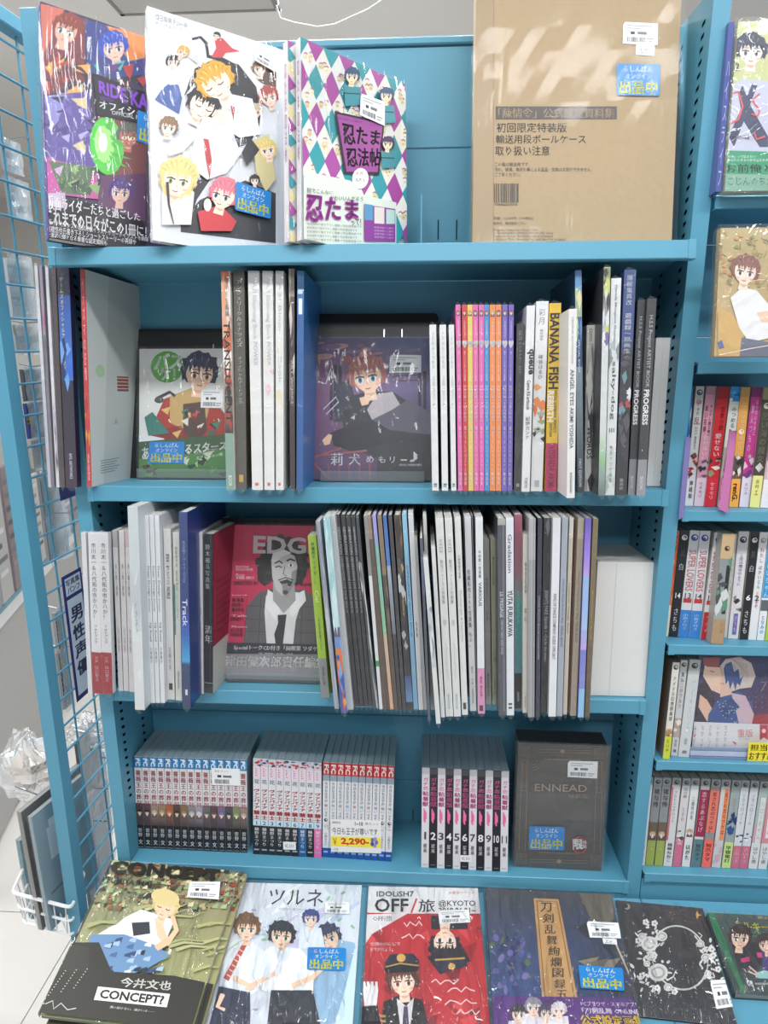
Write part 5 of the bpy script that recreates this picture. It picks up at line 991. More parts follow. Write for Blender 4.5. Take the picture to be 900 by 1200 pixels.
def art_night(c, root):
    c.crop(250, 300, 3.3333); rnd = random.Random(9)
    c.P([(380, 320), (860, 320), (860, 480), (380, 470)], '#4c5680', ['#5c4c70', '#4a5c8c', '#66608c', '#8a5a78']); c.P([(380, 470), (860, 480), (860, 640), (380, 640)], '#80587c', ['#8a5a78', '#66608c', '#4c4468', '#7c5278']); c.P([(380, 640), (860, 640), (860, 890), (380, 890)], '#5c4c74', ['#7c5278', '#4c4468', '#34343c', '#5c4c74'])
    for i in range(12):
        x = rnd.uniform(400, 820); y = rnd.uniform(335, 420); c.E(x, y, rnd.uniform(15, 50), rnd.uniform(5, 12), rnd.choice(['#a87c8c', '#c09088', '#7c6488']), -.1)
    for x, t in ((455, 440), (470, 425), (490, 430), (800, 440), (820, 450)): c.B(x, t, x+12, 640, '#2c2c3c')
    for y in (470, 490): c.S([(700, y), (850, y-8)], 4, '#5c3c50')
    c.P([(480, 500), (540, 480), (560, 640), (470, 650)], '#383848')
    c.P([(545, 545), (600, 530), (700, 530), (840, 620), (860, 700), (860, 890), (640, 890), (640, 790), (520, 740), (500, 620)], '#34323a'); c.P([(600, 600), (640, 540), (700, 530), (740, 600), (690, 640), (620, 640)], '#b8b0b4'); c.P([(620, 640), (700, 600), (760, 560), (860, 620), (860, 700), (690, 680)], '#5c5868')
    c.P([(460, 690), (560, 650), (640, 660), (660, 730), (560, 770), (470, 740)], '#2e2c34'); c.P([(425, 720), (450, 695), (465, 700), (455, 735), (435, 740)], '#eec8a8'); c.P([(570, 555), (620, 540), (605, 580), (580, 585)], '#eec8a8')
    c.head(603, 470, 66, '#b87068', '#f2d0b8', -.15, 41, '#4c86a8', hl='#e4a08c', side=-.6)
    c.P([(575, 410), (580, 345), (625, 395)], '#a45c58'); c.P([(560, 400), (500, 385), (520, 425)], '#a45c58'); c.P([(578, 395), (583, 360), (608, 392)], '#d89c8c')
    for x0, y0, x1, y1 in ((385, 790, 500, 750), (385, 800, 470, 890), (430, 780, 600, 760)): c.S([(x0, y0), (x1, y1)], 8, '#9c5c60')
    for x in (450, 490, 530, 570, 610): c.S([(x, 810), (x+4, 890)], 7, '#8c5460')
    c.P([(640, 740), (860, 720), (860, 890), (640, 890)], '#38383a')
    c.S([(410, 490), (440, 500), (460, 440)], 4, '#d8d4dc'); c.S([(430, 600), (480, 550), (490, 570), (440, 620)], 4, '#c9c4d0')
    for ch, x0, y0, x1, y1 in (('莉', 460, 770, 506, 818), ('犬', 530, 772, 574, 816), ('め', 598, 780, 626, 808), ('も', 645, 782, 672, 808), ('リ', 690, 784, 708, 808), ('ー', 732, 794, 756, 800), ('♪', 768, 765, 800, 805)): c.T(ch, (x0, y0, x1, y1), '#f0eef2', .01)
    c.T('RINU MEMORY', (728, 812, 815, 821), '#c8c4cc')
    sticker(c, (690, 386, 812, 388, 812, 456, 688, 458), parent=root)
M, h = leaned(s2, (366.5, 564), LEAN, 397.5)
BRp = hit(504.5, 565, M.translation, Vector((0, cos(LEAN), -sin(LEAN)))); w2 = (BRp-M.translation).x
stand(M, w2+.016, h, -.006, h+.04, 'black display stand under the dusk-sky book on the second shelf')
faced('art_book', M, w2, h, .006, '#5c5070', 'book with a cat-eared figure against a dusk sky, standing face-out on the second shelf', 'book', art_night, group='face-out magazines on stands')
def art_edge(c, root):
    c.crop(90, 570, 3.0); rnd = random.Random(2)
    c.P([(500, 130), (900, 130), (900, 560), (500, 560)], '#c02c54')
    c.P([(600, 420), (640, 372), (690, 360), (800, 362), (850, 400), (900, 420), (900, 560), (585, 560)], '#5f5d60')
    for i in range(7): c.S([(600+i*48, 380), (588+i*50, 560)], 2, '#3f3d40')
    for y in (420, 465, 510): c.S([(596, y), (880, y+6)], 2, '#48464a')
    c.P([(665, 385), (700, 370), (780, 372), (792, 400), (770, 470), (760, 560), (668, 560), (660, 440)], '#dcdcde'); c.P([(672, 362), (700, 380), (716, 440), (700, 470), (662, 420)], '#e8e8ea'); c.P([(800, 364), (770, 380), (744, 445), (760, 460), (806, 400)], '#e8e8ea')
    c.P([(706, 452), (738, 450), (734, 480), (724, 560), (700, 560), (694, 520), (708, 480)], '#333236')
    c.P([(690, 330), (765, 330), (770, 400), (728, 446), (690, 400)], '#a4a2a4')
    # curly dark hair
    c.P([(636, 330), (634, 270), (660, 210), (710, 178), (770, 186), (806, 225), (812, 290), (790, 350), (760, 330), (700, 320), (660, 352)], '#242225')
    for i in range(46):
        a = rnd.uniform(0, 2*pi); r_ = rnd.uniform(60, 92); c.E(722+r_*cos(a)*.98, 265+r_*sin(a)*.95, rnd.uniform(8, 16), rnd.uniform(8, 15), rnd.choice(['#1c1a1d', '#2c2a2e', '#3c3a3e']))
    c.T('EDGE', (622, 172, 860, 182, 858, 238, 620, 236), '#c4bcc0', .03)
    c.P([(684, 262), (690, 240), (730, 228), (766, 244), (776, 280), (770, 335), (745, 376), (722, 384), (700, 362), (688, 320)], '#c2c0c1')
    c.P([(684, 262), (690, 235), (730, 222), (756, 234), (720, 246), (700, 270)], '#dad8d9'); c.P([(756, 300), (775, 290), (770, 335), (745, 376), (730, 378), (752, 340)], '#8f8d8f')
    c.S([(696, 270), (712, 262), (724, 270)], 5, '#2c2a2c'); c.S([(738, 262), (752, 255), (768, 262)], 6, '#2c2a2c'); c.S([(698, 284), (712, 280), (722, 286)], 4, '#1c1a1c'); c.E(753, 277, 9, 5, '#f0f0f0'); c.E(753, 277, 4, 5, '#1c1a1c')
    c.S([(732, 280), (726, 308), (738, 314)], 4, '#7c7a7c'); c.P([(712, 334), (740, 326), (760, 336), (752, 350), (728, 352)], '#3c3a3c'); c.P([(722, 342), (742, 340), (742, 372), (734, 384), (724, 376)], '#908c8e'); c.S([(708, 330), (735, 320), (764, 330)], 4, '#4c4a4c'); c.E(734, 372, 9, 8, '#4f4c4e')
    for i, (y, t) in enumerate(((292, 'Interview'), (303, '特別対談 声優特集'), (322, 'Photo'), (332, '撮影'))): c.T(t, (560, y-16, 560+[46, 60, 30, 66][i], y-6), '#e8c0cc')
    c.T('DIRECTED BY', (552, 333, 640, 346), '#3c1420', .02); c.T('KENJIRO', (790, 340, 850, 352), '#3c1420', .02)
    for i, t in enumerate(('堀 絢貴', '西村龍一', '飯島幹治')): c.T(t, (546, 392+i*17, 588, 406+i*17), '#3c1420', .015)
    for y, t in ((383, 'Special talk'), (455, 'Talk'), (493, 'Photo')): c.T(t, (546, y-4, 600, y+3), '#e8c0cc')
    for y, t in ((465, '宮野裕介'), (505, '安元洋貴'), (520, '沢城有香')): c.T(t, (540, y-6, 584, y+8), '#3c1420', .015)
    c.P([(500, 548), (900, 560), (900, 720), (500, 720)], '#a9a7aa', ['#7c7a7e', '#6c6a6e', '#b4b2b8', '#b4b2b8']); c.P([(528, 548), (880, 556), (880, 590), (524, 588)], '#33313a')
    c.T('SpecialトークCD付き「純喫茶 ツダケン」', (554, 556, 872, 562, 872, 582, 552, 576), '#f2f2f4', .015); c.T('津田健次郎責任編集', (524, 594, 880, 600, 880, 638, 520, 632), '#f4f4f6', .035, out=('#4c4a50', .08)); c.T('出演：津田健次郎 ／ 細川健一 ／ 堀江龍', (640, 583, 760, 586, 760, 591, 640, 588), '#d8d8dc')
M, h = leaned(s3, (259.5, 797), LEAN, 617.3, 277)
stand(M, .235, h, -.008, h+.012, 'black display stand under the pink-covered magazine on the third shelf', .0105)
faced('magazine', M, h*.74, h, .01, '#b02a50', 'pink magazine showing a curly-haired person in a checked suit, face-out on the third shelf', 'magazine', art_edge, group='face-out magazines on stands')

# plain white boxes
def wbox(sh, BL, BR, top, label, d):
    a = hit(*BL, sh.lip, sh.up); b = hit(*BR, a, sh.dv); t = hit(BL[0], top, a, sh.dv); w_ = (b-a).x; h_ = (t-a).dot(sh.up)
    root = empty('paper_box', frame(a+sh.up*.0005, Vector((1, 0, 0)), sh.dv, sh.up), label, 'box')
    m_ = mat('white_textured_card', '#d9d9d7', .8, vary=.04, scale=200, bump=.3)
    MB().bevbox((0, 0, 0), (w_, d, h_-.002), .001).build('box_body', m_, root)
    MB().box((w_*.34, -.0004, .001), (w_*.345, 0, h_-.003)).build('fold_line', mat('fold_grey', '#b9b9b7', .8), root)
    MB().add([(-.001, -.001, h_+.0005), (w_+.001, -.001, h_+.0005), (w_+.001, d, h_+.0005), (-.001, d, h_+.0005)], [(0, 1, 2, 3)]).build('film', FILM, root)
    return root
wbox(s3, (691.8, 815.6), (755.4, 817), 657.4, 'big plain white box at the right end of the third shelf', .145)
wbox(s2, (757.5, 570.5), (781.5, 571.8), 394.5, 'narrow white box behind the charcoal spines at the right end of the second shelf', .14)
# brown boxed book on the fourth shelf
def art_gold(c, root):
    c.crop(590, 840, 4.737); g = '#917a62'; g2 = '#9c846a'
    def q(u, v): return (80+(568-80)*u-22*v, 145+13*u+(690)*v)
    def Q(pts): return [q(*p) for p in pts]
    def box(u0, v0, u1, v1, w_=2.5): c.S(Q([(u0, v0), (u1, v0), (u1, v1), (u0, v1), (u0, v0-.002)]), w_, g)
    for u in (.03, .87):
        for v in (.03, .89):
            box(u, v, u+.11, v+.075); box(u+.02, v+.014, u+.09, v+.061); box(u+.04, v+.028, u+.07, v+.047)
    for v in (.045, .93): box(.18, v, .84, v+.02); c.P(Q([(.48, v+.01), (.51, v-.01), (.54, v+.01), (.51, v+.03)]), g2)
    for u in (.05, .9): box(u, .13, u+.07, .86); box(u+.015, .13, u+.055, .38); box(u, .13, u+.07, .17); box(u, .34, u+.07, .38)
    for k in range(14): c.P(Q([(.3+k*.03, .125), (.315+k*.03, .11), (.33+k*.03, .125)]), g)
    for r_ in (.05, .07, .09): c.S([q(.17+r_*1.3*cos(t), .12+r_*sin(t)) for t in np.linspace(0, pi/2, 7)], 3, g)
    c.T('ENNEAD', (174, 368, 462, 376, 462, 414, 174, 408), '#a39484'); c.T('特装版', (358, 424, 468, 450), '#8c7c6c')
    for k in range(16): c.P(Q([(.28+k*.028, .875), (.29+k*.028, .862), (.3+k*.028, .875)]), g)
    sticker(c, (356, 240, 522, 244, 518, 338, 354, 330), parent=root); online(c, (142, 602, 338, 606, 336, 736, 138, 732), root)
    k = Canvas(c.w, c.h, None, c.z+.0002); k.map = c.map; k.E(420, 706, 42, 48, '#b8343c', n=24); k.E(420, 706, 36, 41, '#3a3036', n=24); k.T('限', (384, 674, 436, 728), '#f2f2f2', .05); k.T('特', (436, 680, 458, 702), '#f2f2f2', .03); k.T('装', (436, 704, 458, 724), '#f2f2f2', .03)
    o = k.build('round_sticker', root); o['label'] = 'round red-rimmed sticker'
a = hit(602, 1015.6, s4.lip, s4.up); b = hit(704.4, 1021, a, s4.dv); t = hit(607, 870.6, a, s4.dv)
exx = hit(704.4, 1021, s4.lip, s4.up)-a; exx.z = 0; ex = exx.normalized(); dv = Vector((-ex.y, ex.x, 0)); dv = (dv*cos(TAU)-Vector((0, 0, 1))*sin(TAU)).normalized(); up = ex.cross(dv)
hh = (t-a).dot(up)
faced('boxed_book', frame(a+up*.0006, ex, dv, up), exx.length, hh, .05, '#4b4845', 'dark brown boxed book with dull gold frame lines on the fourth shelf', 'book', art_gold, page='#3a3f42', sl=FILM)

# ---------------------------------------------------------------- sloping deck at the foot
def lying(TL, TR, BL, t, h=None, stack=0):
    """book lying on the deck; corners are those of its upper face"""
    p0 = DKP+DKN*(t+.0006+stack)
    a, b, d = hit(*TL, p0, DKN), hit(*TR, p0, DKN), hit(*BL, p0, DKN)
    ex = (b-a).normalized(); w_ = (b-a).length; back = DKN.cross(ex).normalized()   # towards the back of the deck
    if h is None: h = (a-d).dot(back)
    return frame(a-back*h, ex, -DKN, back), w_, h
def art_concept(c, root):
    c.crop(0, 1000, 2.0455); rnd = random.Random(4)
    c.P([(30, -10), (600, -10), (600, 430), (30, 430)], '#a8aa7c', ['#8a9070', '#9a8c70', '#b4b878', '#b0b47c'])
    for i in range(620):
        x = rnd.uniform(200, 600); y = rnd.uniform(0, 135); k = rnd.uniform(4, 14); c.P([(x, y), (x+k, y-k*.4), (x+k*.8, y+k*.6), (x-k*.3, y+k*.5)], rnd.choice(['#5c4c38', '#7c9468', '#c4bc8c', '#8c5c40', '#3c3c30', '#b4a47c', '#a8c08c', '#9c4c38', '#dcd4ac']))
    for i in range(26):
        x = rnd.uniform(150, 520); y = rnd.uniform(140, 290); c.S([(x, y), (x+35, y-10), (x+80, y-6), (x+110, y-18)], rnd.uniform(3, 10), rnd.choice(['#b8ba88', '#b2b27c', '#aaac78', '#c0c292']), 1)
    c.T('CONCEPT', (272, 22, 530, 44, 528, 76, 262, 52), '#26241c', .05); c.T('FUMIYA IMAI', (262, 62, 366, 74, 362, 86, 258, 76), '#2c2a24', .02)
    # seated blond person, white tee, ripped denim
    c.P([(300, 160), (340, 140), (420, 165), (400, 215), (370, 230), (300, 215), (272, 185)], '#dfe4ec'); c.P([(318, 172), (360, 170), (362, 198), (322, 204)], '#33343c'); c.P([(270, 180), (300, 170), (290, 215), (240, 232), (228, 205)], '#e4e8ee')
    c.P([(222, 200), (300, 200), (372, 225), (410, 250), (350, 285), (300, 300), (210, 290), (205, 240)], '#6c90b8')
    for i in range(30): x = rnd.uniform(215, 390); y = rnd.uniform(205, 290); c.P([(x, y), (x+16, y-4), (x+12, y+9), (x-4, y+6)], rnd.choice(['#4a6c98', '#a8c0dc', '#3c5078', '#dce4ee', '#2c3448']))
    c.P([(372, 160), (392, 175), (402, 205), (395, 225), (380, 205)], '#eec8a4'); c.S([(400, 225), (425, 190), (415, 155)], 13, '#eac49e', 11); c.P([(372, 228), (405, 205), (412, 222), (380, 240)], '#e8c098')
    c.head(398, 135, 28, '#dcc88c', '#f0ceac', .35, 51, closed=True, side=-.6, hl='#f4e8bc'); c.E(398, 112, 34, 20, '#dfcb90', .2)
    c.P([(170, 220), (240, 220), (270, 290), (420, 300), (560, 330), (560, 430), (20, 430), (80, 340)], '#33312c'); c.P([(150, 220), (215, 232), (215, 290), (130, 290)], '#3a3a34')
    for k in range(5):
        for j in range(12-k): c.E(108+k*26-j*4.5+j*0, 292-k*2+j*6.5, 1.8, 1.3, '#c9c8bc', n=5)
    c.T('今井文也', (296, 304, 415, 314, 410, 336, 290, 326), '#efeee8', .03); c.P([(238, 326), (410, 344), (402, 376), (228, 358)], '#f0f0ec'); c.T('CONCEPT?', (246, 332, 398, 348, 392, 370, 240, 354), '#24231f', .035); c.T('僕の知らない、僕がいる──', (268, 372, 375, 384, 372, 390, 265, 378), '#dcdcd4')
    c.S([(60, 362), (75, 350), (72, 372), (95, 352), (92, 374), (110, 366)], 2.5, '#dcdcd8'); c.S([(112, 368), (130, 360), (132, 380), (150, 366), (165, 382), (186, 378)], 2, '#dcdcd8')
    sticker(c, (457, 75, 530, 75, 526, 118, 450, 112), parent=root)
M, wc, hc = lying((133, 1009.5), (281, 1023), (25, 1187), .034)
Mx2 = M @ Matrix.Translation((.014, .009, -.004))
faced('magazine', M @ Matrix.Translation((.010, .012, .006)), wc, hc, .009, '#8a8c70', 'middle copy of the seated blond person magazine, shifted right under the top one', 'magazine', art_concept, sleeve=False, group='stack of magazines at the left of the deck')
faced('magazine', M @ Matrix.Translation((.004, .0225, -.004)), wc, hc, .0105, '#4c4a40', 'bottom copy of the seated blond person magazine stack on the sloping deck', 'magazine', None, sleeve=False, page='#a9a8a4', group='stack of magazines at the left of the deck')
faced('magazine', M, wc, hc, .009, '#8a8c70', 'top magazine of the left stack, a seated blond person in torn denim', 'magazine', art_concept, sl=LOOSE, group='stack of magazines at the left of the deck')
def art_school(c, root):
    c.crop(0, 1000, 2.0455); rnd = random.Random(14)
    c.P([(450, 60), (900, 60), (900, 420), (450, 420)], '#dde2ea', ['#dfe4ea', '#d4dfe6', '#e4e9f0', '#dfe4f0'])
    for i in range(14): x = rnd.uniform(500, 860); y = rnd.uniform(80, 300); c.E(x, y, rnd.uniform(20, 70), rnd.uniform(4, 10), rnd.choice(['#b4d8c4', '#c4d0e8', '#eef2f6', '#d0c8e4']), -.6)
    for i in range(26): x = rnd.uniform(500, 860); y = rnd.uniform(80, 380); c.E(x, y, 7, 3, rnd.choice(['#8cc09c', '#a4d0b0', '#b4b0dc']), rnd.uniform(-1, 1), n=8)
    c.T('ツルネ', (648, 84, 776, 88, 774, 128, 642, 124), '#38383e'); c.T('つながりの一射 ファンブック', (668, 130, 745, 133, 745, 140, 668, 137), '#8a6c8c')
    # four students in white shirts
    c.P([(755, 220), (800, 205), (850, 215), (868, 300), (868, 420), (770, 420), (740, 300)], '#9cc0dc'); c.head(788, 205, 28, '#38405c', '#f2d4bc', -.4, 61, '#4c6c8c', side=-1)
    c.P([(720, 175), (770, 180), (780, 230), (715, 230)], '#dfe8f0'); c.head(745, 158, 18, '#44508c', seed=62)
    c.P([(548, 235), (590, 205), (640, 240), (620, 330), (590, 350), (540, 320), (535, 260)], '#e9eef4'); c.P([(580, 220), (592, 222), (548, 308), (536, 300)], '#c4584c'); [c.S([(574-j*6, 232+j*12), (584-j*6, 238+j*12)], 3, '#e8d0c4') for j in range(6)]
    c.P([(525, 320), (600, 335), (600, 420), (500, 420)], '#2e3450'); c.head(592, 182, 28, '#7c5c40', '#f4d8c0', .05, 63, '#6c8c4c', hl='#a8805c')
    c.P([(620, 250), (650, 225), (720, 230), (755, 270), (750, 340), (690, 350), (630, 330), (610, 290)], '#eef2f6'); c.P([(650, 330), (750, 330), (770, 420), (640, 420)], '#2a2e3c'); c.head(675, 200, 29, '#33363f', '#f4d8c0', .1, 64, '#4c8c5c')
    c.P([(655, 220), (680, 240), (700, 225), (690, 260), (668, 262)], '#dbe4ee'); c.S([(560, 300), (600, 320), (660, 290)], 13, '#f2d2b8', 10); c.S([(700, 320), (750, 300), (790, 260)], 13, '#f2d2b8', 12); c.S([(535, 340), (522, 370), (540, 378)], 12, '#f2d2b8', 8)
    for i in range(3): c.S([(600+i*8, 318), (588+i*6, 330)], 4, '#f2d2b8')
    c.P([(600, 255), (640, 240), (650, 300), (610, 300)], '#e4ebf2'); c.P([(850, 230), (868, 230), (868, 420), (800, 420), (830, 320)], '#c4dcec')
    sticker(c, (780, 118, 838, 120, 838, 148, 778, 146), parent=root); online(c, (738, 228, 830, 230, 828, 284, 736, 282), root)
M, ww, hh = lying((276, 1034), (424, 1037.5), (233, 1206), .007)
faced('magazine', M, ww, hh, .007, '#dde2e8', 'white magazine with students in white shirts on the sloping deck', 'magazine', art_school, sl=LOOSE)
def art_station(c, root):
    c.crop(420, 1020, 1.875); rnd = random.Random(24)
    c.P([(-20, 20), (290, 20), (290, 95), (-20, 95)], '#e2e3e4'); c.P([(-20, 92), (290, 100), (290, 360), (-20, 360)], '#c02c34')
    for i in range(16): x = rnd.uniform(0, 270); y = rnd.uniform(110, 330); c.P([(x, y), (x+rnd.uniform(15, 45), y-14), (x+30, y+30)], rnd.choice(['#a02028', '#d84448', '#8c1c28']))
    c.T('IDOLiSH7', (40, 46, 122, 58), '#3c3c40', .02); c.T('JR東海ツアーズ', (198, 46, 255, 54), '#c86c6c'); c.T('OFF', (36, 62, 110, 92), '#26262a', .02); c.S([(116, 94), (128, 62)], 4, '#c8343c'); c.T('旅', (132, 64, 168, 92), '#26262a', .01); c.T('@KYOTO', (176, 66, 257, 82), '#26262a', .01); c.T('2018.06.01~', (176, 82, 258, 94), '#3c3c40', .03)
    c.P([(-6, 98), (110, 94), (30, 140), (-10, 200)], '#e4e4e6'); c.T('OFF/旅', (32, 100, 74, 112), '#5c5c60', .01); c.T('全部OFFにして', (26, 158, 92, 166), '#f4e4e4', .03); c.T('おでかけよう。', (26, 170, 76, 178), '#f4e4e4', .03)
    for x, y, w_ in ((100, 118, 40), (95, 145, 50), (160, 245, 60), (196, 262, 60), (190, 290, 70), (216, 312, 50)):
        c.S([(x+w_*k/6, y+6*sin(k*2.3+x)) for k in range(7)], 2.4, '#f4e8e8')
    # upside-down and upright figures in station uniforms
    c.P([(150, 190), (230, 170), (246, 200), (180, 230)], '#27242c'); c.P([(160, 100), (240, 100), (240, 130), (160, 130)], '#2c2a32'); c.head(190, 160, 30, '#2c2630', '#f4dcc8', pi, 71, '#4c4c60'); c.P([(165, 195), (232, 190), (240, 212), (176, 225)], '#2a2c44'); c.S([(168, 198), (234, 194)], 4, '#c8a04c'); c.E(205, 212, 8, 7, '#d8b05c')
    c.P([(55, 290), (90, 275), (140, 285), (155, 345), (150, 360), (50, 360)], '#1f1e26'); c.P([(84, 282), (105, 300), (122, 280), (112, 360), (94, 360)], '#e4e2e4'); c.P([(100, 300), (108, 300), (112, 350), (96, 350)], '#4c3c60')
    for i in range(3): c.S([(15, 318+i*11), (60, 322+i*11)], 5, '#c8a04c')
    c.head(98, 245, 32, '#6c3c2c', '#f6dcc8', -.1, 72, '#a85c2c', hl='#b8744c'); c.P([(58, 205), (70, 186), (120, 184), (134, 200), (130, 215), (64, 220)], '#26283c'); c.P([(56, 216), (90, 208), (134, 213), (130, 224), (62, 228)], '#15161f'); c.E(94, 194, 10, 9, '#d8b05c'); c.S([(60, 214), (92, 206), (132, 211)], 3, '#c8a04c')
    c.P([(10, 262), (28, 250), (44, 262), (40, 300), (14, 306)], '#ecebee'); [c.S([(16+i*8, 268), (12+i*9, 246)], 6, '#ecebee') for i in range(4)]; c.P([(8, 300), (42, 298), (50, 340), (5, 350)], '#1f1e26')
    sticker(c, (175, 90, 243, 88, 246, 116, 178, 120), parent=root)
M, ww, hh = lying((432, 1038.5), (560, 1041), (417.5, 1204), .006)
faced('magazine', M, ww, hh, .006, '#c4282f', 'red and white travel magazine with figures in railway uniforms on the sloping deck', 'magazine', art_station, sl=LOOSE)
def art_scroll(c, root):
    c.crop(420, 1020, 1.875); rnd = random.Random(34)
    c.P([(270, 30), (640, 30), (640, 300), (270, 300)], '#34405c', ['#4c4c4c', '#3c3c40', '#2c3450', '#34508c'])
    for i in range(40): x = rnd.uniform(285, 380); y = rnd.uniform(130, 270); c.E(x, y, rnd.uniform(3, 8), rnd.uniform(4, 12), rnd.choice(['#4c5c9c', '#6c64a4', '#2c386c', '#5c6c4c', '#7c74b0']), rnd.uniform(-1, 1), n=8)
    for i in range(22): x = rnd.uniform(470, 620); y = rnd.uniform(70, 260); c.P([(x, y), (x+rnd.uniform(20, 60), y-10), (x+30, y+rnd.uniform(10, 30))], rnd.choice(['#2c2c34', '#4c4844', '#6c6458', '#24283c', '#8c8070', '#3c3c44']))
    c.S([(500, 60), (560, 150), (600, 240)], 5, '#c4b89c', 3); c.P([(480, 40), (560, 50), (560, 110), (520, 130)], '#6c6458')
    c.P([(385, 62), (440, 64), (482, 285), (404, 285)], '#c49a64'); c.S([(390, 68), (436, 70), (474, 280), (410, 280), (392, 68)], 2, '#7c5c38')
    for i, ch in enumerate('刀剣乱舞絢爛図録五'):
        y = 72+i*24; x = 412+i*4.4; c.T(ch, (x-12, y, x+12, y+20), '#2c2218', .015)
    c.P([(280, 275), (600, 282), (660, 360), (280, 360)], '#5a2c80')
    for x, y, r_, h_, s_ in ((352, 318, 17, '#3c3440', 81), (384, 302, 17, '#8c8c98', 82), (414, 316, 17, '#5c4c6c', 83), (440, 310, 15, '#dcd4dc', 84)):
        c.P([(x-22, y+14), (x+20, y+12), (x+26, y+60), (x-28, y+60)], '#dcd8e0'); c.head(x, y, r_, h_, seed=s_)
    c.T('PCブラウザ・スマホアプリ', (487, 290, 612, 292, 616, 302, 489, 300), '#ecdcf0', .02); c.T('『刀剣乱舞 ONLINE』', (489, 304, 620, 306, 624, 320, 492, 316), '#f2e4f4', .02); c.T('公式設定画集', (486, 320, 622, 322, 632, 345, 490, 341), '#f0d060', .035, out=('#2c1440', .07))
    sticker(c, (500, 114, 572, 118, 576, 152, 508, 150), parent=root); sticker(c, (535, 152, 566, 154, 568, 166, 538, 164), parent=root); online(c, (482, 211, 580, 218, 584, 268, 488, 262), root)
M, ww, hh = lying((569, 1040.5), (716.5, 1049), (578, 1204), .016)
faced('art_book', M, ww, hh, .016, '#30364c', 'thick dark blue art book with a golden scroll title on the sloping deck', 'book', art_scroll, sl=LOOSE)
def art_wreath(c, root):
    c.crop(720, 850, 3.4286); rnd = random.Random(44)
    c.P([(0, 690), (600, 690), (600, 1200), (0, 1200)], '#38353a', ['#3c3638', '#4a3c38', '#2e2f36', '#34343a'])
    for i in range(5): c.S([(200+k*20, 740+i*14+10*sin(k*.9+i)) for k in range(8)], 2.5, '#5c4c40')
    wv = '#d9d8d6'
    cx, cy = 262, 935; pts = [(cx+112*cos(t)+.12*(128*sin(t)), cy+128*sin(t)) for t in np.linspace(0, 2*pi, 33)]
    c.S(pts[2:14], 9, wv, 6); c.S(pts[18:31], 8, wv, 5); c.S(pts, 4, wv)
    for (x, y, r_) in ((140, 880, 34), (175, 995, 40), (150, 930, 20), (190, 850, 22), (345, 880, 16), (365, 935, 18), (375, 1000, 15), (215, 1055, 18), (110, 850, 16), (130, 960, 14)):
        c.E(x, y, r_, r_*.9, wv, n=16); c.E(x, y, r_*.72, r_*.62, '#a8a6a6', n=14); c.E(x, y, r_*.5, r_*.42, wv, n=12)
    for i in range(95):
        t = rnd.uniform(0, 2*pi)
        if rnd.random() < .62: x, y = rnd.gauss(140, 34), rnd.choice([rnd.gauss(850, 28), rnd.gauss(1030, 32), rnd.gauss(930, 30)])
        else: x, y = rnd.gauss(385, 22), rnd.gauss(940, 45)
        a = rnd.uniform(0, pi); c.E(x, y, rnd.uniform(6, 13), rnd.uniform(3, 6), wv, a, n=8)
    for x, y in ((125, 795), (160, 800), (95, 870), (110, 1010), (170, 1060), (390, 905), (415, 985), (240, 1075), (395, 930)):
        for k in range(5): c.E(x+8*cos(k*1.256), y+8*sin(k*1.256), 6, 6, wv, n=8)
        c.E(x, y, 4, 4, '#77757a', n=6)
    c.S([(320, 850), (335, 870), (350, 850), (335, 838)], 6, wv, 3); c.S([(210, 1030), (235, 1015), (245, 990)], 6, wv, 3); c.S([(360, 1010), (400, 1020), (380, 1035)], 6, wv, 3)
    c.T('Rose Requiem Illustrations', (230, 900, 310, 910, 315, 950, 235, 945), '#5a5654'); c.E(50, 735, 12, 12, '#8c8478', n=14); c.E(45, 732, 8, 8, '#38353a', n=12); c.P([(325, 765), (330, 750), (336, 764), (350, 768), (336, 772), (331, 786), (326, 773)], '#b8945c')
    sticker(c, (376, 1045, 398, 1140, 496, 1120, 462, 1030)[4:6]+(496, 1120, 400, 1146, 376, 1036)[2:4]+(376, 1036)+(462, 1026), parent=root) if False else sticker(c, (380, 1030, 460, 1026, 496, 1132, 408, 1146), parent=root)
M, ww, hh = lying((721.5, 1055), (823.5, 1064.5), (758.5, 1191), .007)
faced('art_book', M, ww, hh, .007, '#37343a', 'black book with a white flower wreath frame on the sloping deck', 'book', art_wreath, sl=LOOSE)
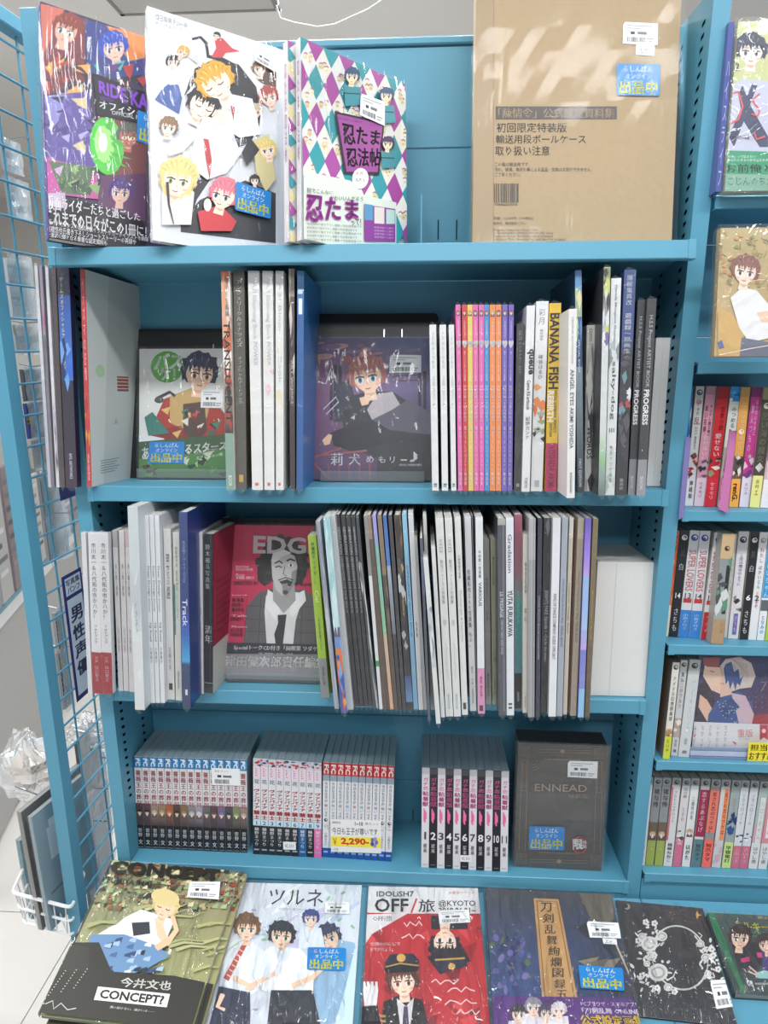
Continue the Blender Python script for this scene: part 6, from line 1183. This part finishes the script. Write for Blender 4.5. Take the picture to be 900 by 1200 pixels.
def art_milky(c, root):
    c.crop(720, 850, 3.4286); rnd = random.Random(54)
    c.P([(360, 740), (900, 740), (900, 1090), (360, 1090)], '#3c4c48', ['#4c5854', '#44504c', '#2c3440', '#3c4a44']); c.P([(365, 750), (400, 755), (530, 1075), (520, 1090)], '#2c7c50')
    c.T('ミルキー☆ホーム', (480, 786, 760, 802, 770, 838, 492, 820), '#d8d03c', .04); c.T('ビジュアル', (545, 825, 700, 838, 705, 862, 552, 848), '#5c9c54', .03); c.T('第2回', (572, 765, 640, 770, 640, 782, 574, 778), '#c4a45c')
    c.P([(470, 880), (560, 870), (600, 920), (590, 980), (500, 990)], '#2c262c'); c.P([(590, 900), (680, 900), (690, 1000), (600, 1000)], '#4c3c7c'); c.head(505, 855, 42, '#3a2624', '#f0ccb4', .1, 91, '#3c2c24'); c.head(608, 880, 34, '#402c28', '#f0ccb4', -.2, 92)
    c.P([(505, 940), (540, 930), (545, 950), (510, 955)], '#c83c78'); c.P([(570, 915), (590, 915), (595, 935), (575, 935)], '#c83c78'); c.P([(560, 1000), (600, 985), (640, 1000), (620, 1020), (575, 1018)], '#9ccccc'); c.S([(575, 1000), (540, 970)], 6, '#f0ccb4'); c.S([(572, 1006), (536, 990)], 6, '#f0ccb4')
    c.P([(528, 1026), (552, 1028), (558, 1050), (534, 1048)], '#e4e6e4'); c.T('ん', (532, 1030, 554, 1048), '#2c3038', .03); c.T('KADOKAWA', (565, 1036, 640, 1044), '#e4e6e4', .02)
M, ww, hh = lying((829, 1069.5), (900, 1073), (872, 1165), .016)
faced('art_book', M, hh*1.15, hh, .016, '#34403c', 'dark green art book cut off by the right photo edge on the sloping deck', 'book', art_milky, sl=LOOSE, page='#b4b8b4')

# ---------------------------------------------------------------- face-out books, right bay
def art_boy(c, root):
    c.crop(740, 0, 4.0)
    c.P([(400, 90), (900, 90), (900, 900), (400, 900)], '#c8cc94'); c.P([(440, 420), (520, 370), (640, 380), (760, 420), (760, 900), (420, 900)], '#c4c8dc')
    c.P([(500, 440), (520, 400), (560, 500), (640, 640), (640, 690), (600, 690), (520, 560)], '#454a68'); c.P([(565, 395), (590, 400), (480, 690), (455, 640)], '#454a68'); c.head(560, 240, 66, '#3c4258', '#f4e4dc', .05, 93, '#6c7088', hl='#6c7490')
    c.T('2', (485, 296, 505, 332), '#3c4050', .03); c.S([(470, 440), (500, 430), (520, 500), (500, 560), (465, 580)], 9, '#e0606a'); c.S([(600, 440), (565, 470), (600, 520), (590, 545), (560, 535)], 9, '#e0606a'); c.S([(575, 625), (585, 655), (625, 640)], 9, '#e0606a')
    c.T('おの晴', (465, 634, 552, 656), '#3c4050', .01)
    c.P([(400, 705), (900, 720), (900, 900), (400, 900)], '#3c9c74'); c.T('好き」って伝えたい', (450, 728, 580, 742), '#e4f0e8'); c.T('あなたのままの好きになる人', (450, 745, 640, 758), '#e4f0e8'); c.T('お前俺と', (440, 770, 660, 812), '#24302c', .01); c.P([(400, 815), (900, 825), (900, 900), (400, 900)], '#88b4a0'); c.T('こじんのちから', (450, 832, 700, 870), '#44685c')
q1 = SR[1]
a = hit(839, 225, q1.lip, q1.up); M = frame(a+q1.up*.0006, Vector((1, 0, 0)), q1.dv, q1.up); t = hit(866, 26, a, q1.dv); hb = (t-a).dot(q1.up)
a2 = hit(849, 225, a, q1.dv); M.translation = a2+q1.up*.0006; 
faced('comic_book', M, .128, hb, .014, '#c4c8a0', 'comic with a dark-haired youth and a green band on the highest right-hand shelf', 'comic', art_boy, sleeve=True, sl=FILM)
ts = (a2-a).x
root = empty('book_sleeve', frame(a+q1.up*.0006-Vector((.0005, 0, 0)), Vector((1, 0, 0)), q1.dv, q1.up), 'violet-tinted clear divider beside the comic with the green band', 'divider')
MB().color('#4c5490').box((0, 0, 0), (ts-.004, .1, hb)).build('panel', mat('tinted_plastic', '#5a629c', .15, vary=.1, scale=10), root)
cc = Canvas(ts-.004, hb, root.matrix_world); cc.frac(); cc.V('ハイスライフ', .5, .2, .98, .7, '#a8acd0', 0); cc.build('print', root)
def art_floral(c, root):
    c.crop(740, 250, 3.4286); rnd = random.Random(64)
    c.P([(320, 60), (800, 60), (800, 620), (320, 620)], '#b8a47c', ['#b4a478', '#c0ac80', '#b89c68', '#c4a878'])
    for i in range(40):
        x = rnd.uniform(345, 560); y = rnd.uniform(85, 300); c.S([(x, y), (x+rnd.uniform(-20, 20), y+rnd.uniform(-18, 18)), (x+rnd.uniform(-30, 30), y+rnd.uniform(-30, 30))], 3, rnd.choice(['#6c6444', '#5c5c44', '#8c6c4c']), 1.5)
    for i in range(22): x = rnd.uniform(345, 560); y = rnd.uniform(85, 300); c.E(x, y, 9, 7, rnd.choice(['#c08458', '#d09868', '#94905c']), n=8)
    c.P([(345, 380), (400, 400), (450, 480), (440, 590), (345, 590)], '#cca868'); c.P([(395, 340), (440, 300), (500, 310), (560, 380), (560, 500), (470, 520), (430, 460)], '#e4e4e6'); c.P([(500, 400), (560, 390), (560, 440), (520, 440)], '#e8c8b0'); c.P([(440, 500), (560, 520), (560, 600), (430, 590)], '#6c7084')
    c.head(455, 235, 52, '#8c6058', '#f2dccc', .15, 94, '#6c6c64', hl='#b08478'); c.P([(343, 520), (360, 510), (370, 540), (350, 545)], '#5c6ca4'); c.S([(350, 570), (470, 545), (560, 530)], 4, '#e8d8c8')
q2 = SR[2]
M, h = leaned(q2, (836.5, 420.5), R(8), 270, 839)
faced('comic_book', M, h*.7, h, .012, '#a8946c', 'comic with a youth in a white shirt before a floral wall, second right-hand shelf', 'comic', art_floral, sl=FILM)
def art_couple(c, root):
    c.crop(750, 750, 6.0); rnd = random.Random(74)
    c.P([(400, 100), (1300, 100), (1300, 620), (360, 620)], '#2c3c70', ['#3c4070', '#243468', '#7c2c40', '#4c3c60']); c.P([(700, 540), (1300, 480), (1300, 620), (690, 620)], '#a83440')
    for i in range(30): x = rnd.uniform(700, 900); y = rnd.uniform(120, 560); c.E(x, y, 4, 4, rnd.choice(['#5c74b4', '#c44c5c', '#44588c']), n=6)
    c.P([(400, 330), (460, 280), (520, 380), (520, 560), (400, 600), (385, 480)], '#3c2c3c'); c.P([(470, 260), (540, 290), (560, 340), (500, 360)], '#5c5078'); c.P([(420, 380), (470, 420), (540, 540), (470, 570), (410, 470)], '#ecc0a8')
    c.P([(530, 440), (600, 380), (700, 360), (790, 450), (790, 610), (470, 610), (480, 520)], '#3c5694'); c.P([(640, 370), (740, 390), (800, 520), (780, 610), (700, 610)], '#d4b8c4'); c.P([(550, 470), (640, 400), (700, 470), (600, 560)], '#2c4880')
    for i in range(50): x = rnd.uniform(540, 760); y = rnd.uniform(420, 600); c.E(x, y, 4, 4, '#b4c4e4', n=6)
    c.P([(455, 160), (560, 190), (600, 330), (570, 380), (500, 350), (440, 250)], '#f0cdb8'); c.P([(570, 240), (660, 250), (640, 380), (560, 400)], '#e8c0ac')
    c.P([(440, 120), (560, 115), (550, 190), (470, 185), (445, 170)], '#a45454'); c.P([(560, 180), (600, 130), (700, 115), (780, 160), (810, 250), (780, 330), (700, 340), (640, 360), (600, 320), (580, 250)], '#d8c8c0')
    c.P([(585, 200), (600, 165), (640, 150), (660, 220), (690, 200), (700, 270), (722, 250), (700, 320), (680, 300), (668, 352), (650, 290), (630, 345), (618, 280), (600, 310)], '#34508c'); [c.S([(640+i*20, 128+i*7), (700+i*12, 180+i*16), (715+i*8, 290+i*3)], 5, '#a898a4', 1) for i in range(6)]; [c.S([(605+i*14, 175), (612+i*16, 240), (608+i*17, 300)], 4, '#5c78b4', 1) for i in range(5)]
    c.S([(490, 215), (520, 222)], 5, '#3c2430'); c.S([(560, 300), (590, 305)], 4, '#c07868')
    c.S([(845, 295), (885, 290), (850, 355)], 4, '#c4b4a0')
    for j in range(3): c.T('・・・', (760, 395+j*35, 860, 402+j*35), '#8c9cc8')
    c.P([(370, 570), (1300, 605), (1300, 860), (350, 860)], '#e0e0e4')
    for i, t in enumerate(('カズマが', 'いたから', 'さみしく', 'なかった', 'けど')): c.V(t, 600-i*54, 590, 760, 24, '#84868c', 0, x2=590-i*54)
    c.T('重版', (682, 622, 790, 680), '#d88890', .0); c.T('たくさん', (690, 684, 770, 696), '#8c8e94'); c.P([(838, 590), (895, 592), (895, 700), (866, 680), (838, 700)], '#c43c50'); c.E(866, 635, 14, 15, '#f0d4d8', n=14); c.P([(640, 705), (668, 715), (672, 735)], '#c43c50'); c.P([(372, 670), (390, 655), (380, 680)], '#c43c50')
q5 = SR[5]
a = hit(809.5, 884, q5.lip, q5.up); M = frame(a+q5.up*.0006, Vector((1, 0, 0)), q5.dv, q5.up); t = hit(824, 769, a, q5.dv); h = (t-a).dot(q5.up)
faced('comic_book', M, h*.75, h, .02, '#3c4478', 'comic showing a couple about to kiss, face-out on the fifth right-hand shelf', 'comic', art_couple, sl=FILM)
# grey clear tray and yellow card in front of it
a = hit(808.5, 888.5, q5.lip, q5.up); b = hit(877, 891.5, a, q5.dv)
root = empty('book_tray', frame(a+q5.up*.0006, Vector((1, 0, 0)), q5.dv, q5.up), 'grey plastic book tray in front of the couple cover', 'tray')
trm = mat('grey_blue_plastic', '#7d8ba8', .25, vary=.1, scale=30)
MB().box((0, -.001, 0), (.12, .004, .0035)).build('base_rail', trm, root); MB().box((0, -.0, .0045), (.12, .004, .0135)).build('front_rail', mat('pale_blue_plastic', '#a9b3cc', .2, vary=.2, scale=25), root); MB().box((0, .0, .0145), (.12, .004, .0185)).build('upper_rail', trm, root)
def yc(c):
    c.B(0, 0, 1, 1, '#e6d63c'); c.T('担当', (.08, .08, .8, .42), '#5c2c14', .03); c.T('おすすめ', (.06, .52, 1.05, .94), '#5c2c14', .03)
ap = a-q5.dv*.004; aa = hit(875.4, 893, ap, q5.dv); bb = hit(905, 871, ap, q5.dv)
aa = aa+q5.up*max(0, (q5.lip-aa).dot(q5.up)+.0004)
root = empty('shop_card', frame(aa, Vector((1, 0, 0)), q5.dv, q5.up), 'yellow hand-lettered card beside the grey tray at the right edge', 'card')
w_ = (bb-aa).x; h_ = (bb-aa).dot(q5.up); MB().color('#e6d63c').box((0, 0, 0), (w_, .0008, h_)).build('card', MATTE, root); c = Canvas(w_, h_, root.matrix_world); yc(c); c.build('print', root)
# translucent category strips on the third right-hand shelf
q3 = SR[3]
def strip(pts, col, label):
    P0 = hit(*pts[0], q3.lip-q3.dv*.006, q3.dv); v = [hit(*p, P0, q3.dv) for p in pts]
    o = min(v, key=lambda p: p.z); root = empty('divider_strip', o, label, 'divider')
    mb = MB().add([p-o for p in v]+[p-o+q3.dv*.004 for p in v], [(0, 1, 2, 3), (7, 6, 5, 4), (0, 4, 5, 1), (1, 5, 6, 2), (2, 6, 7, 3), (3, 7, 4, 0)]); mb.build('panel', plastic('tinted_film_'+col[1:], .5, .5, 10, .2, tint=lin(col)), root)
strip([(803.6, 511), (810, 513), (801, 606), (795.4, 609)], '#a79fd8', 'violet translucent divider strip at the left end of the third right-hand shelf')
strip([(856, 503), (862.8, 508), (852.6, 602), (842.6, 596)], '#e59ad0', 'pink translucent divider strip among the comics of the third right-hand shelf')
# ---------------------------------------------------------------- wire grid panel at the left end
PA = .080
po = hitY(27, 590, 0); PO = Vector((po.x, 0, 0)); PEX = Vector((sin(PA), cos(PA), 0)); PEY = Vector((-cos(PA), sin(PA), 0))
PM = frame(PO, PEX, PEY, Vector((0, 0, 1)))
PMi = PM.inverted()
def pl(px, py, off=0): return PMi @ hit(px, py, PO+PEY*off, PEY)     # local (s, off, z)
grid = empty('wire_grid_panel', PM, 'blue framed wire grid panel standing at the left of the shelving', 'grid panel')
GW = .50; zt = pl(12, 20).z
MB().bevbox((-.014, -.012, 0), (.012, .012, zt), .002).build('post', BLUE, grid); MB().bevbox((GW-.012, -.012, 0), (GW+.012, .012, zt), .002).build('post', BLUE, grid)
MB().bevbox((-.014, -.0125, zt-.022), (GW+.012, .0125, zt+.001), .002).build('top_rail', BLUE, grid); MB().bevbox((.012, -.01, .12), (GW-.012, .01, .14), .002).build('bottom_rail', BLUE, grid)
wv = MB().tube([(0, 0, .13), (0, 0, zt-.01)], .0021, 6).data('wire'); wv.materials.append(BLUE)
wh = MB().tube([(.01, 0, 0), (GW-.01, 0, 0)], .0021, 6).data('wire'); wh.materials.append(BLUE)
s = .065
while s < GW-.02:
    o = bpy.data.objects.new('wire', wv); COL.objects.link(o); o.parent = grid; o.location = (s, .002, 0); s += .065
z = .19
while z < zt-.03:
    o = bpy.data.objects.new('wire', wh); COL.objects.link(o); o.parent = grid; o.location = (0, -.002, z); z += .05
def sign(TL, BL, w_, col, label, draw, inner):
    a = pl(*TL, -.02); b = pl(*BL, -.02); h_ = a.z-b.z
    M = PM @ Matrix.Translation((a.x, -.02, b.z)); root = empty('category_sign', M, label, 'sign')
    MB().color(col).box((0, -.0006, 0), (w_*.93, .0006, h_)).build('sign_card', MATTE, root)
    0 and MB().add([(-.003, -.0022, -.004), (w_+.006, -.0022, -.004), (w_+.006, -.0022, h_+.004), (-.003, -.0022, h_+.004)], [(0, 1, 2, 3)]).build('clear_holder', FILM, root)
    c = Canvas(w_*.93, h_, M, .0009); c.frac(); draw(c); c.build('sign_print', root)
def dm(c):
    c.B(.1, .025, .9, .16, '#e6e4ec'); c.B(.1, .19, .9, .96, '#e6e4ec'); c.T('写真集', (.14, .04, .86, .088), '#2c2a6c', .03); c.T('パンフ', (.2, .1, .82, .148), '#2c2a6c', .03)
    for i, ch in enumerate('男性声優'): c.T(ch, (.22, .265+i*.145, .8, .38+i*.145), '#2c2a6c', .045)
def d2(c):
    for i, t in enumerate(('パンフ', 'イラスト', '画集')): c.T(t, (.16, .08+i*.12, .86, .14+i*.12), '#d4d6e8', .02)
    c.B(.1, .46, .9, .465, '#4c548c')
sign((72, 677), (83.5, 829), .062, '#2c2c74', 'navy-framed sign card with large vertical lettering on the wire grid panel', dm, None)
sign((50.5, 418), (69, 588), .05, '#343c74', 'plain navy sign card with small white lettering on the wire grid panel', d2, None)
# goods hanging behind the grid
def pack(px0, py0, px1, py1, col, label, cols=(), off=.035, text=None, bag=True):
    a = pl(px0, py0, off); b = pl(px1, py1, off); w_ = abs(b.x-a.x); h_ = a.z-b.z
    M = PM @ Matrix.Translation((min(a.x, b.x), off, b.z)); root = empty('hanging_pack', M, label, 'packet', 'packets hanging behind the wire grid')
    MB().color(col).bevbox((.004, 0, .004), (w_-.004, .006, h_*.93), .001).build('goods', COVER, root)
    mb = MB(); n = 5; rnd = random.Random(int(px0*7+py0))
    mb.add([(w_*i/n, -.003-rnd.uniform(0, .003), h_*j/n) for j in range(n+1) for i in range(n+1)], [(j*(n+1)+i, j*(n+1)+i+1, (j+1)*(n+1)+i+1, (j+1)*(n+1)+i) for j in range(n) for i in range(n)]); mb.build('bag', BAG if bag else FILM, root)
    MB().tube([(w_*.4, -.035, h_+.002), (w_*.4, 0, h_), (w_*.4, .02, h_+.004)], .0014, 5).build('hook', CHROME, root)
    c = Canvas(w_, h_*.93, M, .0004); c.frac()
    for k in cols: c.B(*k)
    if text: c.T(text[0], text[1], text[2], .01)
    c.build('print', root)
pack(0, 160, 26, 208, '#9a9ca0', 'pale grey bagged packet with barcode tag, highest behind the grid', [(.5, .45, .9, .6, '#dcdee0'), (.55, .62, .85, .85, '#4c4e54')])
pack(6, 206, 36, 262, '#8f9296', 'grey bagged packet below the highest one behind the grid', [(.3, .5, .9, .95, '#d4d6d8'), (.4, .6, .8, .8, '#55585e')])
pack(4, 296, 43, 376, '#b4b6b8', 'white header card packet with dark band behind the grid', [(.1, .1, .9, .16, '#44464c'), (.1, .36, .9, .44, '#26282c'), (.1, .62, .5, .66, '#84868c')], text=('CHARACTER', (.12, .2, .88, .28), '#33353a'))
pack(14, 378, 50, 416, '#9aa0a4', 'grey bag with sweets-coloured top behind the grid', [(0, .0, 1, .3, '#c4b4a8'), (.2, .1, .6, .25, '#c86c54')])
pack(24, 430, 58, 470, '#4c5054', 'dark bagged packet behind the grid', [(.2, .2, .5, .5, '#7c8084')])
pack(28, 470, 60, 512, '#2c3c7c', 'deep blue packet with a yellow-green stripe behind the grid', [(0, .35, 1, .55, '#8c9448'), (0, .45, 1, .48, '#2c3c2c')])
pack(34, 514, 66, 545, '#a8a49c', 'pale packet with an orange patch behind the grid', [(.3, .3, .8, .7, '#c89058')])
pack(44, 556, 76, 606, '#7c8286', 'grey packet among metal hooks behind the grid', [(.1, .3, .9, .32, '#3c4044'), (.1, .4, .9, .42, '#3c4044')])
pack(50, 606, 84, 650, '#8c9094', 'clear bag with printed card behind the grid, above the navy-framed sign', [(.1, .2, .8, .5, '#b9bcbe')])
pack(62, 716, 80, 760, '#8f9698', 'grey checklist packet behind the navy-framed sign', [(.1, .2+.1*i, .9, .24+.1*i, '#5c6468') for i in range(7)])
pack(66, 762, 86, 826, '#7c8688', 'packet with a yellow-green square low behind the navy-framed sign', [(.2, .1, .6, .25, '#b4b45c')]+[(.1, .35+.09*i, .9, .38+.09*i, '#4c5458') for i in range(6)])
pack(88, 868, 122, 912, '#4a4340', 'crumpled dark brown bag low behind the grid', [(.2, .2, .7, .5, '#7c706c')], off=.05)
pack(104, 896, 130, 936, '#1c5c9c', 'blue packet with yellow lettering low behind the grid', [], off=.06, text=('出品中', (.1, .5, .95, .9), '#b8c040'))
pack(96, 938, 134, 972, '#b4b4b6', 'white boxed packet below the blue one behind the grid', [(.1, .5, .6, .8, '#8c8e92')], off=.05)
pack(94, 978, 138, 1040, '#38606c', 'dark teal packet lowest behind the grid', [], off=.05)

# white wire basket on the far side, with bagged books
zb = .50
bl_, fl_, fr_ = hitZ(33, 1006, zb), hitZ(14, 1046, zb), hitZ(84, 1064, zb)
br_ = fr_+(bl_-fl_)
bo = (fl_+fr_)/2; bo.z = zb-.09
bk = empty('wire_basket', bo, 'white wire basket low at the left beside the grid panel', 'basket')
def rounded(c4, k=.22, n=4):
    out = []
    for i in range(4):
        p0, p, p1 = c4[i-1], c4[i], c4[(i+1) % 4]
        a = p.lerp(p0, k*.5); b = p.lerp(p1, k*.5)
        for j in range(n+1):
            t = j/n; out.append((a*(1-t)**2+p*2*t*(1-t)+b*t*t))
    return out+[out[0]]
cx_ = (bl_+fl_+fr_+br_)/4
for dz, sc_, r_ in ((0, 1, .0034), (-.035, .93, .0026), (-.07, .86, .0026)):
    q = [cx_+(p-cx_)*sc_+Vector((0, 0, dz))-bo for p in (bl_, fl_, fr_, br_)]
    MB().tube(rounded(q), r_, 6, False).build('rim', WHITEW, bk)
for i in range(5):
    for a, b in ((fl_, fr_), (bl_, fl_), (br_, bl_)):
        p = a.lerp(b, (i+.5)/5); q = cx_+(p-cx_)*.86+Vector((0, 0, -.07)); MB().tube([p-bo, q-bo, cx_+(q-cx_)*.3+Vector((0, 0, -.002))-bo], .0014, 5).build('wire', WHITEW, bk)
def slab(px0, px1, pyt, pyb, y, depth, col, label, pat=(), lean=0, dirx=.2):
    a = hitY(px0, pyb, y); b = hitY(px1, pyb, y); t = hitY(px0, pyt, y); h_ = t.z-a.z; w_ = b.x-a.x
    ex = Vector((cos(dirx), -sin(dirx), 0)); ey = Vector((sin(dirx), cos(dirx), 0)); up = Vector((sin(lean), 0, cos(lean))); 
    M = frame(a, ex, ey, up); root = empty('bagged_book', M, label, 'book', 'bagged books in the wire basket')
    body(w_, depth, h_, col, root, '#9a9a98'); mb = MB().add([(w_+.002, 0, -.004), (w_+.002, depth, -.004), (w_+.002, depth, h_+.01), (w_+.002, 0, h_+.01), (0, -.003, h_+.004), (w_+.002, -.003, h_+.004), (0, -.003, -.01), (w_+.002, -.003, -.01)], [(0, 1, 2, 3), (6, 7, 5, 4)]); mb.build('sleeve', FILM, root)
    c = Canvas(depth, h_, None); c.frac()
    for p_ in pat: c.B(*p_) if len(p_) == 5 else c.E(*p_)
    c.build('cover_print', root, tf=Matrix(((0, -1, 0, w_), (1, 0, 0, 0), (0, 0, 1, 0), (0, 0, 0, 1))))
slab(34, 40, 985, 1076, .06, .16, '#6c98a4', 'thin teal bagged book, leftmost in the wire basket', lean=-.03, dirx=.25)
slab(45, 51, 952, 1089, -.01, .15, '#8c8a88', 'tall grey bagged book in the wire basket', [(0, 0, 1, 1, '#6c6a6a')], lean=-.06, dirx=.25)
slab(56, 61, 958, 1090, -.02, .13, '#8fa4ac', 'pale blue bagged book with a white figure shape, nearest the grid', [(0, 0, 1, 1, '#8ea6b0'), (.55, .25, .25, .12, '#d8e2e6'), (.6, .45, .2, .18, '#ccd8de'), (.1, .7, .5, .72, '#6c8088')], lean=-.05, dirx=.25)
# crumpled clear bag behind the basket
ct = hitY(38, 900, .16); root = empty('crumpled_bag', ct, 'crumpled clear plastic bag with a pale bundle, left of the grid panel', 'plastic bag')
def blob(r, sx, sz, amp, seed, col, n=18, m_=12):
    mb = MB().color(col); vs = []
    for j in range(m_+1):
        for i in range(n):
            th = pi*j/m_; ph_ = 2*pi*i/n; d = Vector((sin(th)*cos(ph_), sin(th)*sin(ph_), cos(th)))
            k = r*(1+amp*noise.noise(d*2.6+Vector((seed, 0, 0)))+amp*.5*noise.noise(d*6+Vector((0, seed, 0)))); vs.append((d.x*k*sx, d.y*k, d.z*k*sz))
    return mb.add(vs, [(j*n+i, j*n+(i+1) % n, (j+1)*n+(i+1) % n, (j+1)*n+i) for j in range(m_) for i in range(n)])
blob(.058, 1, 1.15, .5, 3, '#c8c4c0').build('bag_film', BAG, root); blob(.036, 1, 1.1, .3, 5, '#cbb4a0').build('bundle', MATTE, root)
MB().tube([(.0, -.06, -.0), (.05, -.07, -.01)], .0018, 5).build('hook', CHROME, root)
ct2 = hit(104, 858, PO+PEY*.07, PEY); root = empty('crumpled_bag', ct2, 'crumpled clear bag seen through the grid below the navy-framed sign', 'plastic bag')
blob(.04, 1, .9, .5, 9, '#c8c4c0').build('bag_film', BAG, root); blob(.024, 1, .9, .3, 2, '#6c625c').build('bundle', MATTE, root)

# distant display behind, seen past the grid's post
a = hitZ(-30, 768, .62); b = hitZ(42, 684, .62); d = (b-a).normalized(); nrm = Vector((-d.y, d.x, 0))
if nrm.x > 0: nrm = -nrm
M = frame(a, d, nrm, Vector((0, 0, 1))); L_ = (b-a).length+.6; Mi = M.inverted()
far = empty('far_display', M, 'white-edged display of hanging magazines in the background at the left', 'display')
MB().box((-.3, 0, -.6), (L_, .03, 0)).build('kick_panel', mat('grey_panel', '#a9a7a4', .7), far); MB().bevbox((-.3, -.012, 0), (L_, .03, .045), .002).build('base_board', mat('white_laminate', '#dcdcdc', .5), far); MB().box((-.3, -.013, .045), (L_, .03, .06)).build('blue_edge', BLUE, far)
MB().box((-.3, .02, .06), (L_, .04, .98)).build('back_board', mat('grey_panel', '#a9a7a4', .7), far)
x = .0; k = 0; rnd = random.Random(12)
cols = ['#8c8f94', '#b4b2b0', '#7c6c74', '#9ca4a8', '#c0bcb8', '#6c7480', '#a89894', '#8c9ca4']
while x < L_-.12:
    o = empty('bagged_magazine', M @ Matrix.Translation((x, -.05, .1)), ['grey', 'off-white', 'plum', 'silver', 'cream', 'slate', 'brown-grey', 'blue-grey'][k % 8]+' bagged magazine on the distant display'+(' nearer end' if k < 8 else ' far end'), 'magazine', 'magazines on the distant display')
    w_ = rnd.uniform(.1, .14); h_ = rnd.uniform(.3, .42); z0 = 0
    for lv in range(2):
        if lv == 0: MB().color(cols[k % 8]).bevbox((0, 0, 0), (w_, .012, h_), .001).build('cover', COVER, o)
    c = Canvas(w_, h_, None); c.frac()
    for i in range(7): c.B(.1, .1+i*.11, rnd.uniform(.5, .9), .14+i*.11, rnd.choice(['#5c5c60', '#d4d4d4', '#8c7c80', '#3c3c44'])); 
    c.build('print', o); MB().add([(-.004, -.004, -.01), (w_+.004, -.004, -.01), (w_+.004, -.004, h_+.02), (-.004, -.004, h_+.02)], [(0, 1, 2, 3)]).build('sleeve', FILM, o)
    x += w_+.02; k += 1
